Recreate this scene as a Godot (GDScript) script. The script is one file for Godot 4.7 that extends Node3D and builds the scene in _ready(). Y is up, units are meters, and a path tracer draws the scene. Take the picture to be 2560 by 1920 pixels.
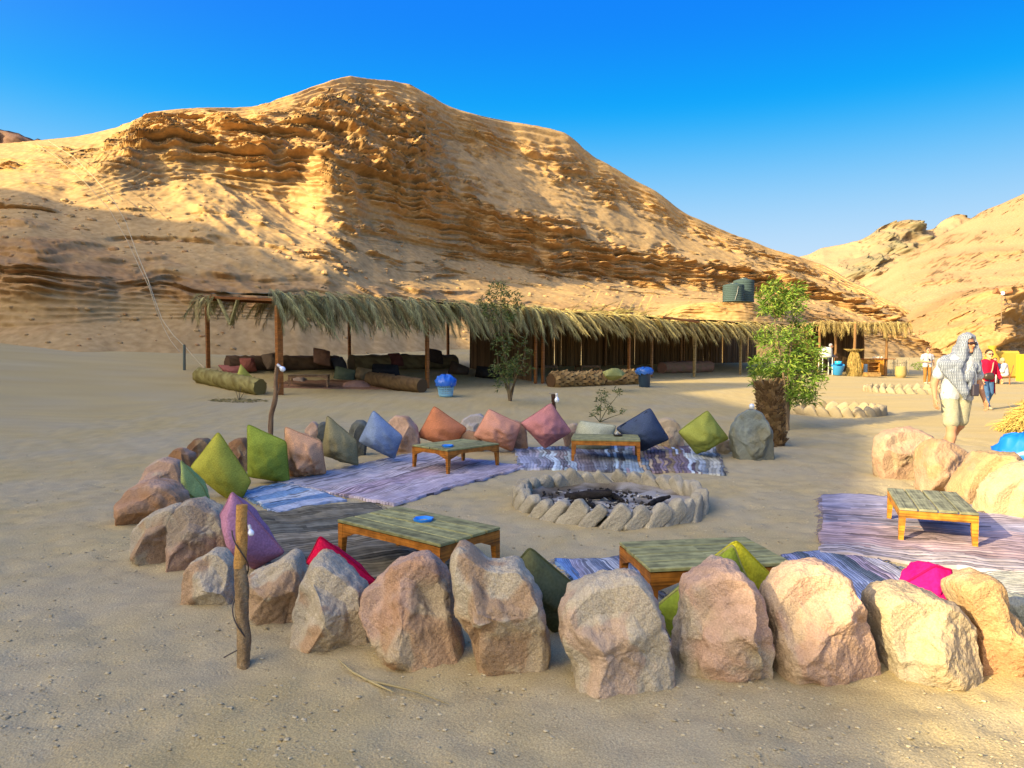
extends Node3D

const SUN_AZ := 0.611        # the light travels this far from +x towards -z
const SUN_EL := 0.401
const DIRH := Vector3(0.8192, 0.0, -0.5736)
const PERP := Vector3(0.5736, 0.0, 0.8192)
const EXPOSURE := 2.3

var rng := RandomNumberGenerator.new()
var taken := {}
var M := {}


# ---------------------------------------------------------------- mesh building
class MB:
	var v := PackedVector3Array()
	var n := PackedVector3Array()
	var c := PackedColorArray()
	var t := PackedVector2Array()
	var i := PackedInt32Array()

	func push(p: Vector3, nn: Vector3, col: Color, uv := Vector2.ZERO) -> int:
		v.append(p); n.append(nn); c.append(col); t.append(uv)
		return v.size() - 1

	func tri(a: Vector3, b: Vector3, d: Vector3, col: Color) -> void:
		var nn := (b - a).cross(d - a).normalized()
		var k := push(a, nn, col)
		push(b, nn, col); push(d, nn, col)
		i.append_array([k, k + 2, k + 1])

	func quad(a: Vector3, b: Vector3, d: Vector3, e: Vector3, col: Color) -> void:
		var nn := (d - a).cross(e - b).normalized()
		var k := push(a, nn, col, Vector2(0, 0))
		push(b, nn, col, Vector2(1, 0)); push(d, nn, col, Vector2(1, 1)); push(e, nn, col, Vector2(0, 1))
		i.append_array([k, k + 2, k + 1, k, k + 3, k + 2])

	# rows of w points; wrap joins the last column to the first
	func grid(p: PackedVector3Array, w: int, h: int, wrap: bool, cols: PackedColorArray, uv := PackedVector2Array()) -> void:
		var base := v.size()
		v.append_array(p)
		if cols.size() == p.size():
			c.append_array(cols)
		else:
			var fill := PackedColorArray(); fill.resize(p.size()); fill.fill(cols[0]); c.append_array(fill)
		if uv.size() == p.size():
			t.append_array(uv)
		else:
			var z := PackedVector2Array(); z.resize(p.size()); t.append_array(z)
		var nn := PackedVector3Array(); nn.resize(p.size())
		var ww := w if wrap else w - 1
		var ix := PackedInt32Array(); ix.resize(ww * (h - 1) * 6)
		var k := 0
		for y in h - 1:
			for x in ww:
				var a := y * w + x
				var b := y * w + (x + 1) % w
				var d := a + w
				var e := b + w
				var f := (p[e] - p[a]).cross(p[d] - p[b])
				nn[a] += f; nn[b] += f; nn[d] += f; nn[e] += f
				ix[k] = base + a; ix[k + 1] = base + e; ix[k + 2] = base + b
				ix[k + 3] = base + a; ix[k + 4] = base + d; ix[k + 5] = base + e
				k += 6
		for y in nn.size():
			nn[y] = nn[y].normalized()
		n.append_array(nn)
		i.append_array(ix)

	func tube(path: PackedVector3Array, radii: Array, sides: int, col: Color, caps := true) -> void:
		var p := PackedVector3Array()
		var side := Vector3.ZERO
		var m := path.size()
		for k in m:
			var d := (path[mini(k + 1, m - 1)] - path[maxi(k - 1, 0)]).normalized()
			if side == Vector3.ZERO:
				side = d.cross(Vector3.UP if absf(d.y) < 0.9 else Vector3.RIGHT).normalized()
			side = (side - d * side.dot(d)).normalized()
			var up := d.cross(side)
			var r: float = radii[mini(k, radii.size() - 1)]
			for s in sides:
				var a := TAU * s / sides
				p.append(path[k] + (side * cos(a) + up * sin(a)) * r)
		grid(p, sides, m, true, PackedColorArray([col]))
		if caps:
			for e in 2:
				var q := 0 if e == 0 else (m - 1) * sides
				var ctr: Vector3 = path[0] if e == 0 else path[m - 1]
				for s in sides:
					if e == 1:
						tri(ctr, p[q + s], p[q + (s + 1) % sides], col)
					else:
						tri(ctr, p[q + (s + 1) % sides], p[q + s], col)

	# profile of (radius, height), turned about y
	func lathe(prof: Array, sides: int, xf: Transform3D, col: Color) -> void:
		var p := PackedVector3Array()
		for q in prof:
			for s in sides:
				var a := -TAU * s / sides
				p.append(xf * Vector3(q.x * cos(a), q.y, q.x * sin(a)))
		grid(p, sides, prof.size(), true, PackedColorArray([col]))

	func box(xf: Transform3D, size: Vector3, bev: float, col: Color) -> void:
		var h := size / 2.0
		var b := minf(bev, minf(h.x, minf(h.y, h.z)) * 0.9)
		var ax := [Vector3.RIGHT, Vector3.UP, Vector3.BACK]
		for k in 3:
			for s in [-1.0, 1.0]:
				var nn: Vector3 = ax[k] * s
				var u: Vector3 = ax[(k + 1) % 3] * s
				var w: Vector3 = ax[(k + 2) % 3]
				var o := nn * h[k]
				var hu: Vector3 = u * (h[(k + 1) % 3] - b)
				var hw: Vector3 = w * (h[(k + 2) % 3] - b)
				quad(xf * (o - hu - hw), xf * (o + hu - hw), xf * (o + hu + hw), xf * (o - hu + hw), col)
		if b <= 0.0:
			return
		for k in 3:
			var k1 := (k + 1) % 3
			var k2 := (k + 2) % 3
			for s1 in [-1.0, 1.0]:
				for s2 in [-1.0, 1.0]:
					var a: Vector3 = ax[k1] * s1 * h[k1] + ax[k2] * s2 * (h[k2] - b)
					var d: Vector3 = ax[k1] * s1 * (h[k1] - b) + ax[k2] * s2 * h[k2]
					var l: Vector3 = ax[k] * (h[k] - b)
					fix(xf, a - l, a + l, d + l, d - l, col)
		for s1 in [-1.0, 1.0]:
			for s2 in [-1.0, 1.0]:
				for s3 in [-1.0, 1.0]:
					var s := Vector3(s1, s2, s3)
					var q := (h - Vector3(b, b, b)) * s
					var a := q + Vector3(b * s1, 0, 0)
					var d := q + Vector3(0, b * s2, 0)
					var e := q + Vector3(0, 0, b * s3)
					if s1 * s2 * s3 > 0:
						tri(xf * a, xf * d, xf * e, col)
					else:
						tri(xf * a, xf * e, xf * d, col)

	func fix(xf: Transform3D, a: Vector3, b: Vector3, d: Vector3, e: Vector3, col: Color) -> void:
		if (d - a).cross(e - b).dot(a + d) >= 0.0:
			quad(xf * a, xf * b, xf * d, xf * e, col)
		else:
			quad(xf * e, xf * d, xf * b, xf * a, col)

	func done() -> ArrayMesh:
		var a := []
		a.resize(Mesh.ARRAY_MAX)
		a[Mesh.ARRAY_VERTEX] = v
		a[Mesh.ARRAY_NORMAL] = n
		a[Mesh.ARRAY_COLOR] = c
		a[Mesh.ARRAY_TEX_UV] = t
		a[Mesh.ARRAY_INDEX] = i
		var m := ArrayMesh.new()
		m.add_surface_from_arrays(Mesh.PRIMITIVE_TRIANGLES, a)
		return m


# ---------------------------------------------------------------- objects
func numbered(called: String) -> String:
	if not taken.has(called):
		taken[called] = 0
		return called
	taken[called] += 1
	return "%s_%03d" % [called, taken[called]]


func tag(o: Node3D, label: String, category: String, group := "") -> Node3D:
	o.set_meta("label", label)
	o.set_meta("category", category)
	if group:
		o.set_meta("group", group)
	return o


func thing(called: String, label: String, category: String, at := Vector3.ZERO, turn := 0.0, group := "") -> Node3D:
	var o := Node3D.new()
	o.name = numbered(called)
	add_child(o)
	o.position = at
	o.rotation.y = turn
	return tag(o, label, category, group)


func part(called: String, mesh: Mesh, mat: Material, parent: Node3D = null) -> MeshInstance3D:
	var o := MeshInstance3D.new()
	o.mesh = mesh
	o.material_override = mat
	if parent == null:
		o.name = numbered(called)
		add_child(o)
	else:
		o.name = called
		parent.add_child(o, true)
	return o


func stuff(o: Node3D) -> Node3D:
	o.set_meta("kind", "stuff")
	return o


func struct(called: String, mesh: Mesh, mat: Material) -> MeshInstance3D:
	var o := part(called, mesh, mat)
	o.set_meta("kind", "structure")
	return o


func scatter(called: String, mesh: Mesh, mat: Material, xf: Array, cols: Array, parent: Node3D = null) -> MultiMeshInstance3D:
	var mm := MultiMesh.new()
	mm.transform_format = MultiMesh.TRANSFORM_3D
	mm.use_colors = true
	mm.mesh = mesh
	mm.instance_count = xf.size()
	for k in xf.size():
		mm.set_instance_transform(k, xf[k])
		mm.set_instance_color(k, cols[k % cols.size()])
	var o := MultiMeshInstance3D.new()
	o.multimesh = mm
	o.material_override = mat
	o.set_meta("kind", "stuff")
	if parent:
		o.name = called
		parent.add_child(o, true)
	else:
		o.name = numbered(called)
		add_child(o)
	return o


func noise(s: int, f: float, oct := 4, type := FastNoiseLite.TYPE_SIMPLEX_SMOOTH, frac := FastNoiseLite.FRACTAL_FBM) -> FastNoiseLite:
	var o := FastNoiseLite.new()
	o.seed = s
	o.frequency = f
	o.noise_type = type
	o.fractal_type = frac
	o.fractal_octaves = oct
	return o


func tex(s: int, f: float, oct: int, lo: Color, hi: Color, size := 512, type := FastNoiseLite.TYPE_SIMPLEX_SMOOTH, mid := 0.5) -> NoiseTexture2D:
	var o := NoiseTexture2D.new()
	o.width = size
	o.height = size
	o.seamless = true
	o.noise = noise(s, f, oct, type)
	var g := Gradient.new()
	g.set_color(0, lo)
	g.set_color(1, hi)
	g.set_offset(0, maxf(0.0, mid - 0.35))
	g.set_offset(1, minf(1.0, mid + 0.35))
	o.color_ramp = g
	return o


func lin(r: float, g: float, b: float, a := 1.0) -> Color:
	var o := Color(r, g, b).linear_to_srgb()
	o.a = a
	return o


func mat(called: String, col: Color, rough := 0.9, bump: Texture2D = null, depth := 0.0, scale := 1.0, albedo: Texture2D = null, world := false, spec := 0.3) -> StandardMaterial3D:
	var m := StandardMaterial3D.new()
	m.resource_name = called
	m.albedo_color = col
	m.vertex_color_use_as_albedo = true
	m.roughness = rough
	m.metallic_specular = spec
	if bump or albedo:
		m.uv1_triplanar = true
		m.uv1_world_triplanar = world
		m.uv1_scale = Vector3.ONE * scale
		m.uv1_triplanar_sharpness = 4.0
	if albedo:
		m.albedo_texture = albedo
	if bump:
		m.heightmap_enabled = true
		m.heightmap_texture = bump
		m.heightmap_scale = depth
	M[called] = m
	return m


func ground_y(x: float, z: float) -> float:
	var q := (x + 6.7) * -0.677 + (-z - 20.8) * 0.735
	return 0.33 * smoothstep(-8.0, 0.0, q) + 0.12 * clampf(q, 0.0, 18.0)


func on_ground(x: float, z: float, lift := 0.0) -> Vector3:
	return Vector3(x, ground_y(x, z) + lift, z)


func mixc(a: Color, b: Color, t: float) -> Color:
	return a.lerp(b, clampf(t, 0.0, 1.0))

func _ready() -> void:
	rng.seed = 7
	# camera
	var cam := Camera3D.new()
	cam.name = "camera"
	cam.fov = 56.0
	cam.near = 0.05
	cam.far = 4000.0
	cam.position = Vector3(0, 1.6, 0)
	cam.rotation_degrees = Vector3(-2.624, 0, 0)
	add_child(cam)
	cam.current = true
	# sky
	var we := WorldEnvironment.new()
	we.name = "air"
	var e := Environment.new()
	e.background_mode = Environment.BG_SKY
	var sky := Sky.new()
	var sm := PanoramaSkyMaterial.new()
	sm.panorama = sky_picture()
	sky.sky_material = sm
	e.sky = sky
	e.tonemap_mode = Environment.TONE_MAPPER_LINEAR
	e.tonemap_exposure = EXPOSURE
	e.sdfgi_enabled = true
	e.ssao_enabled = true
	e.ssil_enabled = true
	we.environment = e
	add_child(we)
	# sun: low behind the left shoulder
	var sun := DirectionalLight3D.new()
	sun.name = "sun"
	sun.light_color = Color(1.0, 0.91, 0.70)
	sun.light_energy = 1.6
	sun.light_angular_distance = 0.5
	sun.shadow_enabled = true
	sun.sky_mode = DirectionalLight3D.SKY_MODE_LIGHT_ONLY
	add_child(sun)
	var toward := DIRH * cos(SUN_EL) + Vector3.DOWN * sin(SUN_EL)
	sun.look_at_from_position(Vector3.ZERO, toward, Vector3.UP)

	materials()
	terrain()
	if true:
		seating_ring()
		huts()
		plants()
		far_things()
		people()


func sky_picture() -> ImageTexture:
	var w := 512
	var h := 256
	var im := Image.create(w, h, false, Image.FORMAT_RGBF)
	var to_sun := -DIRH * cos(SUN_EL) + Vector3.UP * sin(SUN_EL)
	for y in h:
		var el := PI * (0.5 - (y + 0.5) / h)
		var d := maxf(rad_to_deg(el), 0.0)
		for x in w:
			var az := TAU * (x + 0.5) / w
			var dir := Vector3(sin(az) * cos(el), sin(el), -cos(az) * cos(el))
			var c := Vector3(0.006 + 0.62 * (1.0 - smoothstep(3.5, 18.5, d)), 0.235 + 0.56 * (1.0 - smoothstep(3.0, 26.0, d)), 0.97)
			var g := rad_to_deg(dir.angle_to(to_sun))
			c += Vector3(1.0, 0.84, 0.56) * (9.0 * exp(-g / 13.0) + 6.6 * exp(-pow(g / 33.0, 2.0)))  # broad warm glow round the sun, added out of view to fill the shade
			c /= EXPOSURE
			im.set_pixel(x, y, Color(c.x, c.y, c.z))
	return ImageTexture.create_from_image(im)


func materials() -> void:
	var g := Color(0.62, 0.62, 0.62)
	var fine := tex(11, 0.05, 5, Color.BLACK, Color.WHITE, 1024)
	var rough_n := tex(12, 0.02, 5, Color.BLACK, Color.WHITE, 512)
	var speck := tex(13, 0.06, 5, Color(0.80, 0.79, 0.78), Color(1, 1, 1), 512)
	var grain := tex(14, 0.12, 3, Color(0.80, 0.79, 0.77), Color(1, 1, 1), 1024)
	mat("sand", Color.WHITE, 0.95, fine, 0.22, 0.7, grain, true, 0.2)
	mat("hill_rock", Color.WHITE, 0.95, tex(16, 0.02, 6, Color.BLACK, Color.WHITE, 1024), 0.6, 0.13, tex(17, 0.03, 5, Color(0.87, 0.85, 0.82), Color.WHITE, 512), true, 0.2)
	mat("stone", Color.WHITE, 0.9, rough_n, 0.5, 3.0, speck, false, 0.3)
	mat("plain", Color.WHITE, 0.85)
	mat("plain_cloth", Color.WHITE, 0.95, tex(18, 0.2, 2, Color.BLACK, Color.WHITE, 256), 0.15, 8.0, tex(19, 0.02, 4, Color(0.84, 0.84, 0.84), Color.WHITE, 256), false, 0.15)
	mat("wood", Color.WHITE, 0.7, null, 0.0, 1.0, null)
	mat("straw", Color.WHITE, 0.85)
	M.straw.backlight_enabled = true
	M.straw.backlight = Color(0.35, 0.3, 0.15)
	mat("leaf", Color.WHITE, 0.5)
	M.leaf.backlight_enabled = true
	M.leaf.backlight = Color(0.5, 0.5, 0.2)
	mat("plastic", Color.WHITE, 0.35, null, 0.0, 1.0, null, false, 0.5)
	mat("skin", Color.WHITE, 0.6)
	mat("glass_bulb", Color(0.9, 0.92, 0.95), 0.15, null, 0.0, 1.0, null, false, 0.6)

# ---------------------------------------------------------------- ground and hills
const SAND := Color(0.515, 0.40, 0.185)
const HILL_SAND := Color(0.47, 0.315, 0.14)
const SAND_GREY := Color(0.48, 0.402, 0.245)
const ROCK := Color(0.50, 0.315, 0.14)
const ROCK_DARK := Color(0.38, 0.22, 0.095)


func steps(a: float, b: float, d: float, out: PackedFloat32Array) -> void:
	var k := int(round((b - a) / d))
	for q in k:
		out.append(a + (b - a) * q / k)


var lumps := noise(21, 0.9, 4)
var prints := noise(22, 2.6, 2)
var small_prints := noise(27, 5.5, 2)
var fine_sand := noise(26, 11.0, 2)


# the trodden sand
func surf(x: float, z: float) -> float:
	var near := 1.0 - smoothstep(9.0, 30.0, Vector2(x, z).length())
	if near <= 0.0:
		return ground_y(x, z)
	var dents := smoothstep(0.12, 0.40, prints.get_noise_2d(x, z)) * 0.012 + smoothstep(0.2, 0.5, small_prints.get_noise_2d(x, z)) * 0.013
	return ground_y(x, z) + (lumps.get_noise_2d(x, z) * 0.024 - dents + fine_sand.get_noise_2d(x, z) * 0.008) * near


func terrain() -> void:
	var xs := PackedFloat32Array()
	var zs := PackedFloat32Array()
	var far := [3000.0, 1200.0, 500.0, 250.0, 150.0, 100.0, 75.0, 60.0, 50.0, 42.0, 36.0, 31.0, 27.0, 24.0, 21.5, 19.0, 17.0, 15.2, 13.6, 12.2, 11.0, 10.0, 9.2]
	for f in far:
		xs.append(-f)
	steps(-8.5, 8.5, 0.05, xs)
	xs.append(8.5)
	for k in far.size():
		xs.append(far[far.size() - 1 - k])
	for f in [3000.0, 800.0, 300.0, 120.0, 60.0, 30.0, 15.0, 8.0, 4.0, 1.0, -1.0]:
		zs.append(f)
	steps(1.5, 9.0, 0.045, zs)
	steps(9.0, 16.0, 0.1, zs)
	steps(16.0, 45.0, 0.5, zs)
	for f in [45.0, 55.0, 70.0, 90.0, 130.0, 200.0, 350.0, 700.0, 3000.0]:
		zs.append(f)
	for k in zs.size():
		if k > 10:
			zs[k] = -zs[k]
	var tone := noise(23, 0.35, 4)
	var tone2 := noise(24, 1.6, 3)
	var p := PackedVector3Array()
	var c := PackedColorArray()
	var w := xs.size()
	for z: float in zs:
		for x: float in xs:
			p.append(Vector3(x, surf(x, z), z))
			var k := tone.get_noise_2d(x, z) * 0.9 + tone2.get_noise_2d(x, z) * 0.4
			var far_sand := smoothstep(8.0, 22.0, -z)
			var q := mixc(SAND_GREY, SAND, 0.35 + 0.5 * far_sand + k)
			c.append(q * (1.0 + 0.12 * tone2.get_noise_2d(x * 2.1, z * 2.1)))
	var b := MB.new()
	b.grid(p, w, zs.size(), false, c)
	struct("ground", b.done(), M.sand)

	main_hill()
	sheet("hill_slope", [
		[0.42, Vector2(90, -0.821), Vector2(96, 0.863), Vector2(108, 3.878), Vector2(125, 7.026), Vector2(150, 10.976)], [0.497, Vector2(90, -0.821), Vector2(96, 1.17), Vector2(108, 5.256), Vector2(125, 9.811), Vector2(150, 15.549)], [0.548, Vector2(88, -0.767), Vector2(94, 1.48), Vector2(106, 6.202), Vector2(125, 12.987), Vector2(160, 23.265)], [0.599, Vector2(86, -0.713), Vector2(93, 1.778), Vector2(105, 7.495), Vector2(128, 15.694), Vector2(170, 29.446)],
		[0.651, Vector2(84, -0.66), Vector2(92, 2.071), Vector2(105, 8.831), Vector2(132, 18.222), Vector2(180, 36.52)], [0.71, Vector2(82, -0.606), Vector2(90, 2.348), Vector2(104, 9.423), Vector2(132, 19.891), Vector2(185, 42.135)], [0.798, Vector2(80, -0.552), Vector2(88, 2.613), Vector2(100, 10.392), Vector2(130, 22.894), Vector2(185, 49.89)], [0.959, Vector2(80, -0.552), Vector2(88, 2.613), Vector2(100, 11.66), Vector2(130, 25.349), Vector2(185, 56.81)], [1.215, Vector2(80, -0.552), Vector2(88, 2.613), Vector2(100, 10.392), Vector2(130, 22.894), Vector2(185, 50.468)]],
		190, 190, Color(0.44, 0.295, 0.15), Color(0.35, 0.215, 0.10), [0.0, 0.4, 0.55, 0.5, 0.42], 31, 1.0)
	sheet("hill_outcrop", [
		[0.477, Vector2(74, -0.391), Vector2(80, -0.039), Vector2(84, 0.148), Vector2(88, 0.361), Vector2(96, 0.556)], [0.529, Vector2(73, -0.364), Vector2(79, 0.993), Vector2(82, 2.282), Vector2(88, 4.018), Vector2(98, 5.23)], [0.564, Vector2(72, -0.337), Vector2(77, 1.255), Vector2(79, 3.266), Vector2(86, 5.881), Vector2(98, 7.726)], [0.606, Vector2(71, -0.31), Vector2(75, 1.408), Vector2(76, 3.833), Vector2(83, 7.316), Vector2(98, 9.594)],
		[0.644, Vector2(70, -0.283), Vector2(73, 1.507), Vector2(74, 4.105), Vector2(81, 7.693), Vector2(96, 9.919)], [0.676, Vector2(70, -0.283), Vector2(72, 1.508), Vector2(72, 4.267), Vector2(79, 7.793), Vector2(94, 9.745)], [0.696, Vector2(71, -0.31), Vector2(75, 1.504), Vector2(77, 2.732), Vector2(80, 5.328), Vector2(94, 7.177)], [0.728, Vector2(72, -0.337), Vector2(79, 1.246), Vector2(83, 2.29), Vector2(88, 4.018), Vector2(96, 5.156)], [0.779, Vector2(73, -0.364), Vector2(82, 0.708), Vector2(86, 1.215), Vector2(92, 1.777), Vector2(98, 2.101)]],
		220, 200, Color(0.43, 0.29, 0.145), Color(0.34, 0.21, 0.095), [0.0, 0.9, 1.0, 0.8, 0.2], 33, 1.3)
	sheet("mountains", [
		[0.317, Vector2(250, -3.522), Vector2(300, 1.216), Vector2(330, 15.926), Vector2(345, 27.552), Vector2(360, 37.817)], [0.381, Vector2(250, -3.522), Vector2(300, 3.135), Vector2(330, 24.326), Vector2(345, 36.308), Vector2(360, 46.933)], [0.407, Vector2(250, -3.522), Vector2(300, 4.094), Vector2(330, 28.519), Vector2(345, 39.587), Vector2(360, 49.437)], [0.43, Vector2(250, -3.522), Vector2(300, 5.052), Vector2(330, 30.614), Vector2(345, 41.771), Vector2(362, 53.589)], [0.477, Vector2(250, -3.522), Vector2(300, 5.052), Vector2(330, 32.707), Vector2(345, 43.954), Vector2(362, 56.559)],
		[0.504, Vector2(250, -3.522), Vector2(295, 4.995), Vector2(325, 34.296), Vector2(345, 47.225), Vector2(362, 62.72)], [0.529, Vector2(250, -3.522), Vector2(290, 4.937), Vector2(322, 36.035), Vector2(345, 49.405), Vector2(362, 65.227)], [0.551, Vector2(250, -3.522), Vector2(290, 4.937), Vector2(322, 35.015), Vector2(345, 48.315), Vector2(364, 65.349)], [0.572, Vector2(250, -3.522), Vector2(300, 5.052), Vector2(332, 35), Vector2(350, 46.78), Vector2(368, 62.574)],
		[0.597, Vector2(250, -3.522), Vector2(300, 5.052), Vector2(332, 37.104), Vector2(350, 50.098), Vector2(368, 68.597)], [0.612, Vector2(250, -3.522), Vector2(300, 5.052), Vector2(332, 37.104), Vector2(350, 50.098), Vector2(368, 70.68)], [0.628, Vector2(250, -3.522), Vector2(300, 5.052), Vector2(332, 37.104), Vector2(350, 50.098), Vector2(368, 67.439)], [0.702, Vector2(250, -3.522), Vector2(300, 5.052), Vector2(332, 37.104), Vector2(350, 45.674), Vector2(368, 61.878)], [0.83, Vector2(250, -3.522), Vector2(300, 5.052), Vector2(332, 26.574), Vector2(350, 36.811), Vector2(368, 47.941)]],
		260, 150, Color(0.42, 0.28, 0.16), Color(0.17, 0.165, 0.10), [0.0, 0.2, 0.5, 0.7, 0.4], 35, 3.2)
	sheet("mountains", [[-0.966, Vector2(200, 3.902), Vector2(210, 35.998), Vector2(220, 58.339), Vector2(230, 78.099)], [-0.806, Vector2(200, 3.902), Vector2(210, 35.998), Vector2(220, 58.339), Vector2(230, 76.672)], [-0.71, Vector2(200, 3.902), Vector2(210, 35.998), Vector2(220, 54.213), Vector2(230, 71.527)], [-0.684, Vector2(200, 3.902), Vector2(210, 35.998), Vector2(220, 51.458), Vector2(230, 69.523)], [-0.652, Vector2(200, 3.902), Vector2(210, 33.35), Vector2(220, 48.7), Vector2(230, 66.372)], [-0.543, Vector2(200, 3.902), Vector2(210, 28.044), Vector2(220, 40.407), Vector2(230, 53.724)]],
		60, 60, Color(0.22, 0.14, 0.10), Color(0.15, 0.09, 0.07), [0.2, 0.6, 1.0, 0.6], 37, 3.0)
	shade_hill()
	pebbles()


# a hill side: columns hold an azimuth and (distance, height) pairs from foot to crest
func sheet(called: String, cols: Array, nx: int, ny: int, sand: Color, rock: Color, rocky: Array, s: int, amp: float) -> void:
	var big := noise(s, 0.05 / amp * 1.2, 4)
	var small := noise(s + 1, 0.35 / amp, 4)
	var craggy := called == "mountains"
	var fine := noise(s + 2, 1.3 / amp, 3)
	var p := PackedVector3Array()
	var c := PackedColorArray()
	var m: int = cols[0].size() - 1
	for y in ny + 1:
		var tv := float(y) / ny * (m - 1 + 0.6)
		for x in nx + 1:
			var q := hill_point(cols, float(x) / nx, minf(tv, m - 1.0001))
			var az := q.z
			var r: float = lerpf(rocky[mini(int(tv), m - 1)], rocky[mini(int(tv) + 1, m - 1)], fposmod(tv, 1.0)) if tv < m - 1 else rocky[m - 1]
			var pos := Vector3(az * q.x, q.y, -q.x)
			if tv > m - 1:
				var back := (tv - m + 1.0) / 0.6
				pos = Vector3(az * q.x, q.y - back * q.y * 0.8, -q.x) + Vector3(az, 0, -1.0) * back * q.y * 1.4
			var g := big.get_noise_3d(pos.x, pos.y * 1.5, pos.z) if not craggy else (absf(big.get_noise_3d(pos.x, pos.y * 0.8, pos.z)) * -2.6 + 0.55)
			var f := small.get_noise_3d(pos.x, pos.y * 2.2, pos.z)
			var strata := sin((pos.y + g * 3.0 * amp) * 2.6 / amp + pos.x * 0.05) * 0.5 + 0.5
			var rr := clampf(r + g * 0.8, 0.0, 1.0)
			pos += Vector3(0.3, 0.25, 0.85) * (g * 2.2 * amp * (0.25 + rr) + f * 1.0 * amp * (0.16 + rr) + (clampf(strata * 3.0 - 1.0, 0.0, 1.0)) * 0.8 * amp * rr + fine.get_noise_3d(pos.x, pos.y * 2.0, pos.z) * 0.45 * amp * (0.1 + rr))
			p.append(pos)
			c.append(mixc(sand, rock, rr * 0.75 + f * 0.5) * (1.0 + 0.18 * f))
	var b := MB.new()
	b.grid(p, nx + 1, ny + 1, false, c)
	struct(called, b.done(), M.hill_rock)


# (distance, height, azimuth) at a place of the column table; smooth across columns, rounded along them
func hill_point(cols: Array, u: float, lv: float) -> Vector3:
	var lo: float = cols[0][0]
	var hi: float = cols[cols.size() - 1][0]
	var az := lerpf(lo, hi, u)
	var k := 0
	while k < cols.size() - 2 and cols[k + 1][0] < az:
		k += 1
	var t: float = (az - cols[k][0]) / (cols[k + 1][0] - cols[k][0])
	var k0 := maxi(k - 1, 0)
	var k3 := mini(k + 2, cols.size() - 1)
	var l := int(lv) + 1
	var f := lv - int(lv)
	var a := cat(cols[k0][l], cols[k][l], cols[k + 1][l], cols[k3][l], t)
	var b := cat(cols[k0][l + 1], cols[k][l + 1], cols[k + 1][l + 1], cols[k3][l + 1], t)
	var q := a.lerp(b, f)
	return Vector3(q.x, q.y, az)


func cat(a: Vector2, b: Vector2, c: Vector2, d: Vector2, t: float) -> Vector2:
	var m1 := (c - a) * 0.35
	var m2 := (d - b) * 0.35
	var t2 := t * t
	var t3 := t2 * t
	return b * (2 * t3 - 3 * t2 + 1) + m1 * (t3 - 2 * t2 + t) + c * (-2 * t3 + 3 * t2) + m2 * (t3 - t2)


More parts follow.
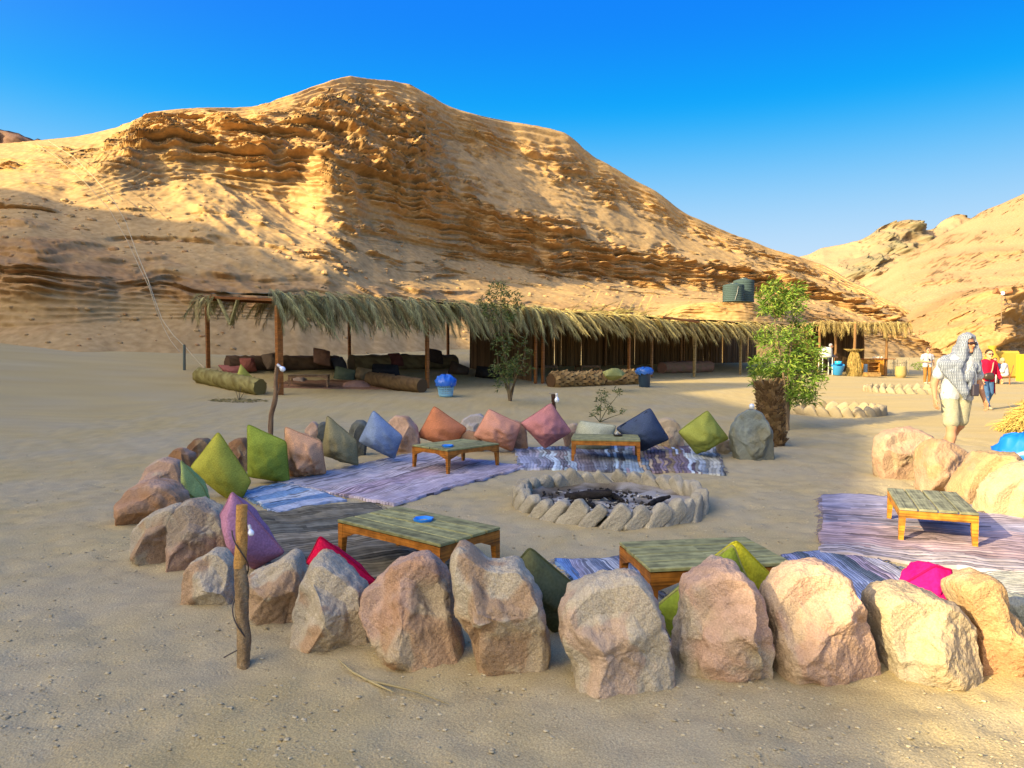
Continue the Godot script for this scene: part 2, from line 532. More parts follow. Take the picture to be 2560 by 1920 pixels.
const HILL := [
	[-1.159, Vector2(28, 1.385), Vector2(31, 2.452), Vector2(33, 5.547), Vector2(39, 8.479), Vector2(42, 10.328), Vector2(44, 11.572), Vector2(49, 13.931), Vector2(54, 16.033)],
	[-0.934, Vector2(26, 1.4), Vector2(29, 2.397), Vector2(31, 5.347), Vector2(37, 8.313), Vector2(40, 10.038), Vector2(42, 11.25), Vector2(47, 13.722), Vector2(52, 15.92)],
	[-0.774, Vector2(26, 1.4), Vector2(29, 2.526), Vector2(31, 5.386), Vector2(37, 8.359), Vector2(40, 10.164), Vector2(42, 11.381), Vector2(47, 13.78), Vector2(52, 16.114)],
	[-0.678, Vector2(26, 1.4), Vector2(28.5, 2.547), Vector2(30, 5.188), Vector2(36.5, 8.222), Vector2(39.5, 10.007), Vector2(41.5, 11.213), Vector2(46.5, 13.738), Vector2(51.5, 16.264)],
	[-0.601, Vector2(26, 1.4), Vector2(29, 2.674), Vector2(30.5, 4.9), Vector2(37, 7.777), Vector2(41, 9.863), Vector2(43, 11.48), Vector2(48.5, 14.714), Vector2(52.5, 16.908)],
	[-0.536, Vector2(27, 1.306), Vector2(30, 2.864), Vector2(31.5, 4.809), Vector2(37.5, 7.388), Vector2(43, 10.86), Vector2(45, 13.487), Vector2(50, 16.055), Vector2(54, 18.051)],
	[-0.485, Vector2(27.5, 1.213), Vector2(30.5, 2.924), Vector2(32, 4.718), Vector2(38, 7.297), Vector2(45.5, 11.912), Vector2(47.5, 15.332), Vector2(51.5, 17.45), Vector2(55.5, 19.646)],
	[-0.427, Vector2(28, 1.026), Vector2(31, 2.946), Vector2(32.5, 4.416), Vector2(38, 7.105), Vector2(47, 12.605), Vector2(48.5, 15.923), Vector2(53, 18.373), Vector2(57, 20.382)],
	[-0.35, Vector2(29, 1.006), Vector2(32, 2.989), Vector2(33, 4.082), Vector2(38.5, 6.74), Vector2(48, 11.726), Vector2(49.5, 15.54), Vector2(54, 18.488), Vector2(60, 21.482)],
	[-0.299, Vector2(30, 0.985), Vector2(33, 3.033), Vector2(34, 4.05), Vector2(39, 6.388), Vector2(48.5, 10.765), Vector2(50, 15.12), Vector2(55, 19.142), Vector2(61, 22.834)],
	[-0.261, Vector2(31, 0.965), Vector2(34.2, 3.041), Vector2(35.5, 4.158), Vector2(39, 6.141), Vector2(47.5, 10.038), Vector2(49.5, 14.521), Vector2(56, 19.878), Vector2(63, 24.427)],
	[-0.222, Vector2(31.994, 0.944), Vector2(35.491, 3.028), Vector2(36.989, 4.382), Vector2(40.983, 5.983), Vector2(48.98, 9.931), Vector2(50.979, 14.907), Vector2(57.976, 20.811), Vector2(64.973, 25.825)],
	[-0.19, Vector2(32.929, 0.925), Vector2(37.392, 3.176), Vector2(39.358, 4.511), Vector2(43.79, 6.116), Vector2(51.254, 9.995), Vector2(53.244, 14.933), Vector2(60.708, 21.566), Vector2(67.675, 26.54)],
	[-0.145, Vector2(34.719, 0.889), Vector2(39.572, 3.318), Vector2(42.425, 4.657), Vector2(47.144, 6.223), Vector2(54.019, 9.699), Vector2(55.984, 14.568), Vector2(63.841, 21.565), Vector2(70.716, 27.179)],
	[-0.068, Vector2(38.054, 0.82), Vector2(43.545, 3.49), Vector2(47.02, 4.898), Vector2(52.036, 6.439), Vector2(58.659, 9.432), Vector2(60.551, 14.184), Vector2(71.905, 22.387), Vector2(74.743, 25.996)],
	[0.003, Vector2(40.205, 0.776), Vector2(46.207, 3.547), Vector2(49.224, 4.802), Vector2(55.205, 6.384), Vector2(62.445, 9.068), Vector2(64.255, 13.541), Vector2(77.83, 21.916), Vector2(81.45, 26.971)],
	[0.07, Vector2(42.279, 0.734), Vector2(48.728, 3.56), Vector2(51.256, 4.674), Vector2(57.998, 6.257), Vector2(65.789, 8.635), Vector2(67.52, 12.745), Vector2(81.371, 20.958), Vector2(84.833, 26.864)],
	[0.115, Vector2(43.672, 0.705), Vector2(50.712, 3.543), Vector2(52.918, 4.504), Vector2(59.827, 6.176), Vector2(68.253, 8.466), Vector2(69.938, 12.174), Vector2(83.42, 19.878), Vector2(87.633, 24.639)],
	[0.189, Vector2(46.781, 0.641), Vector2(53.383, 3.509), Vector2(56.039, 4.247), Vector2(63.662, 6.308), Vector2(72.64, 8.355), Vector2(74.273, 11.657), Vector2(88.148, 18.535), Vector2(91.412, 22.03)],
	[0.246, Vector2(49.383, 0.588), Vector2(54.046, 3.533), Vector2(54.88, 5.205), Vector2(66.42, 6.343), Vector2(76.14, 8.294), Vector2(77.76, 11.146), Vector2(91.53, 16.304), Vector2(95.58, 19.241)],
	[0.317, Vector2(52.127, 0.532), Vector2(54.046, 3.533), Vector2(54.451, 5.281), Vector2(69.66, 6.574), Vector2(81, 8.105), Vector2(82.62, 11.063), Vector2(92.34, 14.103), Vector2(101.25, 17.355)],
	[0.368, Vector2(53.956, 0.495), Vector2(55.818, 3.489), Vector2(57.453, 5.009), Vector2(71.28, 6.418), Vector2(83.43, 7.876), Vector2(85.05, 10.372), Vector2(94.77, 12.935), Vector2(103.68, 15.77)],
	[0.42, Vector2(56.699, 0.438), Vector2(60.248, 3.063), Vector2(66.885, 4.717), Vector2(76.95, 6.41), Vector2(85.86, 7.622), Vector2(88.29, 9.475), Vector2(98.01, 11.584), Vector2(106.11, 14.425)],
	[0.477, Vector2(60.357, 0.363), Vector2(65.564, 2.438), Vector2(71.172, 3.691), Vector2(79.38, 5.147), Vector2(85.86, 5.874), Vector2(89.1, 7.623), Vector2(97.2, 9.159), Vector2(104.49, 11.185)],
	[0.522, Vector2(64.015, 0.288), Vector2(68.222, 1.862), Vector2(73.745, 2.92), Vector2(79.38, 4.236), Vector2(85.86, 4.89), Vector2(89.1, 6.036), Vector2(96.39, 7.135), Vector2(102.06, 8.629)],
	[0.574, Vector2(67.673, -0.003), Vector2(72.652, 0.81), Vector2(77.175, 1.649), Vector2(81, 2.636), Vector2(85.86, 3.137), Vector2(89.1, 3.991), Vector2(95.58, 4.774), Vector2(100.44, 5.96)],
	[0.638, Vector2(73.16, -0.368), Vector2(76.196, 0.283), Vector2(80.605, 0.723), Vector2(82.62, 1.389), Vector2(86.67, 1.766), Vector2(89.91, 2.347), Vector2(95.58, 2.822), Vector2(100.44, 3.526)]]


const STEPS := [0, 8, 0, 0, 7, 13, 6, 0]


func main_hill() -> void:
	var nx := 760
	var counts := [26, 56, 40, 70, 80, 70, 56, 22]
	var rocky := [0.0, 0.08, 0.95, 0.06, 0.18, 1.0, 0.85, 0.35, 0.2]
	var butt := noise(41, 0.16, 4, FastNoiseLite.TYPE_SIMPLEX_SMOOTH, FastNoiseLite.FRACTAL_RIDGED)
	var big := noise(42, 0.06, 4)
	var lump := noise(43, 0.45, 5)
	var lay := noise(44, 1.0, 4)
	var fine := noise(45, 1.8, 4)
	var tone := noise(46, 0.09, 4)
	var p := PackedVector3Array()
	var c := PackedColorArray()
	var rows := 0
	var scree := []
	var r2 := RandomNumberGenerator.new()
	r2.seed = 47
	for seg in counts.size():
		var cnt: int = counts[seg]
		for r in cnt + (1 if seg == counts.size() - 1 else 0):
			rows += 1
			var f := float(r) / cnt
			for x in nx + 1:
				var u := float(x) / nx
				# wander of the level borders, so that cliff tops and bottoms are ragged
				var lv := seg + f
				var az0 := lerpf(-1.2, 0.64, u)
				var ragged := 0.0
				var q := hill_point(HILL, u, clampf(minf(lv, 6.9999), 0.0, 6.9999))
				var az := q.z
				# ledges: the distance climbs in steps while the height climbs evenly
				var st: int = STEPS[seg]
				var right := smoothstep(-0.16, -0.02, az)
				var tier := 0.85 * smoothstep(-0.62, -0.44, az) if seg > 2 else 0.85
				if seg == 5:
					tier *= 1.0 - right
				if st > 0:
					var wob := lump.get_noise_3d(az * q.x * 0.16, q.y * 0.3, seg * 31.0) * 0.55
					var fs := clampf(f + wob * 0.30 * sin(f * PI), 0.0, 1.0)
					var fl := floorf(fs * st)
					var fr := fs * st - fl
					var stair := (fl + smoothstep(0.55, 0.95, fr)) / st
					var q2 := hill_point(HILL, u, clampf(seg + minf(stair, 0.9999), 0.0, 6.9999))
					q.x = lerpf(q.x, q2.x, tier)
				var pos := Vector3(az * q.x, q.y, -q.x)
				var back := 0.0
				if lv > 7.0:
					back = lv - 7.0
				if seg > 0 and seg < 7:
					ragged = lump.get_noise_3d(pos.x * 0.35, pos.y * 0.5, pos.z * 0.35) * 0.55
				var rl := clampf(lv + ragged, 0.0, 7.9)
				var rk: float = lerpf(rocky[int(rl)], rocky[int(rl) + 1], smoothstep(0.2, 0.8, rl - int(rl)))
				# the lower band of strata stands out on the left only, the right foot is sand with knobs
				if rl < 2.6:
					rk *= lerpf(1.0, 0.45, smoothstep(-0.40, -0.2, az)) 
				if rl > 3.0:
					rk *= lerpf(0.25, 1.0, smoothstep(-0.60, -0.46, az))
				# right of the spur: a sheer face, a sunlit slope above it, then a second face under the crest
				if rl > 3.0:
					var rk2 := 0.9 * smoothstep(3.6, 4.1, rl) * (1.0 - smoothstep(4.95, 5.2, rl)) + 0.55 * smoothstep(5.8, 6.0, rl) * (1.0 - smoothstep(6.5, 6.8, rl)) + 0.10
					rk = lerpf(rk, rk2, right)
				var s := pos.x * 0.74 - pos.z * 0.67
				var g := big.get_noise_3d(pos.x, pos.y * 0.6, pos.z)
				var bt := butt.get_noise_2d(s, pos.y * 0.22)
				var lm := lump.get_noise_3d(pos.x, pos.y * 1.3, pos.z)
				var h := pos.y + 0.045 * s + g * 2.0
				var ly := lay.get_noise_2d(h * 1.5, s * 0.035)
				var ly2 := lay.get_noise_2d(h * 4.2 + 50.0, s * 0.10)
				var fn := fine.get_noise_3d(pos.x, pos.y * 2.0, pos.z)
				var patch := smoothstep(0.05, 0.40, lay.get_noise_2d(h * 0.35 + 90.0, s * 0.05) + lm * 0.35) * smoothstep(2.4, 3.0, rl)
				var rr := clampf(maxf(rk + g * 0.35 * float(lv > 0.6), patch * (0.62 - 0.34 * right)), 0.0, 1.0)
				var scale := clampf(q.x / 48.0, 0.55, 1.8)
				# gullies on the left slope below the cliff
				var gw := smoothstep(-0.50, -0.40, az) * (1.0 - smoothstep(-0.24, -0.18, az)) * smoothstep(2.3, 3.0, lv) * (1.0 - smoothstep(4.0, 4.5, lv))
				var gully := butt.get_noise_2d(s * 1.1 + pos.y * 0.35, 40.0) * 0.75 * gw * (0.6 + lm)
				var crest := 1.0 - 0.75 * smoothstep(5.6, 6.9, lv)
				var ledge := (clampf(ly * 3.2, -0.8, 0.8) * 0.75 + clampf(ly2 * 3.0, -0.7, 0.7) * 0.42) * (0.75 + lm) * (1.0 - 0.25 * right)
				var d := (gully + g * 2.0 * (0.15 + rr) + (bt - 0.2) * (1.2 - 0.7 * smoothstep(-0.25, -0.05, az)) * rr * scale + lm * (0.14 + (0.42 - 0.20 * right) * rr) * scale + ledge * rr * scale + fn * (0.03 + (0.15 - 0.07 * right) * rr) * scale) * crest
				pos += Vector3(0.30, 0.12, 0.80) * d * smoothstep(0.0, 0.8, lv) * (1.0 - back * 0.6)
				if back > 0.0:
					pos += Vector3(az, 0, -1.0).normalized() * back * 14.0 + Vector3.DOWN * back * back * 7.0
				p.append(pos)
				if x % 3 == 0 and ((rl > 2.4 and rl < 4.1) or rl < 1.2) and r2.randf() < 0.055 and scree.size() < 2600:
					var sz := (0.04 + 0.24 * pow(r2.randf(), 5.0)) * (1.0 if rl > 2.0 else 0.55)
					scree.append(Transform3D(Basis.from_euler(Vector3(r2.randf() * 6.0, r2.randf() * 6.0, r2.randf() * 6.0)).scaled(Vector3(1.3, 0.8, 1.0) * sz), pos))
				var kk := rr * 0.9 + ly2 * 0.5 * rr + lm * 0.25
				var col := mixc(HILL_SAND, ROCK, kk)
				col = mixc(col, ROCK_DARK, clampf((ly + 0.1) * 1.2 * rr, 0.0, 0.75))
				if rl > 0.7 and rl < 2.6:
					col = mixc(col, ROCK_DARK, rr * clampf(0.85 + tone.get_noise_2d(s * 1.4, h * 3.0) * 1.5, 0.0, 1.0))
				col = col * (1.0 + 0.16 * tone.get_noise_2d(s, h * 2.0) + 0.14 * fn)
				col.a = 1.0
				c.append(col)
	var b := MB.new()
	b.grid(p, nx + 1, rows, false, c)
	struct("hill", b.done(), M.hill_rock)
	var rb := MB.new()
	rb.box(Transform3D(), Vector3(1.4, 1.1, 1.2), 0.32, Color.WHITE)
	scatter("rubble", rb.done(), M.plain, scree, [HILL_SAND * 0.9, ROCK * 0.85, HILL_SAND * 0.75, ROCK_DARK])


# the hill behind the camera's left shoulder, whose shade lies over the camp
func shade_hill() -> void:
	var edge := [Vector2(-140, 9), Vector2(-100, 11), Vector2(-80, 12), Vector2(-60, 11.2), Vector2(-50, 10.8), Vector2(-46.5, 11.2), Vector2(-43, 12.7), Vector2(-38, 11.5), Vector2(-30, 10.0), Vector2(-21.6, 9.2), Vector2(-20.7, 9.7), Vector2(-20.2, 11.8), Vector2(-18.6, 11.4), Vector2(-17.9, 8.5), Vector2(-13.1, 7.5), Vector2(-9.4, 6.8), Vector2(-6.9, 5.4), Vector2(-4.5, 3.4), Vector2(-2.2, 1.75), Vector2(-1.3, 1.2), Vector2(0.5, 0.0), Vector2(4, -4), Vector2(14, -12), Vector2(24, -18.5)]
	var nz := noise(51, 0.12, 5)
	var p := PackedVector3Array()
	var c := PackedColorArray()
	var nu := 220
	var rows := [-80.0, -70.0, -60.0, -52.0, -46.0, -42.5, -41.0, -40.0, -39.0, -37.5, -35.0, -32.0, -29.0, -26.0, -23.0, -20.0, -17.0, -14.0, -12.0]
	for s: float in rows:
		for k in nu + 1:
			var u := lerpf(-140.0, 24.0, pow(float(k) / nu, 0.6))
			var v := -18.0
			for q in edge.size() - 1:
				if u >= edge[q].x and u <= edge[q + 1].x:
					v = lerpf(edge[q].y, edge[q + 1].y, (u - edge[q].x) / (edge[q + 1].x - edge[q].x))
			var crest := v + 40.0 * tan(SUN_EL)
			var fall := 1.0 - absf(s + 40.0) / (28.0 if s > -40.0 else 40.0)
			fall = fall * (0.75 + 0.25 * fall)
			var off := nz.get_noise_2d(u * 2.0, s * 2.0)
			var y := crest * fall - 1.0 * (1.0 - fall) + off * (0.25 + 2.0 * clampf(absf(s + 40.0) / 8.0, 0.0, 1.0) * fall)
			var pos := PERP * u + DIRH * s
			p.append(Vector3(pos.x, y, pos.z))
			c.append(mixc(SAND, ROCK, 0.4 + off))
	var b := MB.new()
	b.grid(p, nu + 1, rows.size(), false, c)
	struct("hill_behind", b.done(), M.hill_rock)


func pebbles() -> void:
	var b := MB.new()
	var p := PackedVector3Array()
	for y in 5:
		for x in 7:
			var a := -TAU * x / 7.0
			var e := -PI / 2 + PI * y / 4.0
			p.append(Vector3(cos(a) * cos(e), sin(e) * 0.6, sin(a) * cos(e)) * (1.0 + 0.2 * sin(x * 2.3 + y)))
	b.grid(p, 7, 5, true, PackedColorArray([Color.WHITE]))
	var mesh := b.done()
	var xf := []
	var cols := []
	var patch := noise(61, 0.8, 3)
	var tries := 0
	while xf.size() < 14000 and tries < 60000:
		tries += 1
		var d := 1.8 + 9.0 * pow(rng.randf(), 1.6)
		var x := (rng.randf() - 0.5) * 1.7 * d
		if patch.get_noise_2d(x, d) + rng.randf() * 0.9 < 0.45:
			continue
		var r := 0.0028 + 0.008 * pow(rng.randf(), 4.0)
		var bs := Basis(Vector3.UP, rng.randf() * TAU).scaled(Vector3(1.3, 0.7, 1.0) * r)
		xf.append(Transform3D(bs, Vector3(x, surf(x, -d) + r * 0.15, -d)))
		cols.append(SAND_GREY * rng.randf_range(0.55, 1.15))
	scatter("gravel", mesh, M.plain, xf, cols)

# ---------------------------------------------------------------- stones, cushions, rugs and tables of the seating ring
const GREY_TAN := Color(0.50, 0.425, 0.30)
const TAN := Color(0.55, 0.43, 0.27)
const PINK := Color(0.58, 0.385, 0.265)
const ORANGE := Color(0.43, 0.235, 0.115)
const DARKSTONE := Color(0.19, 0.20, 0.17)


# a boulder whose outline seen from the camp's entrance is the polygon; depth is its half thickness
func boulder(label: String, at: Vector3, outline: Array, depth: float, s: int, top: Color, low: Color, patch: Color, share := 0.35, detail := 1.0, facets := 7, group := "boulders round the seating circle") -> void:
	var r := RandomNumberGenerator.new()
	r.seed = s
	var n1 := noise(s, 1.8, 3)
	var n2 := noise(s + 1, 5.5, 4)
	var n3 := noise(s + 2, 22.0, 3)
	var n4 := noise(s + 3, 2.6, 3)
	var ctr := Vector2.ZERO
	for q: Vector2 in outline:
		ctr += q / outline.size()
	var w := int(84 * detail)
	var h := int(60 * detail)
	var rad := PackedFloat32Array()
	for k in w:
		var a := TAU * k / w
		var d := Vector2(cos(a), sin(a))
		var best := 0.0
		for q in outline.size():
			var hit: Variant = Geometry2D.segment_intersects_segment(ctr, ctr + d * 9.0, outline[q], outline[(q + 1) % outline.size()])
			if hit != null:
				best = maxf(best, (hit - ctr).length())
		rad.append(best if best > 0.0 else 0.1)
	var sm := PackedFloat32Array()
	for k in w:
		sm.append(rad[k] * 0.5 + (rad[(k + 1) % w] + rad[(k + w - 1) % w]) * 0.25)
	var mean := 0.0
	for k in w:
		mean += sm[k] / w
	var planes := []
	for k in facets:
		var a := r.randf() * TAU
		var e := r.randf_range(0.35, 1.25)
		var nn := Vector3(cos(a) * cos(e), sin(a) * cos(e), sin(e) * (1.0 if k % 4 != 3 else -1.0))
		planes.append([nn, r.randf_range(0.56, 0.82)])
	var p := PackedVector3Array()
	var c := PackedColorArray()
	for y in h + 1:
		var f := -PI / 2 + PI * y / h
		var cf := pow(absf(cos(f)), 0.72)
		var sf := pow(absf(sin(f)), 0.72) * signf(sin(f))
		for k in w:
			var a := TAU * k / w
			var unit := Vector3(cos(a) * cf, sin(a) * cf, sf)
			for q in planes:
				var over: float = unit.dot(q[0]) - q[1]
				if over > 0.0:
					unit -= q[0] * over * 0.96
			var flat := Vector2(unit.x, unit.y)
			var pos := Vector3(ctr.x, ctr.y, 0) + Vector3(flat.x * sm[k], flat.y * sm[k], unit.z * depth)
			if cf > 0.9:
				pos = pos.lerp(Vector3(ctr.x + cos(a) * sm[k] * cf, ctr.y + sin(a) * sm[k] * cf, unit.z * depth), 0.92)
			var dir := Vector3(cos(a) * cf * depth, sin(a) * cf * depth, sf * mean).normalized()
			var q1 := n1.get_noise_3dv(pos)
			var q2 := n2.get_noise_3dv(pos)
			var q3 := n3.get_noise_3dv(pos)
			pos += dir * (q1 * 0.07 * (1.0 - 0.6 * cf) + (absf(q2) * 1.6 - 0.35) * 0.020 + q3 * 0.005) * clampf(mean / 0.25, 0.3, 1.2)
			p.append(pos)
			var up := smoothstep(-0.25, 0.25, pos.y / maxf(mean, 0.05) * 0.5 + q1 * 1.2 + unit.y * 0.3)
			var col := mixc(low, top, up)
			var pt := smoothstep(0.0, 0.10, n4.get_noise_3d(pos.x, pos.y * 0.8, pos.z + s) + share - 0.42)
			col = mixc(col, patch, pt * 0.6)
			col = col * (1.0 + q2 * 0.16 + q3 * 0.2)
			col.a = 1.0
			c.append(col)
	var b := MB.new()
	b.grid(p, w, h + 1, true, c)
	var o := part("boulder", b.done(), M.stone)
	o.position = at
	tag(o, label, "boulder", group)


# corners: top, right, bottom, left (in metres)
func cushion(label: String, q: Array, thick: float, col: Color, s: int, wrinkle := 1.0, piping: Variant = null, group := "cushions leaning on the boulders") -> MeshInstance3D:
	thick *= 1.55
	col = col * 1.25
	var nz := noise(s, 3.5, 3)
	var nf := noise(s + 1, 9.0, 2, FastNoiseLite.TYPE_SIMPLEX_SMOOTH, FastNoiseLite.FRACTAL_RIDGED)
	var ctr: Vector3 = (q[0] + q[1] + q[2] + q[3]) / 4.0
	var nrm: Vector3 = (q[1] - q[3]).cross(q[0] - q[2]).normalized()
	if nrm.z < 0:
		nrm = -nrm
	var res := 34
	var b := MB.new()
	var rim := PackedVector3Array()
	for side in [1.0, -1.0]:
		var p := PackedVector3Array()
		var c := PackedColorArray()
		for y in res + 1:
			for x in res + 1:
				var u: float = -cos(PI * x / res)
				var v: float = -cos(PI * y / res)
				var uu := (u + 1) / 2
				var vv := (v + 1) / 2
				# the square's corners: left, bottom, right, top
				var a: Vector3 = q[3].lerp(q[2], uu)
				var d: Vector3 = q[0].lerp(q[1], uu)
				var pos := a.lerp(d, vv)
				var pinch := 0.03 * (1.0 - u * u) * pow(absf(v), 3.0) + 0.03 * (1.0 - v * v) * pow(absf(u), 3.0)
				pos = pos.lerp(ctr, pinch + 0.055 * pow(absf(u * v), 8.0))
				var puff := pow(maxf(0.0, (1.0 - u * u) * (1.0 - v * v)), 0.72)
				var edge := minf(1.0 - absf(u), 1.0 - absf(v))
				var sag := 1.0 - 0.25 * (vv - 0.5 + uu - 0.5)
				# folds gather where the cushion bends on the ground
				var low := clampf((0.75 - vv) + (uu - 0.55), 0.0, 1.0)
				var fold := sin((vv * 1.0 - uu * 0.8) * 26.0 + nz.get_noise_2d(uu * 2.0, vv * 2.0 + s) * 5.0) * 0.030 * low
				var wr := (nz.get_noise_3d(uu * 0.5, vv * 0.5, s + side) * 0.08 + (nf.get_noise_3d(uu * 0.22, vv * 0.22, s + side * 3.0)) * 0.030 + fold) * wrinkle * clampf(edge * 5.0, 0.0, 1.0)
				pos += nrm * side * (thick * puff * sag + wr * puff + 0.006)
				p.append(pos - ctr)
				c.append(col * (1.0 + 0.16 * nz.get_noise_2d(pos.x * 1.4, pos.y * 1.4) + 0.10 * (absf(u) * absf(v))))
		if side < 0:
			var p2 := PackedVector3Array()
			var c2 := PackedColorArray()
			for y in res + 1:
				for x in res + 1:
					p2.append(p[y * (res + 1) + res - x])
					c2.append(c[y * (res + 1) + res - x])
			b.grid(p2, res + 1, res + 1, false, c2)
		else:
			b.grid(p, res + 1, res + 1, false, c)
			for k in res:
				rim.append(p[k] - nrm * 0.006)
			for k in res:
				rim.append(p[k * (res + 1) + res] - nrm * 0.006)
			for k in res:
				rim.append(p[res * (res + 1) + res - k] - nrm * 0.006)
			for k in res + 1:
				rim.append(p[(res - k) * (res + 1)] - nrm * 0.006)
	var o := part("cushion", b.done(), M.plain_cloth)
	o.position = ctr
	tag(o, label, "cushion", group)
	var pb := MB.new()
	var pc: Color = piping if piping != null else col * 0.75
	pc.a = 1.0
	pb.tube(rim, [0.0085], 6, pc, false)
	part("piping", pb.done(), M.plain_cloth, o)
	return o


func low_table(label: String, at: Vector2, turn: float, l: float, w: float, h: float, s: int, arched := true, wood := Color(0.42, 0.165, 0.025), top := Color(0.33, 0.32, 0.135), group := "low plank tables", boards := 4) -> Node3D:
	var t := thing("low_table", label, "table", on_ground(at.x, at.y), turn, group)
	var r := RandomNumberGenerator.new()
	r.seed = s
	var th := 0.022
	for k in boards:
		var b := MB.new()
		var bw := w / boards
		b.box(Transform3D(Basis(), Vector3(0, h - th / 2 + r.randf_range(-0.002, 0.002), -w / 2 + bw * (k + 0.5))), Vector3(l + r.randf_range(-0.012, 0.006), th, bw - 0.011), 0.004, top * r.randf_range(0.85, 1.18))
		part("plank", b.done(), M.table_top, t)
	var leg := 0.055
	var apron := 0.06
	for sx in [-1.0, 1.0]:
		for sz in [-1.0, 1.0]:
			var b := MB.new()
			var p := PackedVector3Array()
			var x: float = sx * (l / 2 - leg / 2 - 0.006)
			var z: float = sz * (w / 2 - leg / 2 - 0.006)
			for q in [[0.0, 0.62], [h * 0.5, 0.85], [h - th - 0.004, 1.0]]:
				var hw: float = leg / 2 * q[1]
				var ox: float = x + sx * (leg / 2 - hw)
				var oz: float = z + sz * (leg / 2 - hw)
				p.append_array([Vector3(ox - hw, q[0], oz - hw), Vector3(ox - hw, q[0], oz + hw), Vector3(ox + hw, q[0], oz + hw), Vector3(ox + hw, q[0], oz - hw)])
			for y in 2:
				for k in 4:
					var a := y * 4 + k
					var d := y * 4 + (k + 1) % 4
					b.quad(p[a], p[d], p[d + 4], p[a + 4], wood * r.randf_range(0.92, 1.08))
			b.quad(p[3], p[2], p[1], p[0], wood)
			part("leg", b.done(), M.table_wood, t)
	for k in 4:
		var along := k < 2
		var n := (l if along else w) - leg * 2
		var sg := 1.0 if k % 2 == 0 else -1.0
		var xf := Transform3D(Basis(Vector3.UP, 0.0 if along else PI / 2), Vector3(0, h - th - 0.004, sg * (w / 2 - 0.018)) if along else Vector3(sg * (l / 2 - 0.018), h - th - 0.004, 0))
		var b := MB.new()
		var m := 14
		var up := []
		for q in m + 1:
			var x := -n / 2 + n * q / m
			var e := minf(x + n / 2, n / 2 - x)
			var dip := apron
			if arched:
				dip = apron * 0.8 + apron * 0.95 * pow(clampf(1.0 - e / 0.15, 0.0, 1.0), 0.8)
			up.append(Vector2(x, -dip))
		for q in m:
			for f in [-1.0, 1.0]:
				var a := Vector3(up[q].x, 0, f * 0.01)
				var d := Vector3(up[q + 1].x, 0, f * 0.01)
				var e := Vector3(up[q + 1].x, up[q + 1].y, f * 0.01)
				var g := Vector3(up[q].x, up[q].y, f * 0.01)
				if f > 0:
					b.quad(xf * g, xf * e, xf * d, xf * a, wood)
				else:
					b.quad(xf * a, xf * d, xf * e, xf * g, wood)
			b.quad(xf * Vector3(up[q].x, up[q].y, -0.01), xf * Vector3(up[q + 1].x, up[q + 1].y, -0.01), xf * Vector3(up[q + 1].x, up[q + 1].y, 0.01), xf * Vector3(up[q].x, up[q].y, 0.01), wood * 0.9)
		part("apron", b.done(), M.table_wood, t)
	return t


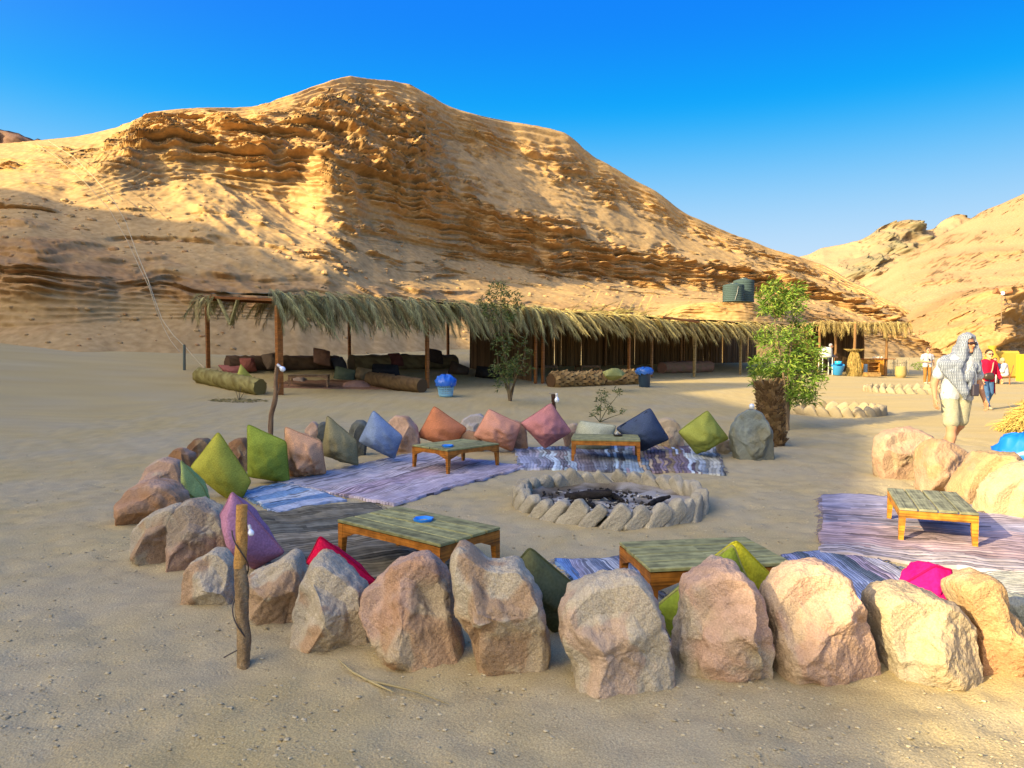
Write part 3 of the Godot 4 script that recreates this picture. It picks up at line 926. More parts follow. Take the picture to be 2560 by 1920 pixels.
# a woven rag rug: corners back-left, back-right, front-right, front-left; bands of colour across u or v
func rug(called: String, label: String, q: Array, bands: Array, along_u: bool, lift: float, s: int, rows: int, wild := 0.35, light := 1.0) -> void:
	var w := 256
	var h := 256
	var im := Image.create(w, h, false, Image.FORMAT_RGB8)
	var hm := Image.create(w, h, false, Image.FORMAT_RGB8)
	var r := RandomNumberGenerator.new()
	r.seed = s
	var nz := noise(s, 0.022, 3)
	var nb := noise(s + 1, 0.009, 2)
	for y in h:
		for x in w:
			var a := float(x) / w
			var b := float(y) / h
			var weft := b if along_u else a      # across the rag rows
			var run := a if along_u else b       # along a row
			var wob := nb.get_noise_2d(x, y)
			var row := weft * rows + wob * 0.9
			var ri := int(floor(row))
			var fr := row - ri
			var seg := int(floor(run * 3.0 + fposmod(sin(ri * 12.9898 + s) * 43758.5, 1.0) * 7.0))
			var pick := fposmod(sin(ri * 78.233 + seg * 37.719 + s) * 43758.5, 1.0)
			var bi := (weft + wob * 0.03 + (pick - 0.5) * wild * 0.18) * bands.size()
			var c: Color = bands[clampi(int(bi), 0, bands.size() - 1)]
			var k := 1.0 + (pick - 0.5) * wild * 1.15 + nz.get_noise_2d(x * 1.5, y * 1.5) * 0.35
			var gap := smoothstep(0.0, 0.25, minf(fr, 1.0 - fr))
			k *= lerpf(0.25 if fposmod(sin(ri * 91.7 + s) * 4375.5, 1.0) > 0.72 else 0.7, 1.0, gap)
			if pick > 0.94:
				k *= 0.4
			c = c * k * light
			im.set_pixel(x, y, c.clamp().linear_to_srgb())
			var hh := gap * (0.75 + 0.25 * nz.get_noise_2d(x * 5.0, y * 5.0))
			hm.set_pixel(x, y, Color(hh, hh, hh))
	var m := StandardMaterial3D.new()
	m.resource_name = called + "_weave"
	m.albedo_texture = ImageTexture.create_from_image(im)
	m.roughness = 0.98
	m.metallic_specular = 0.1
	m.heightmap_enabled = true
	m.heightmap_texture = ImageTexture.create_from_image(hm)
	m.heightmap_scale = 0.8
	m.texture_repeat = false
	var res := 70
	var p := PackedVector3Array()
	var uv := PackedVector2Array()
	var n1 := noise(s + 5, 1.7, 3)
	var n2 := noise(s + 6, 4.0, 2)
	for yy in res + 3:
		var y := res + 2 - yy
		for x in res + 3:
			var u := clampf(float(x - 1) / res, 0.0, 1.0)
			var v := clampf(float(y - 1) / res, 0.0, 1.0)
			var skirt := x == 0 or y == 0 or x == res + 2 or y == res + 2
			var a: Vector3 = q[0].lerp(q[1], u)
			var b: Vector3 = q[3].lerp(q[2], u)
			var pos := a.lerp(b, v)
			var edge := minf(minf(u, 1 - u), minf(v, 1 - v))
			pos += Vector3(n1.get_noise_2d(pos.x, pos.z), 0, n1.get_noise_2d(pos.z + 9.0, pos.x)) * 0.05 * (1.0 - clampf(edge * 5.0, 0.0, 1.0))
			pos.y = ground_y(pos.x, pos.z) + lumps.get_noise_2d(pos.x, pos.z) * 0.022 + 0.006 + lift + maxf(0.0, n1.get_noise_2d(pos.x * 1.3, pos.z * 1.3)) * 0.022 + n2.get_noise_2d(pos.x, pos.z) * 0.006
			if skirt:
				pos.y -= 0.03
			p.append(pos)
			uv.append(Vector2(u, v))
	var b2 := MB.new()
	b2.grid(p, res + 3, res + 3, false, PackedColorArray([Color.WHITE]), uv)
	var o := part(called, b2.done(), m)
	tag(o, label, "rug", "rag rugs in the seating circle")
	# loose threads along the edges
	var fr2 := MB.new()
	for k in 90:
		var side := k % 2
		var t := r.randf()
		var a: Vector3 = q[0].lerp(q[3], t) if side == 0 else q[1].lerp(q[2], t)
		var out: Vector3 = ((q[0] - q[1]) if side == 0 else (q[1] - q[0])).normalized()
		var len := r.randf_range(0.02, 0.07)
		var yb := ground_y(a.x, a.z) + lift + 0.012
		var side_v := Vector3(r.randf_range(-0.02, 0.02), 0, r.randf_range(-0.02, 0.02))
		var a0 := Vector3(a.x, yb, a.z) - out * 0.02
		fr2.tube(PackedVector3Array([a0, a0 + out * len * 0.6 + side_v * 0.5, a0 + out * len + side_v + Vector3.DOWN * 0.012]), [0.003], 4, bands[k % bands.size()] * 0.8, false)
	stuff(part("fringe", fr2.done(), M.plain_cloth, o))


func seating_ring() -> void:
	for nm in ["table_top", "table_wood"]:
		var im := Image.create(256, 256, false, Image.FORMAT_RGB8)
		var g1 := noise(71, 0.02, 4)
		var g2 := noise(72, 0.12, 2)
		for y in 256:
			for x in 256:
				var a := g1.get_noise_2d(x * 0.12, y * 4.5) * 0.6 + g2.get_noise_2d(x * 0.05, y * 3.0) * 0.3 + g1.get_noise_2d(x, y) * 0.45
				var k := clampf(0.84 + a * (0.5 if nm == "table_top" else 0.5), 0.25, 1.15)
				im.set_pixel(x, y, Color(k, k * (1.0 if nm == "table_top" else 0.97), k * (1.0 if nm == "table_top" else 0.92)).clamp())
		var m := mat(nm, Color.WHITE, 0.75 if nm == "table_top" else 0.55, ImageTexture.create_from_image(im), 0.15, 1.6, ImageTexture.create_from_image(im), false, 0.35)
		m.uv1_triplanar_sharpness = 8.0
	# rugs
	rug("rag_rug", "large faded purple rag rug with fine lines under the back table", [Vector3(-1.463, 0, -11.296), Vector3(0.197, 0, -9.852), Vector3(-1.224, 0, -7.393), Vector3(-2.834, 0, -8.672)],
		[Color(0.41, 0.39, 0.41), Color(0.37, 0.35, 0.39), Color(0.43, 0.38, 0.41), Color(0.38, 0.30, 0.35), Color(0.43, 0.37, 0.41), Color(0.38, 0.33, 0.38)], false, 0.016, 101, 46, 0.30, 1.05)
	rug("rag_rug", "pale blue striped mat at the tip of the purple rug", [Vector3(-3.089, 0, -8.048), Vector3(-2.776, 0, -8.703), Vector3(-1.766, 0, -7.719), Vector3(-2.325, 0, -7.032)],
		[Color(0.16, 0.27, 0.42), Color(0.42, 0.47, 0.55), Color(0.20, 0.32, 0.48), Color(0.48, 0.52, 0.58), Color(0.15, 0.25, 0.40), Color(0.42, 0.46, 0.55)], true, 0.010, 103, 30, 0.12, 1.0)
	rug("rag_rug", "mottled blue, brown and cream rag rug behind the fire pit", [Vector3(0.015, 0, -11.952), Vector3(3.397, 0, -12.01), Vector3(2.761, 0, -9.26), Vector3(0.119, 0, -9.697)],
		[Color(0.30, 0.32, 0.40), Color(0.30, 0.30, 0.36), Color(0.38, 0.46, 0.52), Color(0.20, 0.18, 0.20), Color(0.17, 0.17, 0.20), Color(0.15, 0.16, 0.18), Color(0.30, 0.38, 0.44), Color(0.22, 0.17, 0.20), Color(0.36, 0.27, 0.17), Color(0.20, 0.16, 0.20), Color(0.38, 0.44, 0.50), Color(0.34, 0.34, 0.30)], false, 0.009, 105, 60, 0.9, 0.95)
	rug("rag_rug", "dark frayed grey mat strewn with dirt under the near left table", [Vector3(-2.567, 0, -7.073), Vector3(-1.494, 0, -7.552), Vector3(-0.107, 0, -5.317), Vector3(-1.523, 0, -4.628)],
		[Color(0.20, 0.18, 0.13), Color(0.15, 0.145, 0.115), Color(0.25, 0.215, 0.15), Color(0.17, 0.155, 0.12), Color(0.23, 0.20, 0.145)], true, 0.006, 107, 40, 0.7, 0.9)
	rug("rag_rug", "purple and pink rag rug under the sunlit table", [Vector3(3.414, 0, -7.943), Vector3(5.995, 0, -7.576), Vector3(4.151, 0, -4.86), Vector3(2.424, 0, -5.586)],
		[Color(0.31, 0.29, 0.36), Color(0.28, 0.265, 0.34), Color(0.34, 0.29, 0.33), Color(0.28, 0.26, 0.32), Color(0.37, 0.28, 0.30), Color(0.35, 0.26, 0.27), Color(0.36, 0.31, 0.31)], true, 0.016, 109, 44, 0.5, 1.05)
	rug("rag_rug", "blue rag rug with dark bands between the pink boulder and magenta cushion", [Vector3(2.12, 0, -5.547), Vector3(2.771, 0, -5.744), Vector3(2.908, 0, -4.542), Vector3(1.818, 0, -3.594)],
		[Color(0.24, 0.26, 0.40), Color(0.11, 0.14, 0.18), Color(0.28, 0.32, 0.46), Color(0.26, 0.30, 0.42), Color(0.12, 0.15, 0.19), Color(0.34, 0.28, 0.36), Color(0.38, 0.36, 0.40)], false, 0.009, 111, 34, 0.5, 1.0)
	rug("rag_rug", "cream rag rug behind the orange boulder", [Vector3(2.936, 0, -4.889), Vector3(4.069, 0, -5.248), Vector3(3.387, 0, -4.014), Vector3(2.588, 0, -4.014)],
		[Color(0.46, 0.44, 0.34), Color(0.50, 0.47, 0.38), Color(0.42, 0.38, 0.30), Color(0.52, 0.50, 0.42)], true, 0.022, 113, 34, 0.3, 1.05)
	rug("rag_rug", "blue and grey rag rug beneath the near right table", [Vector3(0.303, 0, -5.436), Vector3(0.856, 0, -5.522), Vector3(1.133, 0, -3.823), Vector3(0.655, 0, -3.594)],
		[Color(0.14, 0.25, 0.50), Color(0.30, 0.30, 0.40), Color(0.34, 0.36, 0.42), Color(0.18, 0.22, 0.30), Color(0.40, 0.42, 0.46), Color(0.20, 0.22, 0.28)], false, 0.012, 115, 40, 0.7, 1.05)

	# boulders, front row from left to right
	boulder("small grey boulder with an orange broken face left of the near post", Vector3(-1.943, 0.105, -4.592), [Vector2(-0.154, 0.038), Vector2(-0.114, 0.138), Vector2(-0.049, 0.171), Vector2(0.007, 0.22), Vector2(0.083, 0.215), Vector2(0.163, 0.149), Vector2(0.161, -0.151), Vector2(0.154, -0.207), Vector2(0.021, -0.22), Vector2(-0.163, -0.174)], 0.22, 201, GREY_TAN, GREY_TAN, ORANGE, 0.45)
	boulder("grey wedge boulder right behind the near wooden post", Vector3(-1.447, 0.125, -4.306), [Vector2(-0.172, 0.109), Vector2(-0.043, 0.176), Vector2(0.121, 0.269), Vector2(0.172, 0.248), Vector2(0.196, 0.16), Vector2(0.184, -0.009), Vector2(0.14, -0.269), Vector2(-0.055, -0.269), Vector2(-0.196, -0.258)], 0.24, 205, GREY_TAN, GREY_TAN, ORANGE * 0.9, 0.40)
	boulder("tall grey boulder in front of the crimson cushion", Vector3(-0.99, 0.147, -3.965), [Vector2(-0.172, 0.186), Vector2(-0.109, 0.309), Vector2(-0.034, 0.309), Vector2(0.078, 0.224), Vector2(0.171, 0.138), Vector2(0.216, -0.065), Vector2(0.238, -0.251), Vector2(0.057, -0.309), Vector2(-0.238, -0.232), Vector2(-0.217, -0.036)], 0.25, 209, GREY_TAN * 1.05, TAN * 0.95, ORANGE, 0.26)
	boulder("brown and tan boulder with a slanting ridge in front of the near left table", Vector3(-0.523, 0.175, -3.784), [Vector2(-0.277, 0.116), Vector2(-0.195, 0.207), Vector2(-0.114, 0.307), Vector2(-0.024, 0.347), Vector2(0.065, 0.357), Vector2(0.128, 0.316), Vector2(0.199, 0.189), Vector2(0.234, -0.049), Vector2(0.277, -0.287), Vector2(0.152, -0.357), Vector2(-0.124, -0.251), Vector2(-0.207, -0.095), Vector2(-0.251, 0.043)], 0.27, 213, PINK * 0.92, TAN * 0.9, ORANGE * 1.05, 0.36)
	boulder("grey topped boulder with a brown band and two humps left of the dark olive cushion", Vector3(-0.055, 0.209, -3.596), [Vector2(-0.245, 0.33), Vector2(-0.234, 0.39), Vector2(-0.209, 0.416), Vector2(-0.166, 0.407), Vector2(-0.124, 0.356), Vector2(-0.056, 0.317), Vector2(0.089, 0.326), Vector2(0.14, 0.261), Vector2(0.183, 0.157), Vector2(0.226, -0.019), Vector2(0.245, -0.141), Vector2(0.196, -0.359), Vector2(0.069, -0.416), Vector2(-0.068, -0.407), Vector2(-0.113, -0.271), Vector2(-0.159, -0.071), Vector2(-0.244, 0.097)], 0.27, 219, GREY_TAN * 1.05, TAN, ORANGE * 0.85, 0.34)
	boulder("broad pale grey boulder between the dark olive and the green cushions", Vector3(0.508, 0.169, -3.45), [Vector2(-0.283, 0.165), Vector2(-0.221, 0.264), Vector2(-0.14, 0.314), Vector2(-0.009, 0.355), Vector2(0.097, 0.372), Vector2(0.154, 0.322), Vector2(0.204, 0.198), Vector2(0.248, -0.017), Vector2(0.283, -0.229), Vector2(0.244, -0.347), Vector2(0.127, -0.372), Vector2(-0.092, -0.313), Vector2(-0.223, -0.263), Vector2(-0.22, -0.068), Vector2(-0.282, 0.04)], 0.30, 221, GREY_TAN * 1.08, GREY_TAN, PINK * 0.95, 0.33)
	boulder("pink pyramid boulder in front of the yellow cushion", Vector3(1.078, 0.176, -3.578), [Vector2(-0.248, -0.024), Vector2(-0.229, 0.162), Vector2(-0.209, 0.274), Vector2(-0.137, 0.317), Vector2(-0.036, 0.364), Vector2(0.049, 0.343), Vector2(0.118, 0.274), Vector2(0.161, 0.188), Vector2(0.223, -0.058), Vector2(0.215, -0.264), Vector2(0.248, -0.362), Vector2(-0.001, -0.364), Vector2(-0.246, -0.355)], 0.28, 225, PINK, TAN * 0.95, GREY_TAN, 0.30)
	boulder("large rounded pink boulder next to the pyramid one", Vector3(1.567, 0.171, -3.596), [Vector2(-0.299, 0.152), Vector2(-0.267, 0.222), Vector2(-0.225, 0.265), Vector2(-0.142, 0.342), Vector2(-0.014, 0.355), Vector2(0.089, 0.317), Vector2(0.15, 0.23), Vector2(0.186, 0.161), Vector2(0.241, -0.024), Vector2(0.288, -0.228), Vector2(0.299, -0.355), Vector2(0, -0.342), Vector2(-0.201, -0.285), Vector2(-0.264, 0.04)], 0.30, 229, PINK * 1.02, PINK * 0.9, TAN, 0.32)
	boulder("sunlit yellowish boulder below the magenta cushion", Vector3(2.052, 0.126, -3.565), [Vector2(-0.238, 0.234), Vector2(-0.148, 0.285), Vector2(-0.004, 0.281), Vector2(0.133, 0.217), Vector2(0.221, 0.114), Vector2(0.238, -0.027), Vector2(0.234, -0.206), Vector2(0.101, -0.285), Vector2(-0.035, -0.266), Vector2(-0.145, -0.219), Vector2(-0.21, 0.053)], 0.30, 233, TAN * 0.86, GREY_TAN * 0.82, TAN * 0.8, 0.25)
	boulder("orange twin peaked boulder near the cream rug", Vector3(2.426, 0.166, -3.6), [Vector2(-0.196, 0.26), Vector2(-0.12, 0.303), Vector2(-0.044, 0.333), Vector2(0.009, 0.277), Vector2(0.029, 0.173), Vector2(0.091, 0.095), Vector2(0.173, -0.045), Vector2(0.196, -0.279), Vector2(-0.044, -0.333), Vector2(-0.099, -0.331), Vector2(-0.113, 0.043)], 0.26, 237, Color(0.46, 0.30, 0.15), ORANGE, TAN, 0.32)
	boulder("dark green grey stone cut by the right edge, below the cream rug", Vector3(2.96, 0.049, -4.116), [Vector2(-0.114, 0.1), Vector2(-0.057, 0.134), Vector2(0, 0.139), Vector2(0.081, 0.1), Vector2(0.114, -0.139), Vector2(-0.011, -0.119)], 0.18, 239, DARKSTONE * 1.5, DARKSTONE, TAN, 0.2)
	# left side of the circle
	boulder("reddish boulder with a rough orange face, largest of the left side", Vector3(-3.39, 0.13, -6.765), [Vector2(-0.283, 0.051), Vector2(-0.184, 0.196), Vector2(-0.007, 0.26), Vector2(0.152, 0.228), Vector2(0.293, 0.116), Vector2(0.297, -0.047), Vector2(0.151, -0.204), Vector2(-0.019, -0.252), Vector2(-0.205, -0.26), Vector2(-0.297, -0.204)], 0.30, 241, PINK * 0.85, ORANGE * 1.1, ORANGE, 0.5, 0.8)
	boulder("pinkish grey boulder behind the reddish one", Vector3(-3.982, 0.126, -8.191), [Vector2(-0.238, -0.026), Vector2(-0.166, 0.183), Vector2(-0.01, 0.261), Vector2(0.181, 0.222), Vector2(0.244, -0.026), Vector2(0.245, -0.222), Vector2(-0.145, -0.261), Vector2(-0.245, -0.183)], 0.25, 245, PINK * 0.9, PINK * 0.8, GREY_TAN, 0.35, 0.7)
	boulder("brown rounded boulder beside the thin light green cushion", Vector3(-4.261, 0.114, -9.265), [Vector2(-0.167, 0.114), Vector2(-0.078, 0.212), Vector2(0.009, 0.234), Vector2(0.138, 0.157), Vector2(0.167, -0.027), Vector2(0.115, -0.234), Vector2(-0.162, -0.212)], 0.2, 249, ORANGE * 0.8, ORANGE * 0.7, PINK, 0.3, 0.6)
	boulder("dark brown stone left of the big yellow green cushion", Vector3(-4.578, 0.109, -10.509), [Vector2(-0.176, 0.058), Vector2(-0.069, 0.207), Vector2(0.104, 0.22), Vector2(0.176, 0.133), Vector2(0.154, -0.195), Vector2(-0.161, -0.22)], 0.2, 253, ORANGE * 0.6, ORANGE * 0.5, TAN * 0.6, 0.3, 0.6)
	boulder("brown boulder between the yellow green and the green cushions", Vector3(-3.625, 0.149, -9.565), [Vector2(-0.134, 0.238), Vector2(-0.043, 0.287), Vector2(0.069, 0.301), Vector2(0.134, 0.147), Vector2(0.123, -0.255), Vector2(-0.105, -0.301)], 0.2, 257, ORANGE * 0.75, ORANGE * 0.6, TAN * 0.7, 0.3, 0.6)
	boulder("low grey brown boulder at the outer left, half sunk in sand", Vector3(-2.757, 0.137, -5.562), [Vector2(-0.196, 0.072), Vector2(-0.135, 0.138), Vector2(-0.042, 0.198), Vector2(0.09, 0.257), Vector2(0.196, 0.284), Vector2(0.185, 0.085), Vector2(0.155, -0.244), Vector2(0, -0.284), Vector2(-0.109, -0.19), Vector2(-0.179, -0.058)], 0.26, 261, GREY_TAN * 0.95, GREY_TAN * 0.85, ORANGE * 0.8, 0.28, 0.8)
	boulder("rounded grey boulder touching the mauve cushion", Vector3(-2.327, 0.16, -5.392), [Vector2(-0.229, 0.155), Vector2(-0.195, 0.245), Vector2(-0.143, 0.309), Vector2(-0.041, 0.322), Vector2(0.11, 0.245), Vector2(0.184, 0.117), Vector2(0.226, -0.054), Vector2(0.231, -0.219), Vector2(-0.013, -0.232), Vector2(-0.11, -0.322), Vector2(-0.231, -0.283)], 0.28, 265, GREY_TAN * 0.95, PINK * 0.7, Color(0.25, 0.18, 0.13), 0.36, 0.9)
	# back row
	boulder("small peach boulder behind the wrinkled peach cushion", Vector3(-3.502, 0.133, -12.609), [Vector2(-0.172, -0.269), Vector2(-0.117, 0.114), Vector2(0.007, 0.269), Vector2(0.127, 0.155), Vector2(0.172, -0.269)], 0.15, 271, PINK, PINK, TAN, 0.3, 0.5)
	boulder("dark green stone left of the olive cushion", Vector3(-3.345, 0.117, -12.659), [Vector2(-0.138, -0.214), Vector2(-0.075, 0.181), Vector2(0.039, 0.255), Vector2(0.136, 0.124), Vector2(0.138, -0.255)], 0.14, 273, DARKSTONE * 0.7, DARKSTONE * 0.6, DARKSTONE, 0.3, 0.5)
	boulder("dark green stone between the olive and the blue cushions", Vector3(-2.39, 0.203, -11.045), [Vector2(-0.194, -0.34), Vector2(-0.127, 0.14), Vector2(-0.033, 0.304), Vector2(0.088, 0.34), Vector2(0.194, 0.233), Vector2(0.141, -0.083), Vector2(0.108, -0.34)], 0.16, 277, DARKSTONE * 0.7, DARKSTONE * 0.6, DARKSTONE, 0.3, 0.5)
	boulder("large peach boulder between the blue and the orange cushions", Vector3(-1.757, 0.226, -11.352), [Vector2(-0.299, 0.068), Vector2(-0.191, 0.282), Vector2(-0.057, 0.376), Vector2(0.129, 0.349), Vector2(0.261, 0.175), Vector2(0.299, -0.088), Vector2(0.244, -0.335), Vector2(-0.067, -0.376), Vector2(-0.207, -0.228)], 0.25, 281, PINK * 1.05, PINK * 0.95, ORANGE, 0.25, 0.7)
	boulder("whitish grey stone between the orange and the salmon cushions", Vector3(-0.69, 0.164, -12.923), [Vector2(-0.258, 0.049), Vector2(-0.191, 0.216), Vector2(-0.066, 0.291), Vector2(0.109, 0.316), Vector2(0.258, 0.216), Vector2(0.238, -0.19), Vector2(0.061, -0.316), Vector2(-0.204, -0.316)], 0.18, 285, Color(0.46, 0.42, 0.38), GREY_TAN, PINK, 0.25, 0.6)
	boulder("low brown stone behind the back left table", Vector3(-0.67, 0.123, -11.553), [Vector2(-0.23, 0.087), Vector2(-0.043, 0.214), Vector2(0.142, 0.162), Vector2(0.23, -0.177), Vector2(-0.126, -0.214)], 0.15, 287, ORANGE * 0.7, ORANGE * 0.6, PINK * 0.7, 0.3, 0.5)
	boulder("rose stone between the salmon and the dusty pink cushions", Vector3(0.055, 0.168, -11.753), [Vector2(-0.214, 0.246), Vector2(-0.025, 0.329), Vector2(0.164, 0.269), Vector2(0.214, -0.306), Vector2(-0.107, -0.329)], 0.16, 289, PINK * 0.8, PINK * 0.7, ORANGE, 0.3, 0.5)
	boulder("rose stone between the dusty pink and the pale cushions", Vector3(1.031, 0.135, -12.025), [Vector2(-0.188, 0.135), Vector2(0.005, 0.275), Vector2(0.176, 0.174), Vector2(0.188, -0.26), Vector2(-0.116, -0.275)], 0.16, 291, PINK * 0.8, PINK * 0.7, GREY_TAN, 0.3, 0.5)
	boulder("tan rounded boulder between the navy and the green cushions", Vector3(2.67, 0.177, -12.115), [Vector2(-0.252, 0.18), Vector2(-0.186, 0.272), Vector2(-0.019, 0.298), Vector2(0.116, 0.214), Vector2(0.202, -0.01), Vector2(0.252, -0.247), Vector2(0.075, -0.298), Vector2(-0.121, -0.264)], 0.25, 293, TAN * 0.95, TAN * 0.8, PINK, 0.25, 0.6)
	boulder("large smooth blue grey boulder at the end of the back row", Vector3(3.582, 0.278, -10.726), [Vector2(-0.335, 0.058), Vector2(-0.3, 0.221), Vector2(-0.228, 0.37), Vector2(-0.125, 0.429), Vector2(-0.007, 0.459), Vector2(0.112, 0.415), Vector2(0.264, 0.192), Vector2(0.312, -0.062), Vector2(0.335, -0.302), Vector2(0.306, -0.444), Vector2(-0.041, -0.459), Vector2(-0.231, -0.407)], 0.30, 297, Color(0.215, 0.25, 0.235), Color(0.20, 0.215, 0.18), Color(0.20, 0.19, 0.12), 0.28, 0.9, 5)
	boulder("small stone wedged beside the green cushion and the blue grey boulder", Vector3(3.333, 0.078, -11.246), [Vector2(-0.121, 0.055), Vector2(-0.029, 0.118), Vector2(0.08, 0.134), Vector2(0.121, -0.025), Vector2(-0.026, -0.134), Vector2(-0.109, -0.102)], 0.12, 301, TAN * 0.6, TAN * 0.5, GREY_TAN, 0.3, 0.5)
	# right side, in the sun
	boulder("round pinkish boulder at the far end of the sunlit row", Vector3(4.946, 0.224, -9.099), [Vector2(-0.359, -0.021), Vector2(-0.34, 0.17), Vector2(-0.297, 0.278), Vector2(-0.192, 0.347), Vector2(-0.026, 0.4), Vector2(0.142, 0.408), Vector2(0.281, 0.354), Vector2(0.359, 0.278), Vector2(0.349, 0.063), Vector2(0.267, -0.315), Vector2(0.221, -0.408), Vector2(-0.137, -0.4), Vector2(-0.293, -0.3)], 0.36, 305, PINK * 0.80, PINK * 0.66, TAN * 0.75, 0.3, 0.9)
	boulder("orange boulder with a pointed right side leaning on the round one", Vector3(5.017, 0.213, -8.282), [Vector2(-0.326, 0.066), Vector2(-0.268, 0.262), Vector2(-0.187, 0.359), Vector2(-0.091, 0.38), Vector2(0.078, 0.31), Vector2(0.22, 0.213), Vector2(0.342, 0.08), Vector2(0.249, -0.226), Vector2(0.002, -0.38), Vector2(-0.192, -0.31), Vector2(-0.342, -0.24)], 0.33, 309, Color(0.42, 0.28, 0.15), PINK * 0.72, PINK * 0.72, 0.35, 0.9)
	boulder("flat topped orange boulder behind the pale cream one", Vector3(4.946, 0.205, -7.412), [Vector2(-0.371, -0.111), Vector2(-0.289, 0.087), Vector2(-0.144, 0.25), Vector2(-0.06, 0.35), Vector2(0.077, 0.356), Vector2(0.214, 0.35), Vector2(0.317, 0.237), Vector2(0.371, 0.112), Vector2(0.278, -0.111), Vector2(0.035, -0.325), Vector2(-0.163, -0.356)], 0.36, 313, Color(0.43, 0.30, 0.155), Color(0.40, 0.265, 0.13), PINK * 0.72, 0.28, 0.9)
	boulder("pale cream smooth boulder at the right edge beside the table", Vector3(4.927, 0.183, -6.967), [Vector2(-0.396, -0.228), Vector2(-0.309, 0.061), Vector2(-0.149, 0.201), Vector2(0.042, 0.325), Vector2(0.207, 0.341), Vector2(0.36, 0.193), Vector2(0.396, -0.228), Vector2(0.034, -0.336), Vector2(-0.245, -0.341)], 0.36, 317, Color(0.52, 0.43, 0.26), Color(0.48, 0.37, 0.21), TAN * 0.85, 0.15, 0.9, 4)

	# cushions
	cushion("thin light green cushion seen edge on at the left", [Vector3(-3.3, 0.516, -7.15), Vector3(-3.122, 0.238, -7.232), Vector3(-3.05, -0.001, -7.3), Vector3(-3.326, 0.128, -7.263)], 0.10, Color(0.33, 0.39, 0.13), 401, 0.6)
	cushion("big yellow green cushion standing on its corner", [Vector3(-3.167, 0.739, -7.75), Vector3(-2.852, 0.177, -7.849), Vector3(-3.015, -0.123, -7.9), Vector3(-3.521, 0.321, -7.824)], 0.13, Color(0.36, 0.35, 0.055), 403, 0.5)
	cushion("grass green cushion upright at the corner of the purple rug", [Vector3(-3.166, 0.732, -8.6), Vector3(-2.713, 0.514, -8.644), Vector3(-2.711, -0.023, -8.75), Vector3(-3.22, 0.069, -8.732)], 0.13, Color(0.235, 0.29, 0.045), 405, 0.8)
	cushion("wrinkled peach cushion with a deep crease", [Vector3(-2.847, 0.66, -9), Vector3(-2.393, 0.463, -9.045), Vector3(-2.366, 0.03, -9.143), Vector3(-2.878, -0.004, -9.15)], 0.16, Color(0.54, 0.30, 0.165), 407, 2.2)
	cushion("olive brown cushion on its corner", [Vector3(-2.468, 0.749, -9.6), Vector3(-2.089, 0.396, -9.675), Vector3(-2.086, 0.036, -9.75), Vector3(-2.584, 0.195, -9.717)], 0.14, Color(0.25, 0.215, 0.11), 409, 1.0)
	cushion("dusty blue cushion on its corner", [Vector3(-1.959, 0.771, -10.15), Vector3(-1.553, 0.387, -10.23), Vector3(-1.687, 0.045, -10.3), Vector3(-2.194, 0.305, -10.247)], 0.14, Color(0.20, 0.26, 0.38), 411, 1.0)
	cushion("orange cushion behind the back left table", [Vector3(-1.236, 0.736, -11.4), Vector3(-0.715, 0.361, -11.509), Vector3(-0.918, 0.043, -11.6), Vector3(-1.531, 0.221, -11.549)], 0.16, Color(0.50, 0.19, 0.09), 413, 0.7)
	cushion("salmon cushion with a crease near its lower corner", [Vector3(-0.366, 0.7, -11.25), Vector3(0.15, 0.447, -11.305), Vector3(0.008, -0.002, -11.4), Vector3(-0.619, 0.254, -11.346)], 0.16, Color(0.54, 0.26, 0.175), 415, 1.2)
	cushion("dusty pink cushion ribbed at its lower corner", [Vector3(0.616, 0.788, -11.35), Vector3(0.954, 0.314, -11.445), Vector3(0.522, 0.035, -11.5), Vector3(0.127, 0.457, -11.417)], 0.16, Color(0.42, 0.18, 0.175), 417, 1.3)
	cushion("pale sage cushion behind the small back table", [Vector3(1.088, 0.482, -11.6), Vector3(1.687, 0.398, -11.634), Vector3(1.607, -0.012, -11.8), Vector3(0.929, -0.004, -11.797)], 0.13, Color(0.42, 0.43, 0.31), 419, 0.6)
	var navy := cushion("navy cushion with raised diamond patches", [Vector3(2.129, 0.73, -11.1), Vector3(2.451, 0.229, -11.172), Vector3(2.022, 0.031, -11.2), Vector3(1.601, 0.402, -11.147)], 0.16, Color(0.055, 0.075, 0.125), 421, 0.6)
	cushion("olive green cushion at the right end of the back row", [Vector3(2.905, 0.724, -10.7), Vector3(3.274, 0.278, -10.829), Vector3(2.801, 0.027, -10.9), Vector3(2.487, 0.387, -10.798)], 0.17, Color(0.245, 0.27, 0.06), 423, 1.3)
	cushion("mauve cushion leaning on the grey boulders by the near post", [Vector3(-1.973, 0.613, -5.05), Vector3(-1.654, 0.13, -5.205), Vector3(-1.906, -0.015, -5.25), Vector3(-2.091, 0.424, -5.112)], 0.13, Color(0.42, 0.20, 0.28), 425, 0.5)
	cushion("crimson box cushion wedged behind the front boulders", [Vector3(-1.252, 0.398, -4.65), Vector3(-0.899, 0.07, -4.734), Vector3(-0.979, 0.008, -4.75), Vector3(-1.359, 0.205, -4.7)], 0.09, Color(0.58, 0.012, 0.055), 427, 0.5, Color(0.45, 0.01, 0.05))
	cushion("dark olive cushion sunk between two front boulders", [Vector3(0.099, 0.507, -3.98), Vector3(0.385, 0.251, -4.033), Vector3(0.268, -0.083, -4.1), Vector3(-0.019, 0.37, -4.009)], 0.10, Color(0.10, 0.105, 0.05), 429, 0.4)
	cushion("bright yellow cushion leaning over the near right table", [Vector3(1.255, 0.543, -4), Vector3(1.523, 0.28, -4.082), Vector3(1.362, 0.056, -4.15), Vector3(1.015, 0.328, -4.068)], 0.07, Color(0.52, 0.47, 0.03), 431, 0.4)
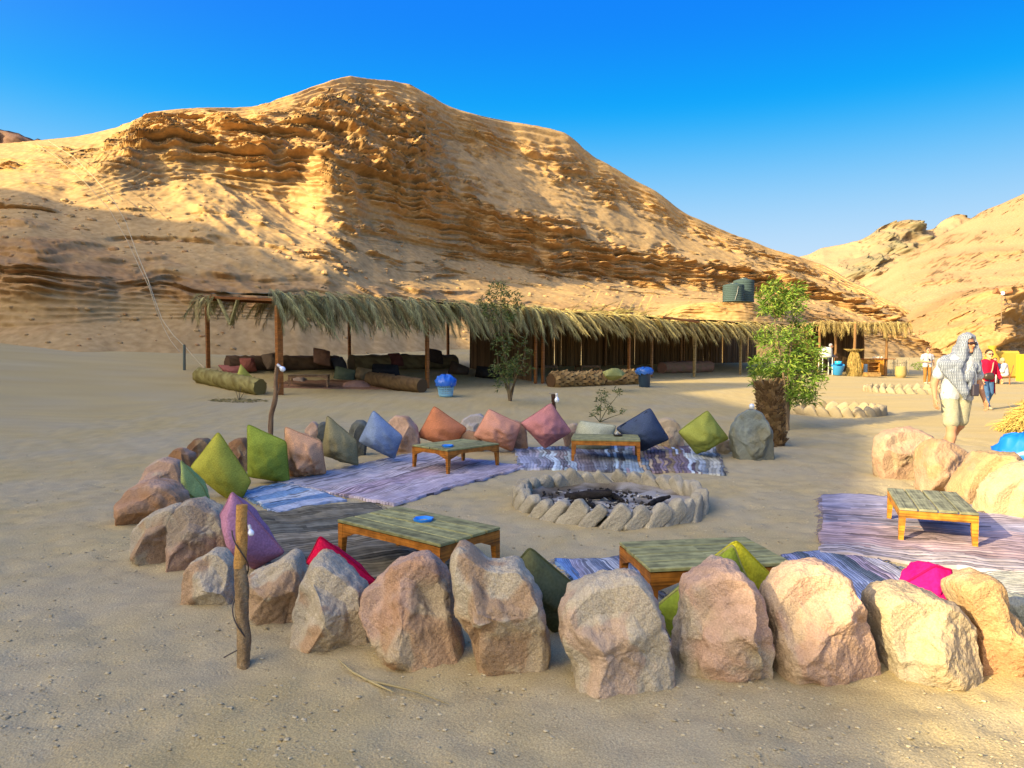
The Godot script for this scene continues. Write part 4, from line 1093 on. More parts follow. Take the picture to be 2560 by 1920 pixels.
	cushion("green cushion with double piping under the yellow one", [Vector3(1.192, 0.564, -3.85), Vector3(1.299, 0.332, -3.888), Vector3(0.917, -0.055, -3.95), Vector3(0.78, 0.188, -3.911)], 0.08, Color(0.19, 0.245, 0.03), 433, 0.5, Color(0.36, 0.36, 0.12))
	cushion("magenta cushion behind the sunlit yellowish boulder", [Vector3(2.4, 0.381, -4.05), Vector3(2.506, 0.353, -4.062), Vector3(2.549, 0.147, -4.15), Vector3(2.202, 0.217, -4.121)], 0.09, Color(0.66, 0.01, 0.14), 435, 0.9, Color(0.5, 0.01, 0.1))
	var nb := MB.new()
	for k in 9:
		var u := 0.2 + 0.3 * (k % 3) + rng.randf_range(-0.04, 0.04)
		var v := 0.2 + 0.3 * (k / 3) + rng.randf_range(-0.04, 0.04)
		var pp := quad_point([Vector3(2.129, 0.73, -11.1), Vector3(2.451, 0.229, -11.172), Vector3(2.022, 0.031, -11.2), Vector3(1.601, 0.402, -11.147)], u, v) - navy.position + Vector3(-0.02, 0.03, 0.155 - 0.26 * (absf(u - 0.5) + absf(v - 0.5)) * 0.6)
		var ring := PackedVector3Array()
		for q in 5:
			ring.append(pp + Vector3(cos(TAU * q / 4) * 0.075, sin(TAU * q / 4) * 0.06, -0.01))
		nb.tube(ring, [0.008], 6, Color(0.02, 0.025, 0.045), false)
	stuff(part("diamond_pattern", nb.done(), M.plain_cloth, navy))

	# tables
	low_table("low table with a greenish top on the purple rug", Vector2(-0.765, -9.82), deg_to_rad(46.5), 0.95, 0.74, 0.33, 501)
	low_table("small low table in front of the pale and navy cushions", Vector2(1.385, -10.65), deg_to_rad(-7.0), 0.99, 0.72, 0.33, 503, false)
	low_table("low table with a greenish plank top behind the near boulders", Vector2(-0.70, -5.28), deg_to_rad(-39.6), 1.10, 0.62, 0.33, 505)
	low_table("low table half hidden behind the yellow cushion", Vector2(1.20, -4.52), deg_to_rad(8.7), 0.90, 0.62, 0.33, 507)
	low_table("low table in the sun on the pink and purple rug", Vector2(3.66, -6.28), deg_to_rad(68.0), 0.94, 0.58, 0.30, 509, false, Color(0.52, 0.24, 0.03), Color(0.25, 0.25, 0.15))
	ashtray("blue plastic ashtray on the back left table", Vector3(-0.853, 0.319, -9.52), 0.0)
	ashtray("blue plastic ashtray on the near left table", Vector3(-0.662, 0.316, -5.35), 0.4)
	var pot := thing("pot", "small dark pot on the back right table", "pot", Vector3(1.581, 0.311, -10.72))
	var b := MB.new()
	b.lathe([Vector3(0, 0, 0), Vector3(0.055, 0, 0), Vector3(0.075, 0.05, 0), Vector3(0.068, 0.052, 0), Vector3(0.05, 0.012, 0), Vector3(0, 0.012, 0)], 20, Transform3D(), Color(0.025, 0.02, 0.02))
	part("bowl", b.done(), M.plastic, pot)
	b = MB.new()
	b.tube(PackedVector3Array([Vector3(-0.03, 0.02, 0), Vector3(-0.02, 0.06, 0), Vector3(-0.01, 0.085, 0.01)]), [0.02, 0.025, 0.012], 8, Color(0.4, 0.4, 0.38))
	part("lid", b.done(), M.plastic, pot)

	fire_pit()
	posts()


func quad_point(q: Array, u: float, v: float) -> Vector3:
	return q[3].lerp(q[2], u).lerp(q[0].lerp(q[1], u), v)


func ashtray(label: String, at: Vector3, turn: float) -> void:
	var b := MB.new()
	var prof := [Vector3(0, 0, 0), Vector3(0.066, 0, 0), Vector3(0.082, 0.036, 0), Vector3(0.07, 0.036, 0), Vector3(0.058, 0.012, 0), Vector3(0, 0.012, 0)]
	b.lathe(prof, 6, Transform3D(Basis(Vector3.UP, turn), Vector3.ZERO), Color(0.03, 0.24, 0.80))
	var o := part("ashtray", b.done(), M.plastic)
	o.position = at
	tag(o, label, "ashtray", "blue ashtrays")


func fire_pit() -> void:
	var at := Vector3(1.02, 0, -7.45)
	var t := thing("fire_pit", "round fire pit ringed by leaning grey stones, full of ash", "fire pit", at)
	var r := RandomNumberGenerator.new()
	r.seed = 61
	var count := 30
	for k in count:
		var a := TAU * k / count + r.randf_range(-0.03, 0.03)
		var s := 620 + k
		var nz := noise(s, 4.5, 4)
		var b := MB.new()
		var p := PackedVector3Array()
		var c := PackedColorArray()
		var size := Vector3(0.078 * r.randf_range(0.85, 1.15), 0.185 * r.randf_range(0.82, 1.12), 0.062 * r.randf_range(0.85, 1.25))
		var w := 22
		var h := 16
		var tint := mixc(Color(0.47, 0.425, 0.32), Color(0.36, 0.325, 0.24), r.randf())
		for y in h + 1:
			var e := -PI / 2 + PI * y / h
			for x in w:
				var q := -TAU * x / w
				var u := Vector3(cos(q) * cos(e), sin(e), sin(q) * cos(e))
				var pw := 0.45
				var pos := Vector3(signf(u.x) * pow(absf(u.x), pw), signf(u.y) * pow(absf(u.y), pw), signf(u.z) * pow(absf(u.z), pw)) * size
				pos += u * nz.get_noise_3dv(pos + Vector3.ONE * k) * 0.035
				p.append(pos)
				c.append(tint * (1.0 + 0.35 * nz.get_noise_3dv(pos * 3.0)))
		b.grid(p, w, h + 1, true, c)
		var o := part("stone", b.done(), M.stone, t)
		var out := Vector3(cos(a), 0, sin(a))
		# leaning along the ring, all the same way
		var side := Vector3(sin(a), 0, -cos(a))
		var bs := Basis(side, Vector3.UP, out)
		bs = bs * Basis(Vector3.BACK, -0.72 + r.randf_range(-0.07, 0.07)) * Basis(Vector3.RIGHT, r.randf_range(-0.22, 0.0))
		o.transform = Transform3D(bs, out * (0.93 + r.randf_range(-0.02, 0.02)) + Vector3.UP * 0.05)
	# ash bed
	var b2 := MB.new()
	var nz2 := noise(690, 2.2, 4)
	var pp := PackedVector3Array()
	var cc := PackedColorArray()
	for y in 26:
		for x in 60:
			var rad := 0.9 * y / 25.0
			var a := TAU * x / 60.0
			var q := Vector3(cos(a) * rad, 0, sin(a) * rad)
			var n := nz2.get_noise_2d(q.x, q.z)
			var m := nz2.get_noise_2d(q.x * 2.5 + 7.0, q.z * 2.5)
			q.y = 0.025 + 0.05 * n + 0.05 * pow(rad / 0.9, 3.0)
			pp.append(q)
			var col := mixc(Color(0.08, 0.07, 0.06), Color(0.36, 0.35, 0.34), smoothstep(-0.25, 0.35, n + q.x * 0.5 + m * 0.4))
			cc.append(mixc(col, Color(0.33, 0.27, 0.18), smoothstep(0.55, 0.9, rad) * 0.4))
	b2.grid(pp, 60, 26, true, cc)
	stuff(part("ash", b2.done(), M.sand, t))
	for q in [[Vector3(-0.45, 0.05, -0.12), Vector3(-0.2, 0.10, -0.02), Vector3(0.02, 0.13, 0.02), 0.055], [Vector3(-0.5, 0.05, 0.36), Vector3(-0.36, 0.08, 0.32), Vector3(-0.22, 0.06, 0.36), 0.045], [Vector3(0.34, 0.08, 0.36), Vector3(0.46, 0.10, 0.24), Vector3(0.58, 0.13, 0.2), 0.030], [Vector3(-0.1, 0.05, -0.25), Vector3(0.05, 0.07, -0.1), Vector3(0.12, 0.06, 0.12), 0.035]]:
		part("charred_log", branch([q[0], q[1], q[2]], [q[3] * 0.8, q[3], q[3] * 0.55], 640 + int(q[3] * 1000), Color(0.035, 0.03, 0.028), Color(0.012, 0.011, 0.01), 10, 5), M.stone, t)
	var soot := MB.new()
	for k in 160:
		var rr := 0.62 * sqrt(r.randf())
		var aa := r.randf() * TAU
		var sz := r.randf_range(0.008, 0.03)
		soot.box(Transform3D(Basis.from_euler(Vector3(r.randf() * 3.0, r.randf() * 6.0, r.randf() * 3.0)), Vector3(cos(aa) * rr - 0.15, 0.05 + sz * 0.4, sin(aa) * rr)), Vector3(1.6, 0.8, 1.0) * sz, sz * 0.2, Color(0.03, 0.027, 0.025) * r.randf_range(0.5, 2.5))
	stuff(part("charcoal", soot.done(), M.stone, t))
	var sh := MB.new()
	for k in 90:
		var q := Vector3(r.randfn(0.12, 0.22), 0.055, r.randfn(0.42, 0.13)) if k < 60 else Vector3(r.randf_range(-0.6, 0.6), 0.06, r.randf_range(-0.5, 0.5))
		var d := r.randf_range(0.015, 0.045)
		var bs := Basis.from_euler(Vector3(r.randf_range(-0.5, 0.5), r.randf() * TAU, r.randf_range(-0.5, 0.5)))
		sh.box(Transform3D(bs, q), Vector3(d * 1.5, 0.005, d), 0.0, mixc(Color(0.55, 0.52, 0.45), Color(0.28, 0.27, 0.25), r.randf()))
	stuff(part("shards", sh.done(), M.plain, t))


func branch(path: Array, radii: Array, s: int, col: Color, col2: Color, sides := 12, sub := 8) -> ArrayMesh:
	var nz := noise(s, 3.0, 3)
	var cv := Curve3D.new()
	for k in path.size():
		var d: Vector3 = (path[mini(k + 1, path.size() - 1)] - path[maxi(k - 1, 0)]) * 0.18
		cv.add_point(path[k], -d, d)
	var n := sub * (path.size() - 1)
	var p := PackedVector3Array()
	var c := PackedColorArray()
	var len := cv.get_baked_length()
	for k in n + 1:
		var f := float(k) / n
		var at := cv.sample_baked(len * f, true)
		var dir := (cv.sample_baked(minf(len, len * f + 0.02)) - cv.sample_baked(maxf(0.0, len * f - 0.02))).normalized()
		var side := dir.cross(Vector3.BACK if absf(dir.z) < 0.9 else Vector3.RIGHT).normalized()
		var up := dir.cross(side)
		var ri := f * (radii.size() - 1)
		var r: float = lerpf(radii[int(ri)], radii[mini(int(ri) + 1, radii.size() - 1)], ri - int(ri))
		for q in sides:
			var a := TAU * q / sides
			var o := (side * cos(a) + up * sin(a))
			var w := nz.get_noise_3dv((at + o * r) * Vector3(6, 1.2, 6))
			p.append(at + o * r * (1.0 + 0.30 * w))
			c.append(mixc(col, col2, 0.5 + w * 1.6))
	var b := MB.new()
	b.grid(p, sides, n + 1, true, c)
	for e in 2:
		var q0 := 0 if e == 0 else n * sides
		var ctr: Vector3 = path[0] if e == 0 else path[path.size() - 1]
		for q in sides:
			if e == 1:
				b.tri(ctr, p[q0 + q], p[q0 + (q + 1) % sides], col2)
			else:
				b.tri(ctr, p[q0 + (q + 1) % sides], p[q0 + q], col2)
	return b.done()


func lamp_bulb(parent: Node3D, at: Vector3, tip: Vector3, s: float) -> void:
	var d := (tip - at).normalized()
	var y := d
	var x := y.cross(Vector3.BACK).normalized()
	var bs := Basis(x, y, x.cross(y))
	var xf := Transform3D(bs, at)
	var b := MB.new()
	b.lathe([Vector3(0, 0, 0), Vector3(0.018 * s, 0, 0), Vector3(0.02 * s, 0.05 * s, 0), Vector3(0, 0.05 * s, 0)], 12, xf, Color(0.5, 0.5, 0.5))
	part("lamp_holder", b.done(), M.plastic, parent)
	b = MB.new()
	b.lathe([Vector3(0.012 * s, 0.045 * s, 0), Vector3(0.02 * s, 0.06 * s, 0), Vector3(0.035 * s, 0.09 * s, 0), Vector3(0.036 * s, 0.105 * s, 0), Vector3(0.025 * s, 0.128 * s, 0), Vector3(0, 0.136 * s, 0)], 14, xf, Color(0.85, 0.87, 0.9))
	part("bulb", b.done(), M.glass_bulb, parent)


func posts() -> void:
	# near post, peeled at its head
	var foot := Vector3(-1.378, 0, -3.638)
	var t := thing("wooden_post", "rough near post with a peeled orange head among the left boulders", "post", foot, 0.0, "lamp stakes of the circle")
	var head: Vector3 = Vector3(-1.395, 0.806, -3.7)
	var rel := head - foot
	part("trunk", branch([Vector3(0, -0.1, 0), rel * 0.15 + Vector3(0.002, 0, 0), rel * 0.3 + Vector3(-0.008, 0, 0), rel * 0.45 + Vector3(-0.006, 0, 0), rel * 0.62 + Vector3(-0.014, 0, 0)], [0.034, 0.032, 0.030], 711, Color(0.38, 0.27, 0.145), Color(0.24, 0.16, 0.085), 16, 14), M.stone, t)
	part("peeled_head", branch([rel * 0.60 + Vector3(-0.014, 0, 0), rel * 0.8 + Vector3(-0.006, 0, 0), rel], [0.030, 0.029, 0.028], 712, Color(0.60, 0.34, 0.105), Color(0.50, 0.27, 0.08), 14, 8), M.stone, t)
	var b := MB.new()
	var path := PackedVector3Array()
	for k in 46:
		var f := k / 45.0
		var a := f * 9.0
		path.append(rel * (0.12 + 0.72 * f) + Vector3(cos(a) * 0.039, 0, sin(a) * 0.039) + Vector3(-0.012, 0, 0))
	path.insert(0, rel * 0.05 + Vector3(-0.09, 0, 0.03))
	b.tube(path, [0.004], 5, Color(0.05, 0.035, 0.025))
	part("cable", b.done(), M.plastic, t)
	lamp_bulb(t, rel * 0.87 + Vector3(0.035, 0, 0.0), rel * 0.87 + Vector3(0.06, -0.05, 0.03), 0.45)
	# thin crooked stake behind the green cushion
	foot = Vector3(-4.091, 0, -12.188)
	t = thing("wooden_post", "thin crooked stake with a white bulb before the big orange hut post", "post", foot, 0.0, "lamp stakes of the circle")
	head = Vector3(-3.875, 1.356, -11.9)
	rel = head - foot
	part("trunk", branch([Vector3(0, -0.1, 0), rel * 0.35 + Vector3(-0.03, 0, 0), rel * 0.6 + Vector3(0.02, 0, 0), rel * 0.8 + Vector3(0.0, 0, 0), rel], [0.045, 0.04, 0.042, 0.036, 0.03], 715, Color(0.34, 0.225, 0.14), Color(0.20, 0.125, 0.075), 12, 6), M.stone, t)
	part("twig", branch([rel * 0.62 + Vector3(0.02, 0, 0), rel * 0.7 + Vector3(0.07, 0, 0.02), rel * 0.78 + Vector3(0.085, 0, 0.02)], [0.02, 0.015, 0.01], 716, Color(0.24, 0.15, 0.09), Color(0.13, 0.08, 0.05), 8, 4), M.stone, t)
	lamp_bulb(t, rel + Vector3(0.02, 0.02, 0.03), rel + Vector3(0.12, -0.06, 0.06), 1.25)
	# short stake behind the dusty pink cushion
	foot = Vector3(0.992, 0, -16.942)
	t = thing("wooden_post", "short stake with a white bulb behind the dusty pink cushion", "post", foot, 0.0, "lamp stakes of the circle")
	rel = Vector3(0.886, 0.665, -15.5) - foot
	part("trunk", branch([Vector3(0, -0.1, 0), rel * 0.5, rel], [0.05, 0.05, 0.045], 717, Color(0.18, 0.10, 0.09), Color(0.10, 0.06, 0.05), 10, 4), M.stone, t)
	b = MB.new()
	b.box(Transform3D(Basis(), rel + Vector3(-0.02, 0.02, 0)), Vector3(0.15, 0.03, 0.05), 0.005, Color(0.30, 0.26, 0.2))
	part("crosspiece", b.done(), M.plain, t)
	lamp_bulb(t, rel + Vector3(0.07, 0.03, 0.04), rel + Vector3(0.08, -0.2, 0.06), 1.5)
	# bulb lamp by the palm stump
	foot = Vector3(5.633, 0, -16.942)
	t = thing("lamp", "white lamp standing behind the blue grey boulder", "lamp", foot)
	b = MB.new()
	b.tube(PackedVector3Array([Vector3(0, 0, 0), Vector3(0, 0.25, 0)]), [0.03], 8, Color(0.5, 0.5, 0.5))
	part("stem", b.done(), M.plastic, t)
	lamp_bulb(t, Vector3(0, 0.12, 0), Vector3(0.01, 0.5, 0), 1.8)
	# dry palm rib on the sand
	b = MB.new()
	b.tube(PackedVector3Array([Vector3(-0.894, 0, -3.638) + Vector3(0, 0.02, 0), Vector3(-0.787, 0, -3.5) + Vector3(0, 0.014, 0), Vector3(-0.655, 0, -3.381) + Vector3(0, 0.012, 0), Vector3(-0.553, 0, -3.298) + Vector3(0, 0.01, 0)]), [0.003, 0.007, 0.007, 0.003], 6, Color(0.36, 0.29, 0.14))
	b.tube(PackedVector3Array([Vector3(-0.707, 0, -3.42) + Vector3(0, 0.012, 0), Vector3(-0.584, 0, -3.353) + Vector3(0, 0.02, 0), Vector3(-0.445, 0, -3.298) + Vector3(0, 0.014, 0), Vector3(-0.284, 0, -3.192) + Vector3(0, 0.006, 0)]), [0.006, 0.007, 0.005, 0.002], 6, Color(0.30, 0.24, 0.12))
	var o := part("palm_rib", b.done(), M.plain)
	tag(o, "dry forked palm rib lying on the sand in front of the boulders", "branch")

# ---------------------------------------------------------------- palm huts along the foot of the hill
func hp(t: float, q: float, y: float) -> Vector3:
	return Vector3(-6.7 + 0.735 * t - 0.677 * q, y, -20.8 - 0.677 * t - 0.735 * q)


func hut_ground(t: float, q: float) -> Vector3:
	var p := hp(t, q, 0.0)
	return on_ground(p.x, p.z)


# a drooping palm frond: x along the eave, y up, z out of the eave
func frond(s: int, tint: Color, length := 1.15, out := 0.5, sweep := 0.35, pairs := 42) -> ArrayMesh:
	var r := RandomNumberGenerator.new()
	r.seed = s
	var b := MB.new()
	var path := PackedVector3Array()
	for k in 9:
		var f := k / 8.0
		path.append(Vector3(sweep * f * f, 0.10 * sin(f * 2.2) - 0.95 * pow(f, 1.7), out * sin(f * 1.5)) * length)
	b.tube(path, [0.018, 0.015, 0.010, 0.006], 5, tint * 0.9, false)
	for k in pairs:
		var f := 0.08 + 0.92 * k / pairs
		var i := int(f * 8.0)
		var at := path[mini(i, 7)].lerp(path[mini(i, 7) + 1], f * 8.0 - i)
		var tan_v := (path[mini(i, 7) + 1] - path[mini(i, 7)]).normalized()
		for sg in [-1.0, 1.0]:
			var l := length * r.randf_range(0.30, 0.52) * (1.0 - 0.45 * f)
			var d := (tan_v * 0.9 + Vector3(sg * r.randf_range(0.15, 0.75), -0.35 + r.randf_range(-0.2, 0.2), r.randf_range(-0.1, 0.35))).normalized()
			var e := (d + Vector3(0.12, -0.75, 0)).normalized()
			var w := d.cross(Vector3(0.3, 0.2, 1.0)).normalized() * r.randf_range(0.005, 0.011)
			var m := at + d * l * 0.5
			var tip := m + e * l * 0.5
			var c := tint * r.randf_range(0.45, 1.5)
			c.a = 1.0
			b.quad(at - w * 0.6, at + w * 0.6, m + w, m - w, c)
			b.tri(m - w, m + w, tip, mixc(c, Color(0.22, 0.14, 0.06), 0.35))
	return b.done()


func eave_frame(along: Vector3, out: Vector3) -> Basis:
	return Basis(along, Vector3.UP, out)


func timber(a: Vector3, b: Vector3, size: float, col: Color, s := 0) -> ArrayMesh:
	var d := (b - a)
	var y := d.normalized()
	var x := y.cross(Vector3(0.677, 0, 0.735)).normalized()
	if absf(y.dot(Vector3(0.677, 0, 0.735))) > 0.9:
		x = y.cross(Vector3.UP).normalized()
	var m := MB.new()
	m.box(Transform3D(Basis(x, y, x.cross(y)), (a + b) / 2.0), Vector3(size, d.length(), size), 0.008, col)
	return m.done()


func fringe(parent: Node3D, fronds: Array, from: Vector3, to: Vector3, out: Vector3, n: int, s: int, as_parts: bool, size := 0.74) -> void:
	var r := RandomNumberGenerator.new()
	r.seed = s
	var along := (to - from).normalized()
	var xf := []
	for k in n:
		var f := (k + r.randf_range(-0.3, 1.3)) / n
		var sc := r.randf_range(0.75, 1.22) * size
		var bs := eave_frame(along, out) * Basis(Vector3.BACK, r.randf_range(-0.35, 0.28)) * Basis(Vector3.UP, r.randf_range(-0.5, 0.5))
		xf.append(Transform3D(bs.scaled(Vector3.ONE * sc), from.lerp(to, clampf(f, 0, 1)) + Vector3.UP * (r.randf_range(-0.10, 0.07)) + out * r.randf_range(-0.25, 0.05)))
	if as_parts:
		for k in n:
			var o := part("palm_frond", fronds[r.randi() % fronds.size()], M.straw, parent)
			o.transform = parent.transform.affine_inverse() * xf[k]
	else:
		for v in fronds.size():
			var own := []
			for k in n:
				if k % fronds.size() == v:
					own.append(parent.transform.affine_inverse() * xf[k])
			if own.size():
				scatter("thatch", fronds[v], M.straw, own, [Color(0.95, 0.95, 0.95), Color(0.75, 0.74, 0.7), Color(1.1, 1.08, 1.0), Color(0.6, 0.56, 0.5)], parent)


func roof_mat(t0: float, t1: float, q0: float, q1: float, y0: float, y1: float, s: int, col: Color) -> ArrayMesh:
	var nz := noise(s, 0.9, 3)
	var b := MB.new()
	for side in 2:
		var p := PackedVector3Array()
		var c := PackedColorArray()
		for yy in 13:
			for x in 61:
				var u := x / 60.0
				var v := yy / 12.0
				var o := hp(lerpf(t0, t1, u), lerpf(q0, q1, v if side == 0 else 1.0 - v), lerpf(y0, y1, v if side == 0 else 1.0 - v))
				o.y += nz.get_noise_2d(o.x, o.z) * 0.06 + (0.07 if side == 0 else -0.07)
				p.append(o)
				c.append(col * (1.0 + 0.3 * nz.get_noise_2d(o.x * 4.0, o.z * 4.0)))
		b.grid(p, 61, 13, false, c)
	return b.done()


func palm_log(label: String, a: Vector3, b: Vector3, r: float, s: int, col: Color, dark: Color, group := "palm logs laid as seats") -> Node3D:
	var t := thing("palm_log", label, "log", a, 0.0, group)
	var d := b - a
	var ctr := Vector3.UP * r * 0.85
	part("trunk", branch([ctr, ctr + d * 0.5, ctr + d], [r, r * 1.03, r * 0.97], s, col, dark, 18, 14), M.stone, t)
	var mb := MB.new()
	var y := d.normalized()
	var x := y.cross(Vector3.UP).normalized()
	for e in 2:
		var at := ctr + (d if e == 1 else Vector3.ZERO) + y * (0.012 if e == 1 else -0.012)
		for k in 16:
			var p0 := (x * cos(TAU * k / 16) + x.cross(y) * sin(TAU * k / 16)) * r * 0.93
			var p1 := (x * cos(TAU * (k + 1) / 16) + x.cross(y) * sin(TAU * (k + 1) / 16)) * r * 0.93
			if e == 0:
				mb.tri(at, at + p0, at + p1, dark * 1.1)
			else:
				mb.tri(at, at + p1, at + p0, dark * 1.1)
	part("cut_end", mb.done(), M.stone, t)
	return t


# leaf bases of a palm, set round a stem from a to b
func leaf_bases(a: Vector3, b: Vector3, r0: float, r1: float, around: int, rows: int, s: int, size: float, cols: Array, lift := 0.35) -> ArrayMesh:
	var r := RandomNumberGenerator.new()
	r.seed = s
	var mb := MB.new()
	var y := (b - a).normalized()
	var x := y.cross(Vector3.BACK if absf(y.z) < 0.9 else Vector3.RIGHT).normalized()
	var z := x.cross(y)
	for k in rows:
		for q in around:
			var an := TAU * (q + 0.5 * (k % 2)) / around + r.randf_range(-0.08, 0.08)
			var o := x * cos(an) + z * sin(an)
			var f := (k + r.randf_range(-0.15, 0.15)) / maxf(1.0, rows - 1)
			var rad := lerpf(r0, r1, f)
			var at := a.lerp(b, f) + o * rad * 0.92
			var w := y.cross(o).normalized() * size * r.randf_range(0.42, 0.6)
			var up := (y + o * lift * r.randf_range(0.5, 1.5)).normalized() * size * r.randf_range(0.8, 1.3)
			var c: Color = cols[r.randi() % cols.size()] * r.randf_range(0.75, 1.2)
			c.a = 1.0
			var th := o * size * 0.28
			var p := [at - w, at + w, at + up + w * 0.55, at + up - w * 0.55]
			mb.quad(p[0] + th * 0.5, p[1] + th * 0.5, p[2] + th, p[3] + th, c)
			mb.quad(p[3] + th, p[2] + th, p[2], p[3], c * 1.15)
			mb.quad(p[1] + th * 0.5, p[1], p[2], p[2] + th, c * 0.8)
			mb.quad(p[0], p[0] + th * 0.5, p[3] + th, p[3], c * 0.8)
	return mb.done()


func bag_mesh(r: float, h: float, s: int, col: Color, over := 0.06) -> ArrayMesh:
	var nz := noise(s, 5.0, 3, FastNoiseLite.TYPE_SIMPLEX_SMOOTH, FastNoiseLite.FRACTAL_RIDGED)
	var b := MB.new()
	var p := PackedVector3Array()
	var w := 40
	var prof := [Vector2(r + 0.02, -over * 2.2), Vector2(r + 0.035, -over), Vector2(r + 0.03, 0.0), Vector2(r * 0.98, h * 0.35), Vector2(r * 0.85, h * 0.7), Vector2(r * 0.5, h * 0.95), Vector2(0.02, h)]
	for q in prof:
		for k in w:
			var a := -TAU * k / w
			var n := nz.get_noise_3d(cos(a) * 0.5 + q.y, q.y * 1.5, sin(a) * 0.5)
			var rr: float = q.x * (1.0 + n * 0.34)
			p.append(Vector3(cos(a) * rr, q.y + n * 0.09, sin(a) * rr))
	b.grid(p, w, prof.size(), true, PackedColorArray([col]))
	return b.done()


func laundry_basket(label: String, at: Vector3, body: Color, bag: Color, s: int) -> void:
	var t := thing("laundry_basket", label, "basket", at, 0.4, "lattice baskets with blue bags")
	var b := MB.new()
	var h := 0.42
	for k in 28:
		var a := TAU * k / 28
		var o := Vector3(cos(a), 0, sin(a))
		b.tube(PackedVector3Array([o * 0.20 + Vector3.UP * 0.06, o * 0.25 + Vector3.UP * (h - 0.04)]), [0.012], 5, body, false)
	for k in 6:
		var f := k / 5.0
		var ring := PackedVector3Array()
		for q in 29:
			ring.append(Vector3(cos(TAU * q / 28), 0, sin(TAU * q / 28)) * lerpf(0.20, 0.25, f) + Vector3.UP * lerpf(0.06, h - 0.04, f))
		b.tube(ring, [0.011], 5, body, false)
	part("lattice", b.done(), M.plastic, t)
	b = MB.new()
	b.lathe([Vector3(0, 0, 0), Vector3(0.195, 0, 0), Vector3(0.21, 0.08, 0), Vector3(0.18, 0.08, 0), Vector3(0, 0.02, 0)], 28, Transform3D(), body)
	part("base", b.done(), M.plastic, t)
	b = MB.new()
	b.lathe([Vector3(0.235, h - 0.06, 0), Vector3(0.265, h - 0.05, 0), Vector3(0.27, h, 0), Vector3(0.24, h, 0)], 28, Transform3D(), body)
	part("rim", b.done(), M.plastic, t)
	var o := part("bag", bag_mesh(0.235, 0.19, s, bag, 0.06), M.plastic, t)
	o.position.y = h


